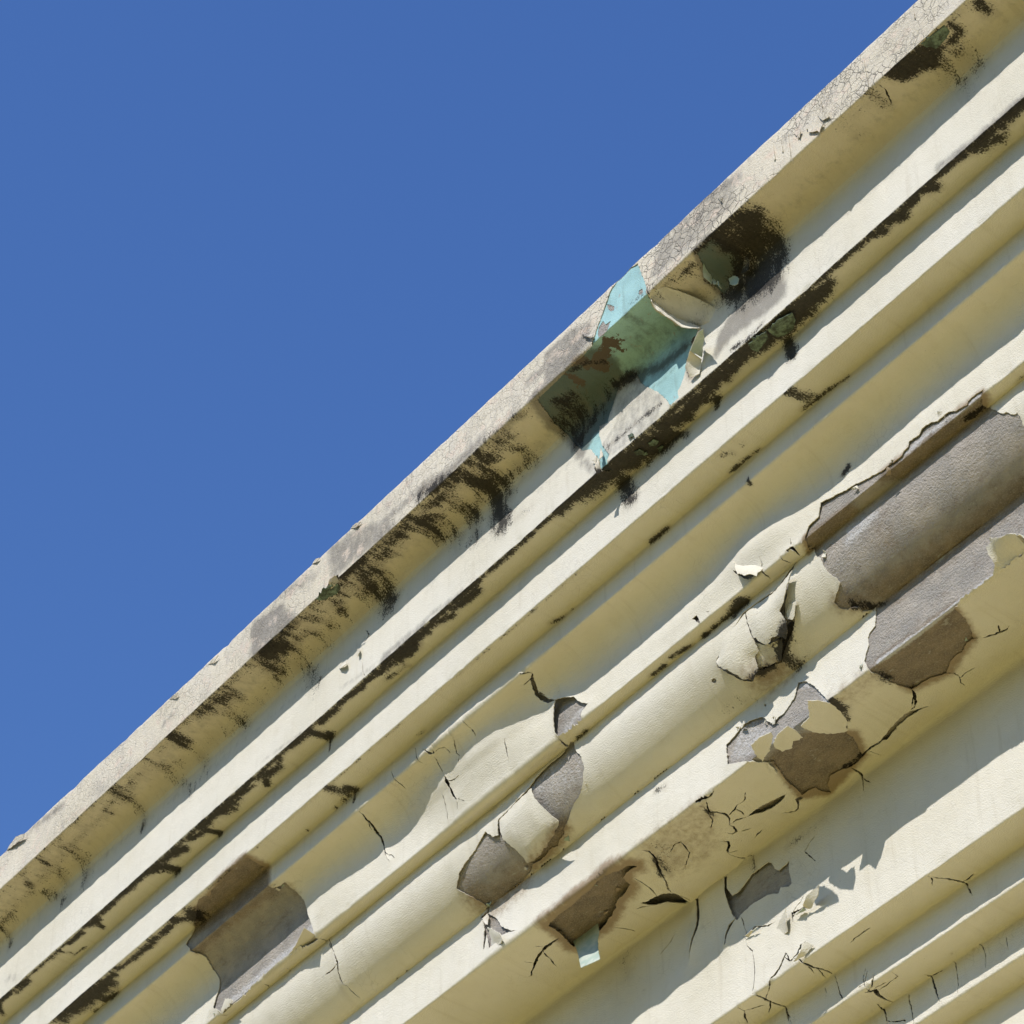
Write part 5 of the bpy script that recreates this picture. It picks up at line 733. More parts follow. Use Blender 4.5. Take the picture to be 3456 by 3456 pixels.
SHEETS = [
    ('ovolo','paint_flake','curled white flake over a bare patch',[[-5.8414,1.5746,0.008],[-5.8326,1.612,0.012],[-5.8037,1.6644,0.02],[-5.784,1.6983,0.028],[-5.7641,1.7289,0.036],[-5.7753,1.7377,0.036],[-5.8606,1.7625,0.034],[-5.9264,1.7729,0.032],[-5.9759,1.7672,0.034],[-5.9773,1.7474,0.026],[-5.9889,1.7167,0.02],[-6.0073,1.6865,0.014],[-6.0201,1.6603,0.014],[-6.0213,1.6264,0.008],[-6.0192,1.5947,0.005],[-5.9367,1.5806,0.005]],'paint',{'curl':0.006}),
    ('lower_fascia','paint_flake','paint sheet leaning off the bare band',[[-3.8933,1.9512,0.045],[-3.864,1.957,0.055],[-3.8606,1.9492,0.065],[-3.8132,1.9887,0.07],[-3.7918,1.9927,0.07],[-3.757,2.0199,0.07],[-3.7398,2.0218,0.065],[-3.716,2.0225,0.05],[-3.7513,2.0245,0.004],[-3.7956,2.0236,0.004],[-3.8787,2.0228,0.004],[-3.9183,2.0223,0.004],[-3.8894,2.0143,0.022],[-3.886,2.0041,0.032],[-3.8909,1.979,0.042]],'paint',{'step':0.01}),
    ('lower_fascia','paint_flake','cracked cream flake under the arris',[[-4.6303,4.7714,0.02],[-4.6116,4.8025,0.016],[-4.6057,4.8405,0.01],[-4.6094,4.8784,0.008],[-4.636,4.9387,0.008],[-4.67,4.9669,0.01],[-4.6949,4.9323,0.022],[-4.7112,4.8925,0.03],[-4.7168,4.8542,0.034],[-4.7171,4.8223,0.034],[-4.675,4.8186,0.03]],'paint',{'plane':('h',7.356,40)}),
    ('lower_fascia','paint_flake','small torn cream flake on brown plaster',[[-4.8457,4.8279,0.012],[-4.7904,4.796,0.03],[-4.7325,4.782,0.045],[-4.7332,4.8146,0.045],[-4.7485,4.8579,0.04],[-4.7828,4.8497,0.035],[-4.8109,4.8735,0.03],[-4.8521,4.8706,0.02],[-4.8552,4.8418,0.012]],'paint',{'plane':('h',7.356,40)}),
    ('lower_fascia','paint_flake','',[[-4.8926,4.7806,0.014],[-4.835,4.7633,0.03],[-4.7904,4.7653,0.04],[-4.8015,4.7863,0.035],[-4.8605,4.8298,0.02],[-4.9325,4.8626,0.01],[-4.9265,4.8357,0.01]],'paint',{'plane':('h',7.356,40)}),
    ('lower_fascia','paint_flake','',[[-4.9209,4.8678,0.018],[-4.9255,4.8987,0.02],[-4.9439,4.9341,0.016],[-4.9596,4.9195,0.008]],'paint',{'plane':('h',7.356,40)}),
    ('lower_fascia','hanging_paint_flake','pale green backed flake hanging from the soffit',[[-6.0038,-7.3507,0],[-5.9411,-7.3479,0],[-5.8763,-7.3504,0],[-5.8672,-7.307,0.004],[-5.8728,-7.2703,0.006],[-5.8548,-7.2245,0.02],[-5.8117,-7.1478,0.05],[-5.8515,-7.1516,0.055],[-5.9067,-7.1685,0.05],[-5.9537,-7.257,0.02],[-5.9833,-7.3106,0.004]],'back',{'amp':0.0008,'plane':('v',4.99,40)}),
    ('ovolo','paint_flake','large raised cream flake with a torn right edge',[[-4.545,1.5652,0.03],[-4.5617,1.5911,0.034],[-4.5798,1.6131,0.036],[-4.6051,1.6372,0.034],[-4.6356,1.6498,0.03],[-4.6261,1.686,0.034],[-4.6449,1.71,0.034],[-4.6633,1.7231,0.034],[-4.6674,1.7119,0.036],[-4.6889,1.6992,0.036],[-4.7055,1.696,0.036],[-4.7315,1.7013,0.034],[-4.7521,1.6801,0.028],[-4.7677,1.655,0.022],[-4.7715,1.6214,0.016],[-4.7755,1.584,0.01],[-4.78,1.5538,0.006],[-4.7504,1.5537,0.006],[-4.7055,1.561,0.006],[-4.6589,1.5664,0.008],[-4.6187,1.5673,0.014],[-4.5764,1.5671,0.022]],'paint',{'curl':0.004}),
    ('ovolo','paint_flake','lower raised cream flake with a bright curled foot',[[-4.7829,1.5609,0.008],[-4.777,1.615,0.012],[-4.7721,1.6545,0.02],[-4.7706,1.6714,0.02],[-4.7747,1.6993,0.02],[-4.7978,1.7065,0.02],[-4.8041,1.7391,0.034],[-4.8355,1.7525,0.05],[-4.8547,1.7391,0.05],[-4.8706,1.7195,0.045],[-4.9031,1.6861,0.036],[-4.9253,1.6671,0.03],[-4.9339,1.6464,0.022],[-4.9233,1.6348,0.012],[-4.9032,1.5675,0.004],[-4.8674,1.5559,0.004],[-4.8207,1.563,0.005]],'paint',{'curl':0.004}),
    ('ovolo','paint_flake','',[[-4.7762,1.6704,0.012],[-4.7616,1.6838,0.014],[-4.7441,1.6991,0.016],[-4.6815,1.7126,0.018],[-4.7025,1.7359,0.018],[-4.7311,1.76,0.018],[-4.7491,1.7532,0.018],[-4.776,1.7521,0.018],[-4.809,1.7391,0.016],[-4.8011,1.7062,0.012],[-4.7791,1.6981,0.012]],'paint',{'holes':[]}),
    ('ovolo','paint_flake','',[[-4.6062,1.6417,0.012],[-4.5725,1.6486,0.012],[-4.5896,1.6683,0.016],[-4.5986,1.683,0.02],[-4.6139,1.6893,0.022],[-4.6289,1.677,0.018],[-4.6219,1.6575,0.014]],'paint',{}),
    ('cavetto','paint_flake','small curled flake on the sunlit band',[[-4.7423,1.3616,0.034],[-4.7294,1.3883,0.028],[-4.7088,1.3906,0.016],[-4.6803,1.3805,0.005],[-4.6409,1.4044,0.004],[-4.6397,1.4477,0.005],[-4.6485,1.4628,0.012],[-4.653,1.4653,0.024],[-4.674,1.4646,0.034],[-4.6941,1.4638,0.04],[-4.7104,1.4487,0.04],[-4.7267,1.4242,0.038],[-4.7341,1.4026,0.036]],'paint',{}),
    ('cavetto','paint_flake','cream flake bent outwards at the foot of the bare patch',[[-7.01,4.6602,0],[-7.0037,4.5956,-0.006],[-7.0439,4.6082,-0.006],[-7.1036,4.6294,-0.005],[-7.165,4.641,-0.003],[-7.2052,4.6472,0],[-7.1061,4.6527,0]],'paint',{'amp':0.0008,'plane':('h',7.801,40)}),
    ('cavetto','paint_flake','',[[-7.5656,1.4278,0.012],[-7.5062,1.466,0.016],[-7.5519,1.4666,0.012],[-7.5959,1.4672,0.008],[-7.58,1.4502,0.01]],'paint',{}),
    ('cavetto','paint_flake','',[[-7.6701,1.4174,0.012],[-7.6203,1.4415,0.014],[-7.5938,1.4683,0.01],[-7.6498,1.4718,0.005],[-7.6992,1.4679,0.005]],'paint',{}),
    ('lower_fascia','paint_flake','',[[-6.2309,1.9173,0.03],[-6.2011,1.9426,0.035],[-6.1513,1.9956,0.04],[-6.1439,2.0197,0.035],[-6.1638,2.0205,0.025],[-6.2031,2.0095,0.012],[-6.2318,2.0012,0.006],[-6.226,1.9668,0.015]],'paint',{}),
    ('lower_fascia','paint_flake','',[[-6.2731,1.8522,0.02],[-6.2546,1.8384,0.012],[-6.2456,1.8619,0.012],[-6.2438,1.896,0.02],[-6.2548,1.8847,0.022]],'paint',{}),
    ('coping','old_paint','older turquoise paint laid bare',[[-4.5975,0.0196,0.0016],[-4.5843,0.0755,0.0016],[-4.5669,0.1519,0.0016],[-4.5659,0.1954,0.0016],[-4.5874,0.2284,0.0016],[-4.5998,0.2551,0.0016],[-4.602,0.2852,0.0016],[-4.5984,0.3197,0.0016],[-4.5963,0.3431,0.0016],[-4.5862,0.3626,0.0016],[-4.5625,0.3837,0.0016],[-4.5162,0.4301,0.0016],[-4.5356,0.4635,0.0016],[-4.555,0.4968,0.0016],[-4.5748,0.5378,0.0016],[-4.5905,0.5822,0.0016],[-4.6095,0.6113,0.0016],[-4.6274,0.6247,0.0016],[-4.6253,0.6592,0.0016],[-4.664,0.6633,0.0016],[-4.6829,0.6189,0.0016],[-4.7144,0.5637,0.0016],[-4.7468,0.5157,0.0016],[-4.7799,0.4752,0.0016],[-4.8044,0.4335,0.0016],[-4.8155,0.3947,0.0016],[-4.863,0.3666,0.0016],[-4.8987,0.3661,0.0016],[-4.9188,0.3959,0.0016],[-4.9384,0.4299,0.0016],[-4.9574,0.456,0.0016],[-4.9677,0.4893,0.0016],[-5.0122,0.4693,0.0016],[-5.0135,0.5099,0.0016],[-4.9976,0.5725,0.0016],[-4.9643,0.6404,0.0016],[-4.9908,0.6919,0.0016],[-5.0133,0.6699,0.0016],[-5.0173,0.6222,0.0016],[-5.0597,0.5385,0.0016],[-5.1,0.5142,0.0016],[-5.1485,0.4331,0.0016],[-5.1798,0.3616,0.0016],[-5.1844,0.3105,0.0016],[-5.1603,0.2534,0.0016],[-5.1409,0.2005,0.0016],[-5.0852,0.2006,0.0016],[-5.0298,0.2007,0.0016],[-4.9621,0.1979,0.0016],[-4.8979,0.1976,0.0016],[-4.8455,0.1955,0.0016],[-4.8272,0.1689,0.0016],[-4.8081,0.1342,0.0016],[-4.7795,0.0904,0.0016],[-4.7412,0.0289,0.0016],[-4.7086,0,0.0016],[-4.6549,0,0.0016]],'turq',{'fixed_h':0.0016,'thick':0.0012,'holes':[[[-4.765,0.0642],[-4.7434,0.0879],[-4.7263,0.1118],[-4.7287,0.127],[-4.7446,0.1198],[-4.7572,0.0972]],[[-4.8083,0.1426],[-4.7853,0.1284],[-4.7728,0.1567],[-4.7595,0.1599],[-4.7462,0.1631],[-4.765,0.1893],[-4.7917,0.1956],[-4.8081,0.1899],[-4.8138,0.1721]],[[-4.6035,0.1446],[-4.5861,0.15],[-4.5828,0.1719],[-4.596,0.1728],[-4.6059,0.1596]]]}),
    ('coping','old_paint','dirty older paint in the black stain',[[-4.3364,0.2016,0.0016],[-4.3553,0.2363,0.0016],[-4.376,0.2691,0.0016],[-4.3965,0.3016,0.0016],[-4.3981,0.3342,0.0016],[-4.3918,0.3673,0.0016],[-4.3804,0.3907,0.0016],[-4.3535,0.3749,0.0016],[-4.3009,0.3582,0.0016],[-4.2688,0.3404,0.0016],[-4.2518,0.3158,0.0016],[-4.2529,0.2723,0.0016],[-4.2579,0.2252,0.0016],[-4.2608,0.1984,0.0016],[-4.3024,0.1979,0.0016]],'turq',{'fixed_h':0.0016,'thick':0.0012}),
    ('coping','paint_flake','paint sheet drooping from the soffit',[[-4.5569,4.148,0.004],[-4.575,4.1747,0.0115],[-4.5844,4.1999,0.0237],[-4.5793,4.2231,0.0349],[-4.5701,4.2516,0.0486],[-4.5631,4.2892,0.0667],[-4.5435,4.309,0.0761],[-4.5194,4.3263,0.0844],[-4.4845,4.3302,0.11],[-4.4356,4.3298,0.145],[-4.3731,4.3205,0.18],[-4.4157,4.3304,0.095],[-4.4428,4.3048,0.055],[-4.4646,4.2584,0.03],[-4.4876,4.2126,0.012],[-4.5058,4.1694,0.005]],'paint',{'amp':0.001,'plane':('h',8.6733,-3.9589)}),
    ('coping','paint_flake','bright torn lip of the drooping sheet',[[-4.5561,4.1575,0.0406],[-4.5607,4.1781,0.0602],[-4.5511,4.1971,0.0783],[-4.5364,4.2202,0.1004],[-4.5222,4.2507,0.1295],[-4.4989,4.2667,0.1448],[-4.4718,4.2807,0.1581],[-4.5123,4.3214,0.089],[-4.5306,4.2935,0.0746],[-4.5472,4.2648,0.0596],[-4.5584,4.2359,0.0445],[-4.5669,4.204,0.0279],[-4.5701,4.1678,0.0088]],'paint2',{'amp':0.002,'plane':('h',8.6733,-3.9589)}),
    ('corona','paint_flake','dirty strip of paint curling off the fascia',[[-4.4095,-8.4303,0.085],[-4.4413,-8.4428,0.08],[-4.4974,-8.4313,0.06],[-4.5361,-8.4173,0.045],[-4.5519,-8.4029,0.038],[-4.5503,-8.3809,0.026],[-4.5535,-8.371,0.018],[-4.5355,-8.3666,0.014],[-4.519,-8.3666,0.01],[-4.509,-8.4081,0.006],[-4.4962,-8.4673,0.012],[-4.4563,-8.4547,0.04]],'paint',{'amp':0.0014,'plane':('v',4.3213,9.0053)}),
    ('coping','paint_flake','',[[-4.353,0.2452,0.006],[-4.3609,0.2671,0.02],[-4.3658,0.2889,0.03],[-4.368,0.3354,0.04],[-4.3568,0.4097,0.045],[-4.3421,0.4256,0.07],[-4.3638,0.2959,0.065],[-4.3671,0.2743,0.055],[-4.3716,0.2607,0.045],[-4.3633,0.2511,0.025]],'back',{}),
    ('coping','paint_flake','',[[-4.2425,0.3303,0.02],[-4.2294,0.3359,0.03],[-4.234,0.3839,0.035],[-4.2403,0.4142,0.035],[-4.2619,0.4062,0.03],[-4.2863,0.3757,0.02],[-4.2685,0.3575,0.02]],'paint',{}),
    ('coping','paint_flake','',[[-4.3294,0.3589,0.03],[-4.308,0.3693,0.035],[-4.2847,0.416,0.035],[-4.287,0.4427,0.04],[-4.3032,0.4364,0.04],[-4.3266,0.4057,0.035]],'back',{}),
    ('corona','paint_scale','',[[-4.2289,0.6796,0.01],[-4.1746,0.6713,0.02],[-4.125,0.6872,0.018],[-4.1444,0.7203,0.012],[-4.1738,0.7362,0.016],[-4.212,0.7342,0.018],[-4.2315,0.7062,0.014]],'green',{'step':0.008,'amp':0.002}),
    ('corona','paint_scale','',[[-4.3085,0.6727,0.01],[-4.2654,0.6695,0.018],[-4.2334,0.6798,0.014],[-4.2511,0.7048,0.014],[-4.2785,0.7058,0.018],[-4.3124,0.716,0.014],[-4.3173,0.6908,0.012]],'green',{'step':0.008,'amp':0.002}),
    ('corona','paint_scale','',[[-4.881,0.691,0.008],[-4.8579,0.6952,0.012],[-4.8566,0.7127,0.01],[-4.8696,0.7201,0.012],[-4.8869,0.7086,0.01]],'green',{'step':0.008,'amp':0.002}),
    ('corona','paint_scale','',[[-4.8224,0.7022,0.008],[-4.7971,0.7029,0.012],[-4.7941,0.7227,0.01],[-4.8145,0.7253,0.012],[-4.8294,0.7156,0.01]],'green',{'step':0.008,'amp':0.002}),
    ('corona','paint_scale','',[[-4.8229,0.7398,0.008],[-4.7974,0.7406,0.014],[-4.8107,0.775,0.012],[-4.8267,0.7691,0.01]],'green',{'step':0.008,'amp':0.002}),
    ('corona','paint_scale','',[[-4.8699,0.7166,0.009],[-4.8522,0.7203,0.013],[-4.8573,0.732,0.012],[-4.873,0.729,0.01]],'green',{'step':0.008,'amp':0.002}),
    ('corona','paint_scale','',[[-4.8702,0.6323,0.008],[-4.844,0.6442,0.012],[-4.8385,0.6635,0.01],[-4.86,0.6542,0.01]],'green',{'step':0.008,'amp':0.002}),
    ('coping','paint_scale','green scale at the right end',[[-3.319,0.1953,0.006],[-3.2686,0.1975,0.008],[-3.2261,0.2017,0.006],[-3.2328,0.23,0.006],[-3.2552,0.2388,0.007],[-3.3024,0.2436,0.006]],'green',{}),
    ('coping','paint_scale','',[[-6.3788,0.1932,0.008],[-6.325,0.1909,0.014],[-6.2605,0.1943,0.014],[-6.2703,0.2202,0.01],[-6.303,0.2269,0.014],[-6.3644,0.2076,0.012]],'green',{}),
    ('coping','paint_drip','',[[-3.5421,0.0219,0.005],[-3.5386,0.0256,0.005],[-3.5312,0.1916,0.009],[-3.5347,0.192,0.009],[-3.5355,0.1903,0.009]],'weath',{'amp':0.0006}),
    ('coping','paint_drip','',[[-3.3236,0.0207,0.005],[-3.3209,0.0237,0.005],[-3.3157,0.0794,0.009],[-3.3183,0.0812,0.009],[-3.3198,0.075,0.009]],'weath',{'amp':0.0006}),
    ('coping','paint_drip','',[[-3.9517,0.0406,0.005],[-3.9472,0.045,0.005],[-3.9411,0.1327,0.009],[-3.945,0.1354,0.009],[-3.9478,0.1262,0.009]],'weath',{'amp':0.0006}),
    ('coping','paint_drip','',[[-3.8843,0.0617,0.005],[-3.879,0.0671,0.005],[-3.8743,0.1944,0.009],[-3.8804,0.1948,0.009],[-3.8788,0.1932,0.009]],'weath',{'amp':0.0006}),
    ('coping','paint_drip','',[[-3.8495,0.0638,0.005],[-3.846,0.0674,0.005],[-3.8331,0.1359,0.009],[-3.8362,0.138,0.009],[-3.8383,0.1307,0.009]],'weath',{'amp':0.0006}),
    ('coping','paint_drip','',[[-3.9186,0.0472,0.005],[-3.915,0.0507,0.005],[-3.905,0.1294,0.009],[-3.9081,0.1315,0.009],[-3.9103,0.1242,0.009]],'weath',{'amp':0.0006}),
    ('coping','paint_drip','',[[-3.7314,0.0522,0.005],[-3.7279,0.0557,0.005],[-3.7233,0.1164,0.009],[-3.7264,0.1185,0.009],[-3.7285,0.1112,0.009]],'weath',{'amp':0.0006}),
    ('coping','paint_chip','',[[-8.5151,0,0.004],[-8.4071,0.0141,0.022],[-8.3373,0.0395,0.022],[-8.3487,0.0504,0.018],[-8.4157,0.0447,0.018],[-8.473,0.024,0.01]],'weath',{}),
    ('coping','paint_chip','',[[-7.3384,0.0099,0.004],[-7.2935,0.0288,0.016],[-7.2559,0.0412,0.016],[-7.2792,0.0472,0.014]],'weath',{}),
    ('coping','paint_chip','',[[-7.0765,0.0187,0.004],[-7.0315,0.0345,0.016],[-6.9925,0.0409,0.016],[-7.0214,0.0528,0.014]],'weath',{}),
    ('coping','paint_chip','',[[-6.4193,0,0.004],[-6.377,0.0109,0.014],[-6.3579,0.0183,0.012],[-6.3783,0.0263,0.012]],'weath',{}),
    ('coping','paint_chip','',[[-6.1843,0,0.004],[-6.1386,0.0193,0.014],[-6.1088,0.03,0.012],[-6.1318,0.0408,0.012]],'weath',{}),
    ('coping','paint_chip','',[[-6.3058,0.1923,0.01],[-6.2685,0.188,0.02],[-6.2276,0.1913,0.016],[-6.2426,0.1959,0.016],[-6.2924,0.1967,0.014]],'weath',{}),
    ('coping','paint_chip','',[[-4.8969,0.0732,0.006],[-4.8481,0.1499,0.014],[-4.8215,0.1677,0.014],[-4.8214,0.187,0.02],[-4.866,0.1436,0.016]],'weath',{}),
    ('coping','paint_chip','',[[-4.2075,0.0624,0.008],[-4.1845,0.0987,0.014],[-4.1763,0.0977,0.01],[-4.1897,0.1048,0.012]],'weath',{}),
    ('coping','paint_chip','',[[-3.8,0.1033,0.008],[-3.7473,0.1419,0.014],[-3.7242,0.1825,0.012],[-3.7448,0.1922,0.014],[-3.787,0.1584,0.012]],'weath',{}),
    ('coping','paint_chip','',[[-3.7496,0.102,0.008],[-3.7054,0.1389,0.014],[-3.6938,0.1745,0.012],[-3.7276,0.1598,0.012]],'weath',{}),
    ('coping','paint_chip','',[[-3.8562,0.0861,0.008],[-3.8166,0.1179,0.014],[-3.8275,0.144,0.012]],'weath',{}),
    ('corona','paint_chip','',[[-5.0152,0.6666,0.03],[-4.9983,0.6473,0.02],[-4.9993,0.5861,0.012],[-4.9782,0.6452,0.02],[-4.9959,0.6684,0.035],[-5.0184,0.6686,0.03]],'weath',{}),
    ('corona','paint_chip','',[[-5.0472,0.6089,0.012],[-5.0084,0.6268,0.02],[-5.0191,0.6402,0.016]],'weath',{}),
    ('corona','paint_flake','',[[-6.4564,0.5115,0.008],[-6.4225,0.5222,0.016],[-6.4047,0.522,0.014],[-6.3917,0.5489,0.02],[-6.4056,0.5527,0.024],[-6.4346,0.5386,0.016]],'paint',{}),
    ('corona','paint_flake','',[[-6.3483,0.4996,0.006],[-6.3168,0.5313,0.018],[-6.3165,0.5499,0.02],[-6.3289,0.5551,0.016]],'paint',{}),
    ('lower_fascia','paint_flake','',[[-4.9587,1.8701,0.02],[-4.9507,1.8886,0.025],[-4.968,1.8896,0.018],[-4.9835,1.8824,0.01],[-4.9758,1.8696,0.012]],'paint',{}),
    ('frieze_band','paint_flake','torn flake standing off the sunlit band',[[-5.1161,2.6775,0.02],[-5.0783,2.6859,0.03],[-5.0378,2.666,0.045],[-4.9747,2.6646,0.05],[-4.9934,2.6857,0.04],[-5.0241,2.6928,0.03],[-5.0405,2.6923,0.02],[-5.0862,2.6777,0.012]],'paint',{}),
    ('frieze_band','paint_flake','',[[-5.3463,2.6223,0.016],[-5.3078,2.6255,0.02],[-5.2796,2.6279,0.02],[-5.3032,2.6255,0.014],[-5.3359,2.6295,0.008]],'paint',{}),
    ('frieze_band','paint_flake','',[[-5.1387,2.836,0.02],[-5.1029,2.8297,0.026],[-5.0921,2.8042,0.026],[-5.0741,2.8037,0.02],[-5.0576,2.8223,0.012],[-5.105,2.8357,0.01]],'paint',{}),
    ('frieze_band','paint_flake','',[[-5.216,2.6626,0.004],[-5.1393,2.647,0.034],[-5.1474,2.6905,0.028],[-5.1596,2.7139,0.014],[-5.1853,2.7041,0.005]],'paint',{}),
    ('cavetto','paint_flake','',[[-7.1054,1.1679,0.0077],[-7.1067,1.1695,0.0077],[-7.1161,1.1687,0.0077],[-7.1154,1.1663,0.0077],[-7.116,1.1647,0.0133],[-7.1079,1.1648,0.0129]],'paint',{'step':0.008,'thick':0.0016}),
    ('cavetto','paint_flake','',[[-7.0892,1.1919,0.0055],[-7.0905,1.1951,0.0085],[-7.096,1.1938,0.0048],[-7.0972,1.1936,0.0137],[-7.0974,1.1923,0.0156],[-7.0966,1.1887,0.0059],[-7.0908,1.1886,0.0048],[-7.0904,1.1913,0.0048]],'back',{'step':0.008,'thick':0.0016}),
    ('cavetto','paint_flake','',[[-7.6317,1.4586,0.0118],[-7.6426,1.4591,0.0043],[-7.6394,1.4493,0.0043],[-7.6369,1.4452,0.0086],[-7.6387,1.441,0.0043],[-7.6327,1.4406,0.007],[-7.6307,1.4413,0.0119],[-7.6239,1.4445,0.0058]],'paint',{'step':0.008,'thick':0.0016}),
    ('cavetto','paint_flake','',[[-7.1425,1.0718,0.0079],[-7.1548,1.0583,0.017],[-7.1537,1.0622,0.0095],[-7.1454,1.062,0.0079],[-7.1423,1.0631,0.0079]],'paint',{'step':0.008,'thick':0.0016}),
    ('cavetto','paint_flake','',[[-7.1093,1.19,0.0141],[-7.1115,1.1922,0.014],[-7.1184,1.1983,0.005],[-7.1291,1.1984,0.005],[-7.1301,1.1846,0.005],[-7.1198,1.1783,0.0156],[-7.118,1.1796,0.005],[-7.1113,1.1864,0.0153]],'paint',{'step':0.008,'thick':0.0016}),
    ('cavetto','paint_flake','',[[-7.6241,1.4549,0.006],[-7.629,1.4561,0.0125],[-7.6289,1.4572,0.006],[-7.6307,1.4598,0.0177],[-7.6377,1.4556,0.0121],[-7.6311,1.4517,0.006],[-7.6264,1.454,0.006]],'back',{'step':0.008,'thick':0.0016}),
    ('fascia_band','paint_flake','',[[-7.1437,1.0657,0.007],[-7.1502,1.0739,0.007],[-7.1708,1.0661,0.007],[-7.1733,1.0537,0.007],[-7.1734,1.0531,0.0128],[-7.1541,1.0491,0.011]],'paint',{'step':0.008,'thick':0.0016}),
    ('cavetto','paint_flake','',[[-7.3302,1.4657,0.0111],[-7.3196,1.4578,0.0093],[-7.3139,1.4615,0.0116],[-7.3121,1.464,0.0063],[-7.3124,1.4628,0.0063]],'paint',{'step':0.008,'thick':0.0016}),
    ('ovolo','paint_flake','',[[-5.9157,1.5692,0.0101],[-5.9183,1.5737,0.0055],[-5.9233,1.5735,0.0108],[-5.9259,1.5732,0.0055],[-5.928,1.5681,0.0057],[-5.9253,1.5668,0.0055],[-5.9153,1.5675,0.0136]],'paint',{'step':0.008,'thick':0.0016}),
    ('cavetto','paint_flake','',[[-5.6532,1.5065,0.0143],[-5.652,1.5066,0.012],[-5.6547,1.5119,0.0107],[-5.6589,1.5145,0.0109],[-5.6606,1.5138,0.0147],[-5.657,1.4985,0.0073],[-5.6489,1.5049,0.0073]],'paint',{'step':0.008,'thick':0.0016}),
    ('ovolo','paint_flake','',[[-6.242,1.813,0.0059],[-6.2473,1.8114,0.0059],[-6.2429,1.8139,0.0059],[-6.2399,1.8018,0.0059],[-6.2353,1.8019,0.0059],[-6.2339,1.8008,0.0059],[-6.2323,1.8061,0.0174],[-6.2274,1.8055,0.0177]],'back',{'step':0.008,'thick':0.0016}),
    ('ovolo','paint_flake','',[[-5.9556,1.7731,0.0058],[-5.9711,1.7779,0.0085],[-5.973,1.7778,0.0058],[-5.9834,1.7729,0.0058],[-5.9834,1.7645,0.0122],[-5.9769,1.7645,0.0095],[-5.9608,1.7664,0.0058]],'paint',{'step':0.008,'thick':0.0016}),
    ('ovolo','paint_flake','',[[-5.8022,1.7939,0.0136],[-5.8048,1.8005,0.0078],[-5.8204,1.7856,0.0078],[-5.81,1.7814,0.0078],[-5.7928,1.7819,0.0078]],'back',{'step':0.008,'thick':0.0016}),
    ('ovolo','paint_flake','',[[-6.246,1.8128,0.0046],[-6.2558,1.8118,0.0083],[-6.2471,1.7997,0.0046],[-6.2452,1.7966,0.008],[-6.2403,1.7922,0.0065],[-6.2263,1.7993,0.0147],[-6.2238,1.8012,0.0046],[-6.2212,1.7975,0.0046]],'back',{'step':0.008,'thick':0.0016}),
    ('ovolo','paint_flake','',[[-6.0027,1.7849,0.006],[-6.0103,1.7848,0.0151],[-6.0169,1.7908,0.006],[-6.0231,1.7815,0.0091],[-6.0159,1.7753,0.006],[-6.0116,1.7746,0.0074],[-6.0095,1.7825,0.008]],'paint',{'step':0.008,'thick':0.0016}),
    ('ovolo','paint_flake','',[[-5.6107,1.6937,0.0047],[-5.6123,1.6987,0.0057],[-5.6169,1.6989,0.0047],[-5.6217,1.6922,0.0047],[-5.6188,1.6818,0.0047],[-5.6087,1.6883,0.0119]],'paint',{'step':0.008,'thick':0.0016}),
    ('ovolo','paint_flake','',[[-4.4243,1.5867,0.0052],[-4.4359,1.5813,0.0117],[-4.4377,1.569,0.0052],[-4.4274,1.5684,0.0052],[-4.4228,1.5647,0.0156],[-4.4195,1.5713,0.0052]],'paint',{'step':0.008,'thick':0.0016}),
    ('lower_fascia','paint_flake','',[[-4.1288,2.1691,0.0085],[-4.1365,2.1733,0.0053],[-4.1489,2.1794,0.0053],[-4.1491,2.1809,0.0053],[-4.1602,2.1698,0.0053],[-4.1598,2.1611,0.0053],[-4.1412,2.155,0.0118]],'paint',{'step':0.008,'thick':0.0016}),
    ('lower_fascia','paint_flake','',[[-4.4089,2.0935,0.0139],[-4.4125,2.0935,0.0085],[-4.4171,2.0894,0.0071],[-4.4193,2.0882,0.0169],[-4.4126,2.0877,0.0121]],'paint',{'step':0.008,'thick':0.0016}),
    ('cavetto','paint_flake','',[[-4.4616,1.4975,0.007],[-4.4701,1.4994,0.0175],[-4.4729,1.5021,0.007],[-4.4822,1.4973,0.007],[-4.479,1.4971,0.0136],[-4.4789,1.494,0.007]],'paint',{'step':0.008,'thick':0.0016}),
    ('cavetto','paint_flake','',[[-4.0652,1.4459,0.0135],[-4.0682,1.4479,0.0064],[-4.0728,1.4498,0.0075],[-4.0732,1.4518,0.0114],[-4.0789,1.4471,0.0064],[-4.0834,1.447,0.0083],[-4.0631,1.4436,0.0064]],'paint',{'step':0.008,'thick':0.0016}),
    ('cavetto','paint_flake','',[[-3.8438,1.4485,0.0075],[-3.8478,1.4457,0.0075],[-3.8462,1.4458,0.0075],[-3.8406,1.4435,0.0137],[-3.8373,1.4456,0.0132]],'paint',{'step':0.008,'thick':0.0016}),
    ('cavetto','paint_flake','',[[-3.8452,1.4273,0.0067],[-3.8609,1.4291,0.0067],[-3.8728,1.4238,0.0068],[-3.8713,1.4094,0.0067],[-3.8596,1.4112,0.0172],[-3.845,1.4191,0.0067]],'paint',{'step':0.008,'thick':0.0016}),
    ('lower_fascia','paint_flake','',[[-4.1524,2.1505,0.0089],[-4.159,2.1433,0.0126],[-4.1519,2.1425,0.0048],[-4.1514,2.1397,0.0063],[-4.1495,2.1409,0.0048]],'back',{'step':0.008,'thick':0.0016}),
    ('cavetto','paint_flake','',[[-4.4615,1.4635,0.0043],[-4.4735,1.4676,0.0145],[-4.4756,1.4676,0.0043],[-4.4795,1.4636,0.0043],[-4.4688,1.4557,0.0043],[-4.4672,1.4562,0.0043],[-4.4621,1.4557,0.0043],[-4.4611,1.4615,0.0058]],'paint',{'step':0.008,'thick':0.0016}),
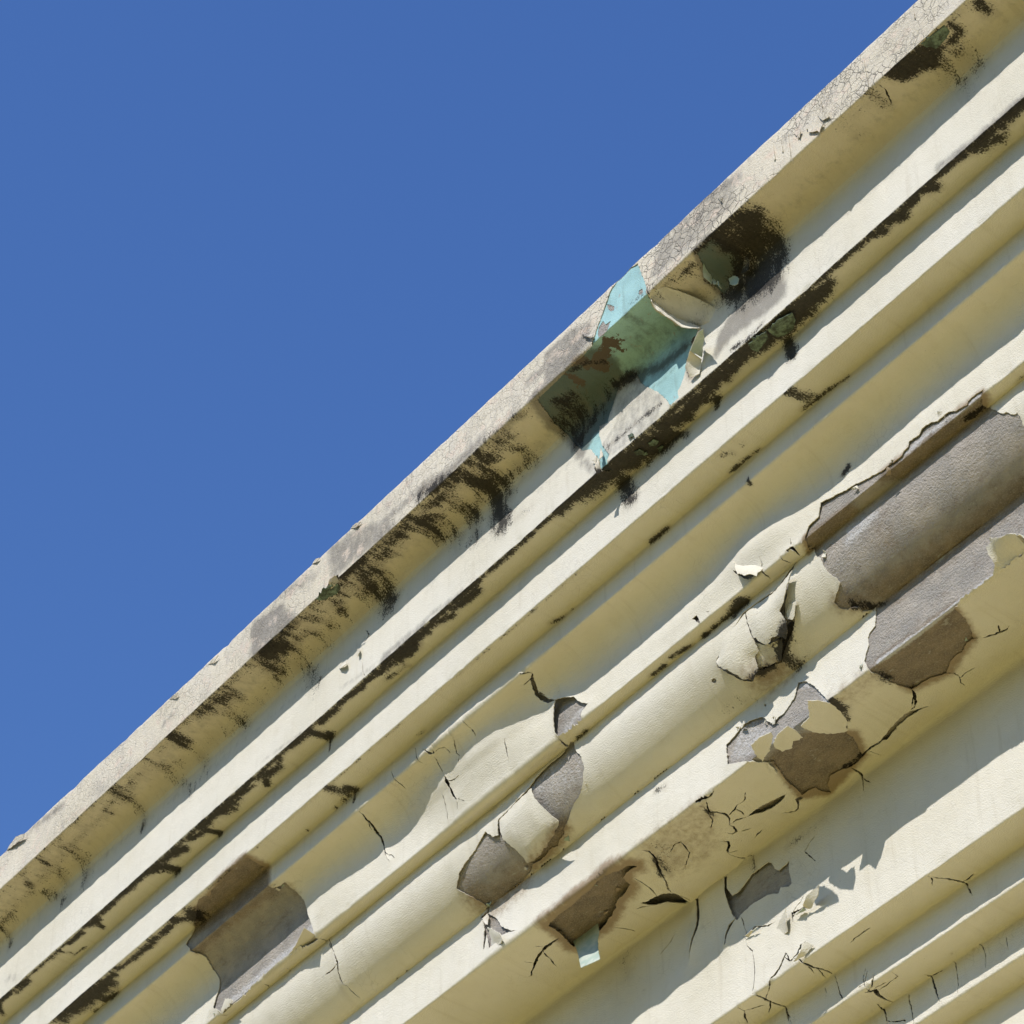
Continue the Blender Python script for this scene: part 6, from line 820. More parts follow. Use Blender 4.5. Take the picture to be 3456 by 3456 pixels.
    ('lower_fascia','paint_flake','',[[-4.4527,2.0029,0.0165],[-4.46,2.0058,0.009],[-4.46,1.9906,0.0075],[-4.4575,1.995,0.0075],[-4.4476,1.9912,0.0075]],'back',{'step':0.008,'thick':0.0016}),
    ('cavetto','paint_flake','',[[-4.2114,1.4497,0.0068],[-4.2191,1.4411,0.0177],[-4.2192,1.4431,0.0109],[-4.2288,1.4418,0.0084],[-4.2328,1.4392,0.0068],[-4.2331,1.4363,0.0165],[-4.2228,1.4307,0.0096],[-4.2179,1.4295,0.0068]],'paint',{'step':0.008,'thick':0.0016}),
    ('cavetto','paint_flake','',[[-4.0782,1.4667,0.0069],[-4.09,1.4714,0.0069],[-4.0897,1.4774,0.0077],[-4.1037,1.4684,0.01],[-4.0946,1.4608,0.0069],[-4.0881,1.4562,0.0143],[-4.085,1.4574,0.0069]],'paint',{'step':0.008,'thick':0.0016}),
    ('lower_fascia','paint_flake','',[[-4.836,1.9613,0.0074],[-4.8434,1.9609,0.0074],[-4.8478,1.9575,0.0074],[-4.8434,1.9532,0.0109],[-4.8485,1.9477,0.0091],[-4.8394,1.9444,0.0074],[-4.8196,1.9505,0.018]],'paint',{'step':0.008,'thick':0.0016}),
    ('lower_fascia','paint_flake','',[[-4.9887,1.8691,0.0059],[-4.9896,1.8717,0.0059],[-5.0004,1.8721,0.0059],[-4.9974,1.8685,0.017],[-4.9974,1.8639,0.0135],[-4.9992,1.8633,0.0059],[-4.9976,1.8624,0.0059],[-4.9917,1.863,0.0059]],'paint',{'step':0.008,'thick':0.0016}),
    ('lower_fascia','paint_flake','',[[-4.9705,2.1993,0.005],[-4.9777,2.1985,0.011],[-4.9772,2.2015,0.0167],[-4.9785,2.1906,0.005],[-4.9696,2.1899,0.0139]],'paint',{'step':0.008,'thick':0.0016}),
    ('lower_fascia','paint_flake','',[[-4.8374,1.9536,0.0066],[-4.8487,1.9527,0.0115],[-4.8571,1.9449,0.0066],[-4.8491,1.944,0.0066],[-4.8486,1.9361,0.0066],[-4.8437,1.936,0.0066],[-4.838,1.936,0.0131],[-4.836,1.9299,0.0066]],'paint',{'step':0.008,'thick':0.0016}),
    ('lower_fascia','paint_flake','',[[-4.8707,1.9308,0.013],[-4.8704,1.9323,0.0063],[-4.874,1.9338,0.0121],[-4.8773,1.9321,0.0108],[-4.8791,1.9312,0.0146],[-4.8786,1.9314,0.0063],[-4.8832,1.9239,0.0063],[-4.8702,1.9245,0.0142]],'paint',{'step':0.008,'thick':0.0016}),
    ('lower_fascia','paint_flake','',[[-5.8023,2.1561,0.0085],[-5.8067,2.1601,0.0079],[-5.8159,2.1605,0.0105],[-5.8265,2.1596,0.0079],[-5.8224,2.1529,0.0079]],'paint',{'step':0.008,'thick':0.0016}),
    ('lower_fascia','paint_flake','',[[-5.6896,2.1163,0.0071],[-5.7052,2.1175,0.0058],[-5.7085,2.1148,0.0058],[-5.7122,2.1164,0.0146],[-5.7048,2.107,0.0058],[-5.6973,2.1026,0.0058],[-5.6927,2.1008,0.0058],[-5.6906,2.1109,0.0063]],'paint',{'step':0.008,'thick':0.0016}),
    ('lower_fascia','paint_flake','',[[-5.984,2.1221,0.0078],[-5.991,2.1194,0.0047],[-5.9965,2.1235,0.0083],[-6.0045,2.1168,0.0101],[-6.0042,2.1051,0.0048],[-6.0031,2.1072,0.0047],[-5.9939,2.0979,0.0121],[-5.9879,2.1067,0.0047]],'paint',{'step':0.008,'thick':0.0016}),
    ('lower_fascia','paint_flake','',[[-5.8905,2.1955,0.0097],[-5.8913,2.1937,0.0092],[-5.8936,2.1854,0.0071],[-5.8927,2.1828,0.0071],[-5.8911,2.1848,0.0071],[-5.8872,2.1843,0.0071],[-5.8803,2.1875,0.0071]],'paint',{'step':0.008,'thick':0.0016}),
    ('lower_fascia','paint_flake','',[[-5.719,2.0432,0.0127],[-5.7214,2.0451,0.0073],[-5.7288,2.0384,0.0073],[-5.7262,2.0396,0.0073],[-5.7265,2.0393,0.0073],[-5.7269,2.0394,0.0073],[-5.7243,2.0364,0.0073],[-5.7232,2.0379,0.0121]],'back',{'step':0.008,'thick':0.0016}),
]

# ------------------------------------------------------------------ small helpers
def link(o, parent=None):
    sc.collection.objects.link(o)
    if parent is not None:
        o.parent = parent
    return o

def new_mesh(name, verts, faces, mat, parent=None, smooth=True, attrs=None, fmat=None, mats=None):
    me = bpy.data.meshes.new(name)
    me.from_pydata([tuple(map(float, v)) for v in verts], [], [tuple(map(int, f)) for f in faces])
    for m_ in (mats or [mat]):
        me.materials.append(m_)
    if smooth:
        me.polygons.foreach_set("use_smooth", [True] * len(me.polygons))
    if fmat is not None:
        me.polygons.foreach_set("material_index", [int(i) for i in fmat])
    for k, (kind, arr) in (attrs or {}).items():
        a = me.attributes.new(k, kind, 'POINT')
        a.data.foreach_set("vector" if kind == 'FLOAT_VECTOR' else "value", np.asarray(arr, dtype=np.float32).ravel())
    me.update()
    return link(bpy.data.objects.new(name, me), parent)

class Nodes:
    """short hand for building a node tree"""
    def __init__(self, name):
        self.m = bpy.data.materials.new(name)
        self.m.use_nodes = True
        self.t = self.m.node_tree
        self.t.nodes.clear()
    def n(self, kind, **kw):
        nd = self.t.nodes.new(kind)
        for k, v in kw.items():
            setattr(nd, k, v)
        return nd
    def put(self, sock, val):
        if isinstance(val, bpy.types.NodeSocket):
            self.t.links.new(val, sock)
        elif val is not None:
            if sock.type == 'RGBA' and len(val) == 3:
                val = (*val, 1.0)
            sock.default_value = val
    def attr(self, name, vec=False):
        a = self.n("ShaderNodeAttribute", attribute_name=name)
        return a.outputs["Vector"] if vec else a.outputs["Fac"]
    def math(self, op, a, b=None, c=None, clamp=False):
        nd = self.n("ShaderNodeMath", operation=op, use_clamp=clamp)
        for s_, v in zip(nd.inputs, (a, b, c)):
            self.put(s_, v)
        return nd.outputs[0]
    def mix(self, fac, a, b, mode='MIX'):
        nd = self.n("ShaderNodeMix", data_type='RGBA', blend_type=mode)
        self.put(nd.inputs[0], fac); self.put(nd.inputs[6], a); self.put(nd.inputs[7], b)
        return nd.outputs[2]
    def noise(self, vec, scale, detail=4.0, rough=0.55, dist=0.0):
        nd = self.n("ShaderNodeTexNoise")
        self.put(nd.inputs["Vector"], vec); self.put(nd.inputs["Scale"], scale)
        self.put(nd.inputs["Detail"], detail); self.put(nd.inputs["Roughness"], rough); self.put(nd.inputs["Distortion"], dist)
        return nd.outputs[0]
    def voronoi(self, vec, scale, feature='F1', rand=1.0):
        nd = self.n("ShaderNodeTexVoronoi", feature=feature)
        self.put(nd.inputs["Vector"], vec); self.put(nd.inputs["Scale"], scale); self.put(nd.inputs["Randomness"], rand)
        return nd.outputs[0]
    def step(self, x, lo, hi):
        nd = self.n("ShaderNodeMapRange", interpolation_type='SMOOTHSTEP')
        self.put(nd.inputs[0], x); self.put(nd.inputs[1], lo); self.put(nd.inputs[2], hi)
        return nd.outputs[0]
    def scale(self, vec, v3):
        nd = self.n("ShaderNodeVectorMath", operation='MULTIPLY')
        self.put(nd.inputs[0], vec); nd.inputs[1].default_value = v3
        return nd.outputs[0]
    def bump(self, height, dist, strength=1.0, normal=None):
        nd = self.n("ShaderNodeBump")
        self.put(nd.inputs["Height"], height); self.put(nd.inputs["Distance"], dist); self.put(nd.inputs["Strength"], strength)
        if normal is not None:
            self.put(nd.inputs["Normal"], normal)
        return nd.outputs[0]
    def done(self, color, rough=0.7, normal=None, spec=0.3):
        b = self.n("ShaderNodeBsdfPrincipled")
        self.put(b.inputs["Base Color"], color); self.put(b.inputs["Roughness"], rough)
        self.put(b.inputs["Specular IOR Level"], spec)
        if normal is not None:
            self.put(b.inputs["Normal"], normal)
        o = self.n("ShaderNodeOutputMaterial")
        self.t.links.new(b.outputs[0], o.inputs[0])
        return self.m

# ------------------------------------------------------------------ materials
CREAM = (0.640, 0.602, 0.520)
MOULD_C = (0.024, 0.019, 0.014)

def stain(N, S, col, gain=1.0):
    """black mould, plus the shade painted into cracks: the vertex mask says roughly where, noise gives its streaky, speckled, feathery edge"""
    k = N.attr("mould")
    n1 = N.noise(N.scale(S, (1.0, 0.22, 1.0)), 46, 4, 0.6)
    n2 = N.noise(N.scale(S, (1.0, 0.75, 1.0)), 185, 3, 0.65)
    n3 = N.noise(S, 15, 2, 0.5)
    nn = N.math('ADD', N.math('ADD', N.math('MULTIPLY', n1, 0.36), N.math('MULTIPLY', n2, 0.40)), N.math('MULTIPLY', n3, 0.24))
    nn = N.math('MULTIPLY_ADD', N.math('SUBTRACT', nn, 0.5), 3.3, 0.52)
    x = N.math('SUBTRACT', k, nn)
    on = N.step(k, 0.0, 0.10)
    f = N.math('MULTIPLY', N.math('MULTIPLY', N.step(x, -0.12, 0.24), on), 0.95)
    mc = N.mix(N.step(N.noise(S, 90, 4, 0.7), 0.35, 0.68), (0.007, 0.0062, 0.0055), (0.025, 0.020, 0.016))
    # thin brown-grey veil round it
    v = N.math('MULTIPLY', N.step(k, 0.0, 0.9), 0.42)
    v = N.math('MULTIPLY', v, N.step(n1, 0.36, 0.62))
    out = N.mix(v, col, (0.17, 0.13, 0.085))
    return N.mix(f, out, mc), f

def paint_material(name, base, weathered=False):
    N = Nodes(name)
    S = N.attr("suv", True)
    col = N.mix(N.step(N.noise(S, 2.2, 4), 0.35, 0.7), base, tuple(c * k for c, k in zip(base, (0.93, 0.92, 0.88))))
    col = N.mix(N.math('MULTIPLY', N.step(N.noise(S, 16, 5, 0.65), 0.52, 0.75), 0.30), col, tuple(c * k for c, k in zip(base, (0.80, 0.76, 0.68))))
    # run marks, chalky fading and a film of grime
    run = N.step(N.noise(N.scale(S, (1.0, 0.07, 1.0)), 30, 4, 0.65), 0.54, 0.74)
    col = N.mix(N.math('MULTIPLY', run, 0.26), col, tuple(c * k for c, k in zip(base, (0.66, 0.61, 0.52))))
    chalk = N.step(N.noise(S, 6.5, 5, 0.7), 0.54, 0.72)
    col = N.mix(N.math('MULTIPLY', chalk, 0.35), col, tuple(min(1, c * 1.08) for c in base))
    film = N.math('MULTIPLY', N.step(N.noise(S, 340, 2, 0.5), 0.52, 0.70), N.step(N.noise(S, 4.3, 3), 0.42, 0.66))
    col = N.mix(N.math('MULTIPLY', film, 0.20), col, (0.20, 0.175, 0.14))
    # hair crazing, only in places
    cv = N.voronoi(S, 34.0, 'DISTANCE_TO_EDGE')
    crz = N.math('MULTIPLY', N.math('SUBTRACT', 1.0, N.step(cv, 0.0, 0.030)), N.step(N.noise(S, 2.6, 4, 0.6), 0.56, 0.66))
    col = N.mix(N.math('MULTIPLY', crz, 0.30), col, (0.22, 0.19, 0.15))
    d = N.attr("dirt")
    dn = N.noise(N.scale(S, (1, 0.6, 1)), 34, 6, 0.7)
    df = N.step(N.math('SUBTRACT', d, dn), -0.28, 0.34)
    fine = N.noise(S, 520, 2, 0.5)
    col = N.mix(N.math('MULTIPLY', df, N.math('MULTIPLY_ADD', fine, 0.9, 0.30, clamp=True)), col, (0.155, 0.14, 0.125))
    br = N.attr("brown")
    bn = N.noise(N.scale(S, (1, 1, 1)), 40, 6, 0.7)
    bf = N.math('MULTIPLY', N.step(N.math('SUBTRACT', br, bn), -0.35, 0.35), 0.85)
    col = N.mix(bf, col, (0.22, 0.15, 0.085))
    # small dark specks on the old paint
    sp = N.math('MULTIPLY', N.step(N.noise(S, 150, 2, 0.5), 0.70, 0.76), N.step(N.noise(S, 7, 2), 0.5, 0.62))
    col = N.mix(N.math('MULTIPLY', sp, 0.55), col, (0.10, 0.085, 0.06))
    grain = N.noise(S, 210, 3, 0.6)
    brush = N.noise(N.scale(S, (0.09, 1, 1)), 260, 2, 0.5)
    wave = N.noise(S, 18, 2)
    h = N.math('ADD', N.math('MULTIPLY', grain, 0.0034), N.math('MULTIPLY', brush, 0.0012))
    h = N.math('ADD', h, N.math('MULTIPLY', wave, 0.003))
    rough = 0.62
    if weathered:
        # crazed, flaking top coat: cells of old paint, dark in the cracks, pale pink undercoat between
        cells = N.math('MULTIPLY_ADD', N.noise(S, 5, 2), 22.0, 18.0)
        wv = N.n("ShaderNodeVectorMath", operation='ADD')
        nz = N.n("ShaderNodeTexNoise"); N.put(nz.inputs["Vector"], S); nz.inputs["Scale"].default_value = 22
        sc_ = N.n("ShaderNodeVectorMath", operation='SCALE'); N.put(sc_.inputs[0], nz.outputs[1]); sc_.inputs[3].default_value = 0.035
        N.put(wv.inputs[0], S); N.put(wv.inputs[1], sc_.outputs[0])
        vd = N.voronoi(wv.outputs[0], 30.0, 'DISTANCE_TO_EDGE')
        vd2 = N.voronoi(wv.outputs[0], 75.0, 'DISTANCE_TO_EDGE')
        sv = N.n("ShaderNodeSeparateXYZ"); N.put(sv.inputs[0], S)
        face = N.math('SUBTRACT', 1.0, N.step(sv.outputs[1], 0.185, 0.20))      # only the rain-washed front face is crazed
        near = N.math('MULTIPLY_ADD', N.step(sv.outputs[0], -5.1, -4.2), 0.55, 0.45)
        zone = N.math('MULTIPLY', N.math('MULTIPLY', N.step(N.noise(S, 3.1, 3), 0.38, 0.52), face), near)
        crk = N.math('SUBTRACT', 1.0, N.step(vd, 0.0, 0.055))
        crk2 = N.math('MULTIPLY', N.math('SUBTRACT', 1.0, N.step(vd2, 0.0, 0.07)), N.step(N.noise(S, 9, 2), 0.5, 0.6))
        ck = N.math('MULTIPLY', N.math('MAXIMUM', crk, crk2), zone)
        pink = N.step(N.noise(S, 14, 5, 0.7), 0.53, 0.64)
        col = N.mix(N.math('MULTIPLY', N.math('MULTIPLY', pink, face), 0.70), col, (0.66, 0.53, 0.42))
        strk = N.step(N.noise(N.scale(S, (1.0, 0.16, 1.0)), 62, 5, 0.7), 0.50, 0.68)
        strk = N.math('MULTIPLY', N.math('MULTIPLY', strk, face), N.step(N.noise(S, 5.5, 3), 0.38, 0.6))
        col = N.mix(N.math('MULTIPLY', strk, 0.50), col, (0.27, 0.245, 0.22))
        grey = N.step(N.noise(N.scale(S, (1, 0.35, 1)), 11, 6, 0.7), 0.46, 0.66)
        col = N.mix(N.math('MULTIPLY', N.math('MULTIPLY', grey, face), 0.24), col, (0.40, 0.37, 0.34))
        fl = N.math('MULTIPLY', N.step(N.noise(S, 160, 4, 0.7), 0.50, 0.68), N.math('MULTIPLY', face, 0.24))
        col = N.mix(fl, col, (0.26, 0.24, 0.22))
        col = N.mix(N.math('MULTIPLY', ck, 0.72), col, (0.12, 0.105, 0.09))
        h = N.math('SUBTRACT', h, N.math('MULTIPLY', ck, 0.004))
        h = N.math('ADD', h, N.math('MULTIPLY', N.noise(S, 90, 5, 0.7), 0.006))
        rough = 0.85
    col, f = stain(N, S, col)
    h = N.math('ADD', h, N.math('MULTIPLY', f, N.math('MULTIPLY', N.noise(S, 300, 3), 0.002)))
    return N.done(col, rough, N.bump(h, 1.0, 0.85), 0.25)

def plaster_material():
    N = Nodes("bare_plaster")
    S = N.attr("suv", True)
    col = N.mix(N.step(N.noise(S, 9, 5, 0.65), 0.35, 0.65), (0.35, 0.325, 0.30), (0.47, 0.42, 0.37))
    col = N.mix(N.math('MULTIPLY', N.step(N.noise(N.scale(S, (0.5, 1, 1)), 26, 5, 0.7), 0.5, 0.72), 0.6), col, (0.215, 0.17, 0.135))
    br = N.attr("brown")
    col = N.mix(N.math('MULTIPLY', N.step(N.math('SUBTRACT', br, N.noise(S, 30, 5, 0.7)), -0.45, 0.3), 0.80), col, N.mix(N.step(N.noise(N.scale(S, (0.6, 1, 1)), 20, 5, 0.7), 0.36, 0.64), (0.30, 0.225, 0.15), (0.17, 0.125, 0.085)))
    col = N.mix(N.math('MULTIPLY', N.step(N.noise(S, 600, 2), 0.55, 0.75), 0.35), col, (0.13, 0.115, 0.105))
    # sand grain, pits, lime residue and flecks of older coats
    col = N.mix(N.math('MULTIPLY', N.step(N.noise(S, 190, 3, 0.7), 0.48, 0.66), 0.45), col, (0.50, 0.46, 0.41))
    pit = N.step(N.voronoi(S, 75), 0.14, 0.07)
    pit = N.math('MULTIPLY', pit, N.step(N.noise(S, 17, 3), 0.48, 0.60))
    col = N.mix(N.math('MULTIPLY', pit, 0.8), col, (0.07, 0.06, 0.05))
    res = N.step(N.noise(N.scale(S, (0.55, 1, 1)), 30, 6, 0.75), 0.60, 0.66)
    col = N.mix(N.math('MULTIPLY', res, 0.60), col, (0.56, 0.53, 0.47))
    fle = N.step(N.noise(S, 48, 5, 0.7), 0.685, 0.70)
    col = N.mix(N.math('MULTIPLY', fle, 0.55), col, (0.38, 0.50, 0.46))
    pale = N.attr("pale")
    col = N.mix(N.step(N.math('SUBTRACT', pale, N.noise(S, 60, 4, 0.7)), -0.2, 0.25), col, (0.60, 0.58, 0.57))
    col, f = stain(N, S, col)
    h = N.math('ADD', N.math('MULTIPLY', N.noise(S, 110, 5, 0.7), 0.018), N.math('MULTIPLY', N.noise(S, 30, 3), 0.006))
    h = N.math('SUBTRACT', N.math('ADD', h, N.math('MULTIPLY', res, 0.002)), N.math('MULTIPLY', pit, 0.006))
    return N.done(col, 0.9, N.bump(h, 1.0, 0.9), 0.2)

def turquoise_material():
    N = Nodes("old_turquoise_paint")
    S = N.attr("suv", True)
    col = N.mix(N.step(N.noise(S, 8, 5), 0.35, 0.7), (0.34, 0.54, 0.54), (0.255, 0.415, 0.415))
    wear = N.step(N.noise(N.scale(S, (1, 0.7, 1)), 26, 7, 0.75), 0.60, 0.63)
    col = N.mix(N.math('MULTIPLY', wear, 0.75), col, (0.30, 0.29, 0.26))
    col = N.mix(N.math('MULTIPLY', N.step(N.noise(S, 260, 3), 0.52, 0.72), 0.4), col, (0.20, 0.29, 0.265))
    col = N.mix(N.math('MULTIPLY', N.step(N.noise(N.scale(S, (1, 0.1, 1)), 40, 4), 0.5, 0.7), 0.35), col, (0.17, 0.23, 0.20))
    d = N.attr("dirt")
    df = N.step(N.math('SUBTRACT', d, N.noise(S, 40, 6, 0.72)), -0.30, 0.30)
    col = N.mix(N.math('MULTIPLY', df, 0.86), col, (0.062, 0.070, 0.060))
    br = N.attr("brown")
    bf = N.step(N.math('SUBTRACT', br, N.math('MULTIPLY_ADD', N.noise(S, 34, 6, 0.75), 2.4, -0.70)), -0.05, 0.03)
    col = N.mix(bf, col, (0.10, 0.075, 0.055))
    col, f = stain(N, S, col)
    return N.done(col, 0.7, N.bump(N.math('MULTIPLY', N.noise(S, 220, 3), 0.003), 1.0, 0.8), 0.25)

def flake_back_material():
    N = Nodes("paint_flake_back")
    tc = N.n("ShaderNodeTexCoord").outputs["Object"]
    col = N.mix(N.step(N.noise(tc, 40, 4), 0.4, 0.65), (0.33, 0.40, 0.34), (0.44, 0.47, 0.40))
    return N.done(col, 0.8, None, 0.2)

def green_flake_material():
    N = Nodes("mossy_paint_scale")
    tc = N.n("ShaderNodeTexCoord").outputs["Object"]
    col = N.mix(N.step(N.noise(tc, 45, 5, 0.7), 0.38, 0.66), (0.055, 0.065, 0.05), (0.17, 0.225, 0.165))
    return N.done(col, 0.85, N.bump(N.noise(tc, 160, 4), 0.004, 0.8), 0.2)

def render_wall_material():
    N = Nodes("painted_render")
    tc = N.n("ShaderNodeTexCoord").outputs["Object"]
    col = N.mix(N.step(N.noise(tc, 1.2, 5), 0.35, 0.7), CREAM, tuple(c * k for c, k in zip(CREAM, (0.92, 0.90, 0.85))))
    return N.done(col, 0.7, N.bump(N.noise(tc, 160, 3), 0.002, 0.7), 0.25)

def ground_material():
    N = Nodes("bounce_sandy_ground")
    tc = N.n("ShaderNodeTexCoord").outputs["Object"]
    col = N.mix(N.step(N.noise(tc, 0.35, 6, 0.6), 0.35, 0.65), (0.72, 0.565, 0.165), (0.80, 0.64, 0.21))
    return N.done(col, 0.95, N.bump(N.noise(tc, 14, 5), 0.02, 0.6), 0.1)

M_PAINT = paint_material("cream_paint", CREAM)
M_WEATH = paint_material("weathered_cream_paint", (0.65, 0.585, 0.475), True)
M_PLASTER = plaster_material()
M_TURQ = turquoise_material()
M_BACK = flake_back_material()
M_GREEN = green_flake_material()
M_WALL = render_wall_material()
M_GROUND = ground_material()
def dark_surround_material():
    N = Nodes("dark_surround")
    tc = N.n("ShaderNodeTexCoord").outputs["Object"]
    col = N.mix(N.step(N.noise(tc, 0.5, 6, 0.6), 0.35, 0.65), (0.035, 0.05, 0.02), (0.06, 0.075, 0.03))
    return N.done(col, 0.95, N.bump(N.noise(tc, 30, 5), 0.03, 0.8), 0.1)
M_DARK_SURROUND = dark_surround_material()

# ------------------------------------------------------------------ the cornice's section
PY = np.array([p[0] for p in PROFILE]); PZ = np.array([p[1] for p in PROFILE]) + 1.6
_d = np.stack([np.diff(PY), np.diff(PZ)], 1)
_l = np.linalg.norm(_d, axis=1)
PV = np.concatenate([[0], np.cumsum(_l)]); PV -= PV[2]
_n = np.stack([_d[:, 1], -_d[:, 0]], 1) / _l[:, None]
PN = np.zeros((len(PY), 2)); PN[:-1] += _n; PN[1:] += _n
PN /= np.linalg.norm(PN, axis=1)[:, None]

def section(v):
    v = np.asarray(v, float)
    n = np.stack([np.interp(v, PV, PN[:, 0]), np.interp(v, PV, PN[:, 1])], -1)
    n /= np.linalg.norm(n, axis=-1, keepdims=True)
    return np.interp(v, PV, PY), np.interp(v, PV, PZ), n

def place(u, v, h):
    y, z, n = section(v)
    return np.stack([np.asarray(u, float), y + n[..., 0] * h, z + n[..., 1] * h], -1)

rng = np.random.default_rng(7)
_ph = rng.uniform(0, 6.28, (8, 2)); _fr = rng.uniform(1.2, 7.5, (8, 2)); _am = rng.uniform(.0005, .0013, 8)
_kr = np.random.default_rng(21)
KNOCKS = [(_kr.uniform(-9.2, -2.8), float(_kr.choice(ARRISES)) + _kr.normal(0, .004), _kr.uniform(.008, .03), _kr.uniform(.0015, .005)) for _ in range(110)]
def unevenness(u, v):
    d = np.zeros_like(u)
    for (a, b), (p, q), m in zip(_fr, _ph, _am):
        d += m * np.sin(a * u + p) * np.sin(b * 1.7 * v + q)
    # hand-run plaster: small ripples along the arrises
    for a, p, m in ((23., .3, .0003), (41., 1.9, .0003), (67., 4.1, .0003), (118., 2.2, .0003)):
        d += m * np.sin(a * u + p + 3 * v)
    # knocked and worn spots
    for cu, cv, rr, hh in KNOCKS:
        d -= hh * np.exp(-((u - cu) ** 2 + ((v - cv) * 1.6) ** 2) / (rr * rr))
    return d

def buckles(u, v):
    d = np.zeros_like(u)
    for (cu, cv, ru, rv, ang, h) in BUCKLES:
        c, s = math.cos(ang), math.sin(ang)
        a = ((u - cu) * c + (v - cv) * s) / ru; b = (-(u - cu) * s + (v - cv) * c) / rv
        d += h * np.exp(-(a * a + b * b))
    return d

def seg_dist(u, v, pts, closed=False):
    pts = np.asarray(pts, float)
    if closed:
        pts = np.vstack([pts, pts[:1]])
    best = np.full(u.shape, 1e9)
    if len(pts) == 1:
        return np.hypot(u - pts[0, 0], v - pts[0, 1])
    for (x0, y0), (x1, y1) in zip(pts[:-1], pts[1:]):
        dx, dy = x1 - x0, y1 - y0
        L = dx * dx + dy * dy + 1e-12
        t = np.clip(((u - x0) * dx + (v - y0) * dy) / L, 0, 1)
        best = np.minimum(best, np.hypot(u - x0 - t * dx, v - y0 - t * dy))
    return best

def inside(u, v, poly):
    poly = np.asarray(poly, float)
    r = np.zeros(u.shape, bool)
    x0, y0 = poly[-1]
    for x1, y1 in poly:
        c = ((y0 > v) != (y1 > v)) & (u < (x1 - x0) * (v - y0) / ((y1 - y0) or 1e-12) + x0)
        r ^= c
        x0, y0 = x1, y1
    return r

def mask(u, v, strokes):
    """strokes: (points, width, strength, filled, upper limit) in section coordinates"""
    m = np.zeros_like(u)
    for pts, w, k, filled, vmin in strokes:
        p = np.asarray(pts, float)
        w = w * 1.75
        lo, hi = p.min(0) - w * 1.01, p.max(0) + w * 1.01
        sel = np.nonzero((u > lo[0]) & (u < hi[0]) & (v > lo[1]) & (v < hi[1]))[0]
        if not len(sel):
            continue
        d = seg_dist(u[sel], v[sel], p, filled)
        if filled:
            d = np.where(inside(u[sel], v[sel], p), 0, d)
        f = np.clip(1 - d / w, 0, 1) * (v[sel] > vmin)
        m[sel] = np.maximum(m[sel], k * f)
    return m

def lift(u, v):
    d = np.zeros_like(u)
    for k, (poly, hgt, reach) in enumerate(HOLES):
        if hgt <= 0:
            continue
        p = np.asarray(poly, float)
        lo, hi = p.min(0) - reach * 3, p.max(0) + reach * 3
        sel = np.nonzero((u > lo[0]) & (u < hi[0]) & (v > lo[1]) & (v < hi[1]))[0]
        if len(sel):
            dd = seg_dist(u[sel], v[sel], p, True)
            # uneven along the edge: some of it curls, some still sticks
            w = 0.55 + 0.45 * np.sin(31 * u[sel] + k) * np.sin(23 * v[sel] + 2 * k)
            d[sel] = np.maximum(d[sel], hgt * w * np.exp(-dd / reach))
    return d

def attrs_for(u, v):
    return {"suv": ('FLOAT_VECTOR', np.stack([u, v, np.zeros_like(u)], 1)),
            "mould": ('FLOAT', mask(u, v, MOULD)), "dirt": ('FLOAT', mask(u, v, DIRT)),
            "brown": ('FLOAT', mask(u, v, BROWN)), "pale": ('FLOAT', mask(u, v, PALE))}

U0, U1 = -9.25, -2.75
def u_samples(step):
    return np.concatenate([np.arange(-16.0, U0, .3), np.arange(U0, U1, step), np.arange(U1, 1.2, .3)])

def v_samples(va, vb, step):
    ks = [va] + [x for x in PV if va < x < vb] + [vb]
    out = [va]
    for a, b in zip(ks[:-1], ks[1:]):
        n = max(1, int(math.ceil((b - a) / step)))
        out += [a + (b - a) * i / n for i in range(1, n + 1)]
    return np.array(out)

def jag(poly, amp, seed, step=0.006):
    """break a traced outline into small uneven steps, as torn paint has"""
    rg = np.random.default_rng(seed)
    p = np.asarray(poly, float); out = []
    for a, b in zip(p, np.roll(p, -1, 0)):
        L = np.linalg.norm(b - a); n = max(1, int(L / step))
        nrm = np.array([-(b - a)[1], (b - a)[0]]) / (L + 1e-9)
        for i in range(n):
            q = a + (b - a) * i / n
            if i:
                q = q + nrm * rg.normal(0, amp)
            out.append(q)
    return np.array(out)

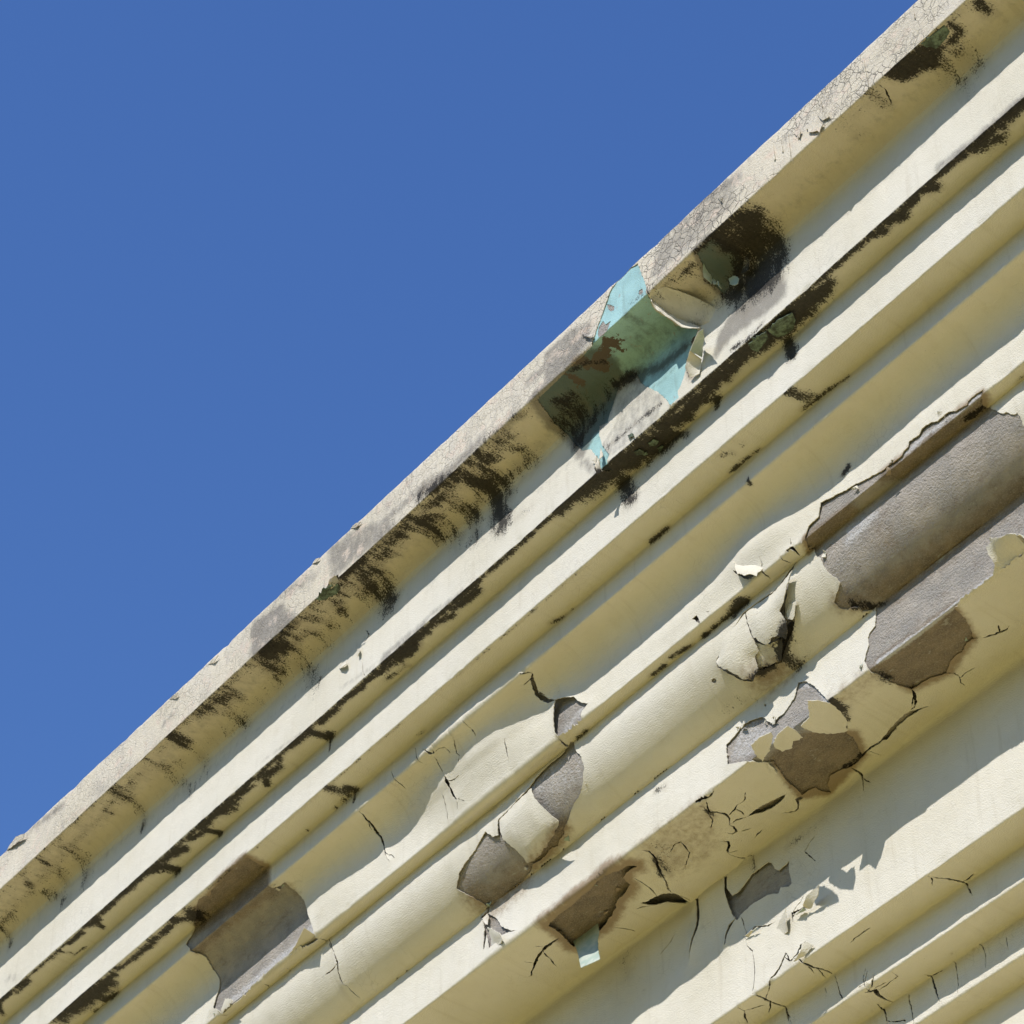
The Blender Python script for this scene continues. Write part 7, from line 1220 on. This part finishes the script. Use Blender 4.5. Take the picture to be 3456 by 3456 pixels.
def coat(name, va, vb, mat, parent, off=0.0035, ustep=.014, vstep=.012):
    """one moulding's coat of paint, with the holes and cracks of HOLES cut out of it"""
    us, vs = u_samples(ustep), v_samples(va, vb, vstep)
    G = np.stack(np.meshgrid(us, vs, indexing='ij'), -1).reshape(-1, 2)
    loops = []
    for i, (poly, hgt, reach) in enumerate(HOLES):
        p = np.asarray(poly, float)
        if p[:, 1].max() < va - .001 or p[:, 1].min() > vb + .001:
            continue
        loops.append(JAGGED[i])
    keep = np.ones(len(G), bool)
    for L in loops:
        lo, hi = L.min(0) - .01, L.max(0) + .01
        sel = np.nonzero((G[:, 0] > lo[0]) & (G[:, 0] < hi[0]) & (G[:, 1] > lo[1]) & (G[:, 1] < hi[1]))[0]
        if len(sel):
            d = seg_dist(G[sel, 0], G[sel, 1], L, True)
            edge = (G[sel, 1] < va + 1e-6) | (G[sel, 1] > vb - 1e-6)
            keep[sel[(d < .003) & ~edge]] = False
    G = G[keep]
    pts = [Vector((float(a), float(b))) for a, b in G]
    edges = []
    def add_line(a, b):
        i = len(pts); pts.append(Vector(a)); pts.append(Vector(b)); edges.append((i, i + 1))
    add_line((float(us[0]), float(va)), (float(us[-1]), float(va)))
    add_line((float(us[0]), float(vb)), (float(us[-1]), float(vb)))
    for L in loops:
        i0 = len(pts); n = len(L)
        pts += [Vector((float(a), float(b))) for a, b in L]
        edges += [(i0 + k, i0 + (k + 1) % n) for k in range(n)]
    vo, eo, fo, *_ = delaunay_2d_cdt(pts, edges, [], 0, 1e-6)
    W = np.array([(q[0], q[1]) for q in vo]); F = np.array([tuple(f) for f in fo], int)
    cen = W[F].mean(1)
    ok = (cen[:, 1] > va) & (cen[:, 1] < vb)
    for L in loops:
        lo, hi = L.min(0), L.max(0)
        sel = np.nonzero((cen[:, 0] > lo[0]) & (cen[:, 0] < hi[0]) & (cen[:, 1] > lo[1]) & (cen[:, 1] < hi[1]))[0]
        if len(sel):
            ok[sel[inside(cen[sel, 0], cen[sel, 1], L)]] = False
    F = F[ok]
    used = np.unique(F); re = -np.ones(len(W), int); re[used] = np.arange(len(used))
    W = W[used]; F = re[F]
    u, v = W[:, 0], W[:, 1]
    base = unevenness(u, v)
    h = base + off + np.maximum(buckles(u, v), -.001) + lift(u, v)
    X = place(u, v, h)
    # wind faces so that they look out of the wall
    a, b, c = X[F[:, 0]], X[F[:, 1]], X[F[:, 2]]
    fn = np.cross(b - a, c - a)
    y, z, n = section(W[F].mean(1)[:, 1])
    flip = fn[:, 1] * n[:, 0] + fn[:, 2] * n[:, 1] < 0
    F[flip] = F[flip][:, [0, 2, 1]]
    # paint thickness: a small wall round each hole
    E = np.concatenate([F[:, [0, 1]], F[:, [1, 2]], F[:, [2, 0]]])
    key = np.sort(E, 1); _, inv, cnt = np.unique(key[:, 0] * (len(W) + 1) + key[:, 1], return_inverse=True, return_counts=True)
    B = E[cnt[inv] == 1]
    vv = W[B][:, :, 1]; uu = W[B][:, :, 0]
    B = B[~((np.abs(vv - va) < 1e-5).all(1) | (np.abs(vv - vb) < 1e-5).all(1) | (uu < us[0] + 1e-5).all(1) | (uu > us[-1] - 1e-5).all(1))]
    verts = [X]; faces = [tuple(f) for f in F]; at = attrs_for(u, v)
    if len(B):
        th = .003
        lo = place(u[B].ravel(), v[B].ravel(), (h[B] - th).ravel()); hi = X[B.ravel()]
        o1 = len(X); o2 = o1 + len(lo)
        verts += [hi, lo]
        for k in range(len(B)):
            faces.append((o1 + 2 * k + 1, o1 + 2 * k, o2 + 2 * k, o2 + 2 * k + 1))
        rep = np.concatenate([np.arange(len(X)), B.ravel(), B.ravel()])
        at = {k: (kd, np.asarray(ar)[rep]) for k, (kd, ar) in at.items()}
        if "mould" in at:
            at["mould"] = ('FLOAT', at["mould"][1] * np.where(np.arange(len(rep)) < len(X), 1, .6))
    return new_mesh(name, np.concatenate(verts), faces, mat, parent, True, at)

def core(name, va, vb, parent):
    """the plaster under the paint"""
    us, vs = u_samples(.016), v_samples(va, vb, .016)
    nu, nv = len(us), len(vs)
    G = np.stack(np.meshgrid(us, vs, indexing='ij'), -1).reshape(-1, 2)
    u, v = G[:, 0], G[:, 1]
    X = place(u, v, unevenness(u, v))
    i, j = np.meshgrid(np.arange(nu - 1), np.arange(nv - 1), indexing='ij')
    a = (i * nv + j).ravel()
    F = np.stack([a, a + nv, a + nv + 1, a + 1], 1)
    q = np.cross(X[F[:, 1]] - X[F[:, 0]], X[F[:, 3]] - X[F[:, 0]])
    _, _, n = section(v[F[:, 0]])
    if (q[:, 1] * n[:, 0] + q[:, 2] * n[:, 1]).sum() < 0:
        F = F[:, ::-1]
    at = attrs_for(u, v)
    at["mould"] = ('FLOAT', np.maximum(at["mould"][1], mask(u, v, CRACK_SHADE)))      # crack shade, painted dark on the plaster through the mould mask
    return new_mesh(name, X, F, M_PLASTER, parent, True, at)

def sheet(name, outline, mats, parent, holes=(), step=.012, thick=.0022, fixed_h=None, seed=1, amp=.0016, curl=0.0, plane=None):
    """a loose piece of paint: outline of (u, v, height off the plaster), smooth in between, with a thickness"""
    o = np.asarray(outline, float)
    J = []
    rg = np.random.default_rng(seed)
    for a, b in zip(o, np.roll(o, -1, 0)):
        L = np.linalg.norm((b - a)[:2]); n = max(1, int(L / .007))
        nr = np.array([-(b - a)[1], (b - a)[0]]) / (L + 1e-9)
        for i in range(n):
            q = a + (b - a) * i / n
            if i:
                q[:2] += nr * rg.normal(0, amp)
            J.append(q)
    J = np.array(J)
    lo, hi = J[:, :2].min(0), J[:, :2].max(0)
    us = np.arange(lo[0], hi[0], step); vs = np.arange(lo[1], hi[1], step)
    if plane is None:
        vs = np.unique(np.concatenate([vs, PV[(PV > lo[1]) & (PV < hi[1])]]))
    G = np.stack(np.meshgrid(us, vs, indexing='ij'), -1).reshape(-1, 2)
    if len(G):
        G = G[inside(G[:, 0], G[:, 1], J[:, :2])]
    if len(G):
        G = G[seg_dist(G[:, 0], G[:, 1], J[:, :2], True) > step * .3]
    loops = [np.asarray(x, float) for x in holes]
    for L in loops:
        if len(G):
            G = G[~inside(G[:, 0], G[:, 1], L) & (seg_dist(G[:, 0], G[:, 1], L, True) > .003)]
    pts = [Vector((float(a), float(b))) for a, b in J[:, :2]]; n = len(pts)
    edges = [(k, (k + 1) % n) for k in range(n)]
    pts += [Vector((float(a), float(b))) for a, b in G]
    for L in loops:
        i0 = len(pts); m = len(L)
        pts += [Vector((float(a), float(b))) for a, b in L]
        edges += [(i0 + k, i0 + (k + 1) % m) for k in range(m)]
    vo, eo, fo, *_ = delaunay_2d_cdt(pts, edges, [], 0, 1e-6)
    W = np.array([(q[0], q[1]) for q in vo]); F = np.array([tuple(f) for f in fo], int)
    cen = W[F].mean(1)
    ok = inside(cen[:, 0], cen[:, 1], J[:, :2])
    for L in loops:
        ok &= ~inside(cen[:, 0], cen[:, 1], L)
    F = F[ok]
    used = np.unique(F); re = -np.ones(len(W), int); re[used] = np.arange(len(used)); W = W[used]; F = re[F]
    u, v = W[:, 0], W[:, 1]
    if fixed_h is not None:
        h = np.full(len(u), fixed_h)
    else:
        d2 = (u[:, None] - J[None, :, 0]) ** 2 + (v[:, None] - J[None, :, 1]) ** 2 + 1e-8
        w = 1 / d2 ** 1.3
        h = (w * J[None, :, 2]).sum(1) / w.sum(1)
        if curl:
            h += curl * np.minimum(seg_dist(u, v, J[:, :2], True) / .04, 1)
    fn = None
    if plane is None:
        X = place(u, v, h + unevenness(u, v))
        _, _, nn = section(W[F].mean(1)[:, 1])
    elif plane[0] == 'v':                                   # laid out on an upright plane: v counts downwards
        X = np.stack([u, plane[1] - h, -v], 1); nn = np.array([[-1.0, 0.0]])
    else:                                                   # on a level plane: v counts into the wall, h downwards
        X = np.stack([u, v, plane[1] - h], 1); nn = np.array([[0.0, -1.0]])
    fn = np.cross(X[F[:, 1]] - X[F[:, 0]], X[F[:, 2]] - X[F[:, 0]])
    flip = fn[:, 1] * nn[:, 0] + fn[:, 2] * nn[:, 1] < 0
    F[flip] = F[flip][:, [0, 2, 1]]
    # thickness along the true normals
    vn = np.zeros_like(X)
    fn = np.cross(X[F[:, 1]] - X[F[:, 0]], X[F[:, 2]] - X[F[:, 0]])
    for k in range(3):
        np.add.at(vn, F[:, k], fn)
    vn /= np.linalg.norm(vn, axis=1, keepdims=True) + 1e-12
    Bk = X - vn * thick
    E = np.concatenate([F[:, [0, 1]], F[:, [1, 2]], F[:, [2, 0]]])
    key = np.sort(E, 1); _, inv, cnt = np.unique(key[:, 0] * (len(W) + 1) + key[:, 1], return_inverse=True, return_counts=True)
    B = E[cnt[inv] == 1]
    nX = len(X)
    faces = [tuple(f) for f in F] + [tuple(f[::-1] + nX) for f in F]
    fm = [0] * len(F) + [1] * len(F)
    V_ = [X, Bk, X[B.ravel()], Bk[B.ravel()]]
    for k in range(len(B)):
        o1 = 2 * nX + 2 * k; o2 = 2 * nX + 2 * len(B) + 2 * k
        faces.append((o1 + 1, o1, o2, o2 + 1)); fm.append(0)
    rep = np.concatenate([np.arange(nX), np.arange(nX), B.ravel(), B.ravel()])
    at = {k: (kd, np.asarray(ar)[rep]) for k, (kd, ar) in attrs_for(u, v if plane is None else v + plane[2]).items()}
    return new_mesh(name, np.concatenate(V_), faces, None, parent, True, at, fm, mats)

# ------------------------------------------------------------------ setting
JAGGED = [jag(p[0], .0011 if p[1] >= 0 else .0007, 100 + i) for i, p in enumerate(HOLES)]

g = 220.0
ground = new_mesh("ground", [(-g, -g, 0), (g, -g, 0), (g, g, 0), (-g, g, 0)], [(0, 1, 2, 3)], M_DARK_SURROUND, None, False)  # unseen dark surround, added to cut the bounce on upright faces
ground["kind"] = "structure"
yw, xw = -0.5, 24.0  # unseen paved strip, sized and coloured to bounce warm light onto the undersides
bounce_pavement = new_mesh("bounce_pavement", [(-xw, yw, .1), (xw, yw, .1), (xw, 6, .1), (-xw, 6, .1), (-xw, yw, -.02), (xw, yw, -.02), (xw, 6, -.02), (-xw, 6, -.02)],
    [(0, 1, 2, 3), (4, 5, 1, 0), (5, 6, 2, 1), (7, 4, 0, 3)], M_GROUND, None, False)
bounce_pavement["kind"] = "structure"

# ------------------------------------------------------------------ the building
building = bpy.data.objects.new("building", None)
building.location = (-7.4, PY[-1], 0)
link(building)
building["label"] = "cream painted building with a moulded cornice, peeling paint, bare plaster and black mould"
building["category"] = "building"
bpy.context.view_layer.update()

def own(o, parent):
    """parent while keeping the world position"""
    o.parent = parent
    if parent is building:
        o.matrix_parent_inverse = Matrix.Translation(-building.location)
    return o

PART = {}
for pname, a, b in PARTS:
    mat = M_WEATH if pname == "coping" else M_PAINT
    nm = {"upper_reed": "reed", "lower_reed": "reed"}.get(pname, pname)
    if pname == "wall":
        o = coat("wall", PV[a], PV[b], M_WALL, None, .0035, .3, .3)
    else:
        o = coat(nm, PV[a], PV[b], mat, None)
        core("bare_plaster", PV[a], PV[b], o)
    own(o, building)
    PART[pname] = o

y0, z1 = PY[-1] + .03, PZ[2] - .02
y1 = y0 + 7
x0, x1 = -15.98, 1.0
own(new_mesh("rear_wall", [(x, y, z) for z in (0, z1) for y in (y0, y1) for x in (x0, x1)],
    [(0, 1, 5, 4), (1, 3, 7, 5), (3, 2, 6, 7), (2, 0, 4, 6), (4, 5, 7, 6)], M_WALL, None, False), building)

for (pname, nm, lab, out, mk, kw) in SHEETS:
    mats = {"paint2": [M_PAINT, M_PAINT], "paint": [M_PAINT, M_BACK], "weath": [M_WEATH, M_BACK], "turq": [M_TURQ, M_TURQ], "green": [M_GREEN, M_GREEN],
            "plaster": [M_PLASTER, M_PLASTER], "back": [M_BACK, M_BACK]}[mk]
    o = sheet(nm, out, mats, PART[pname], **kw)
    if lab:
        o["label"] = lab
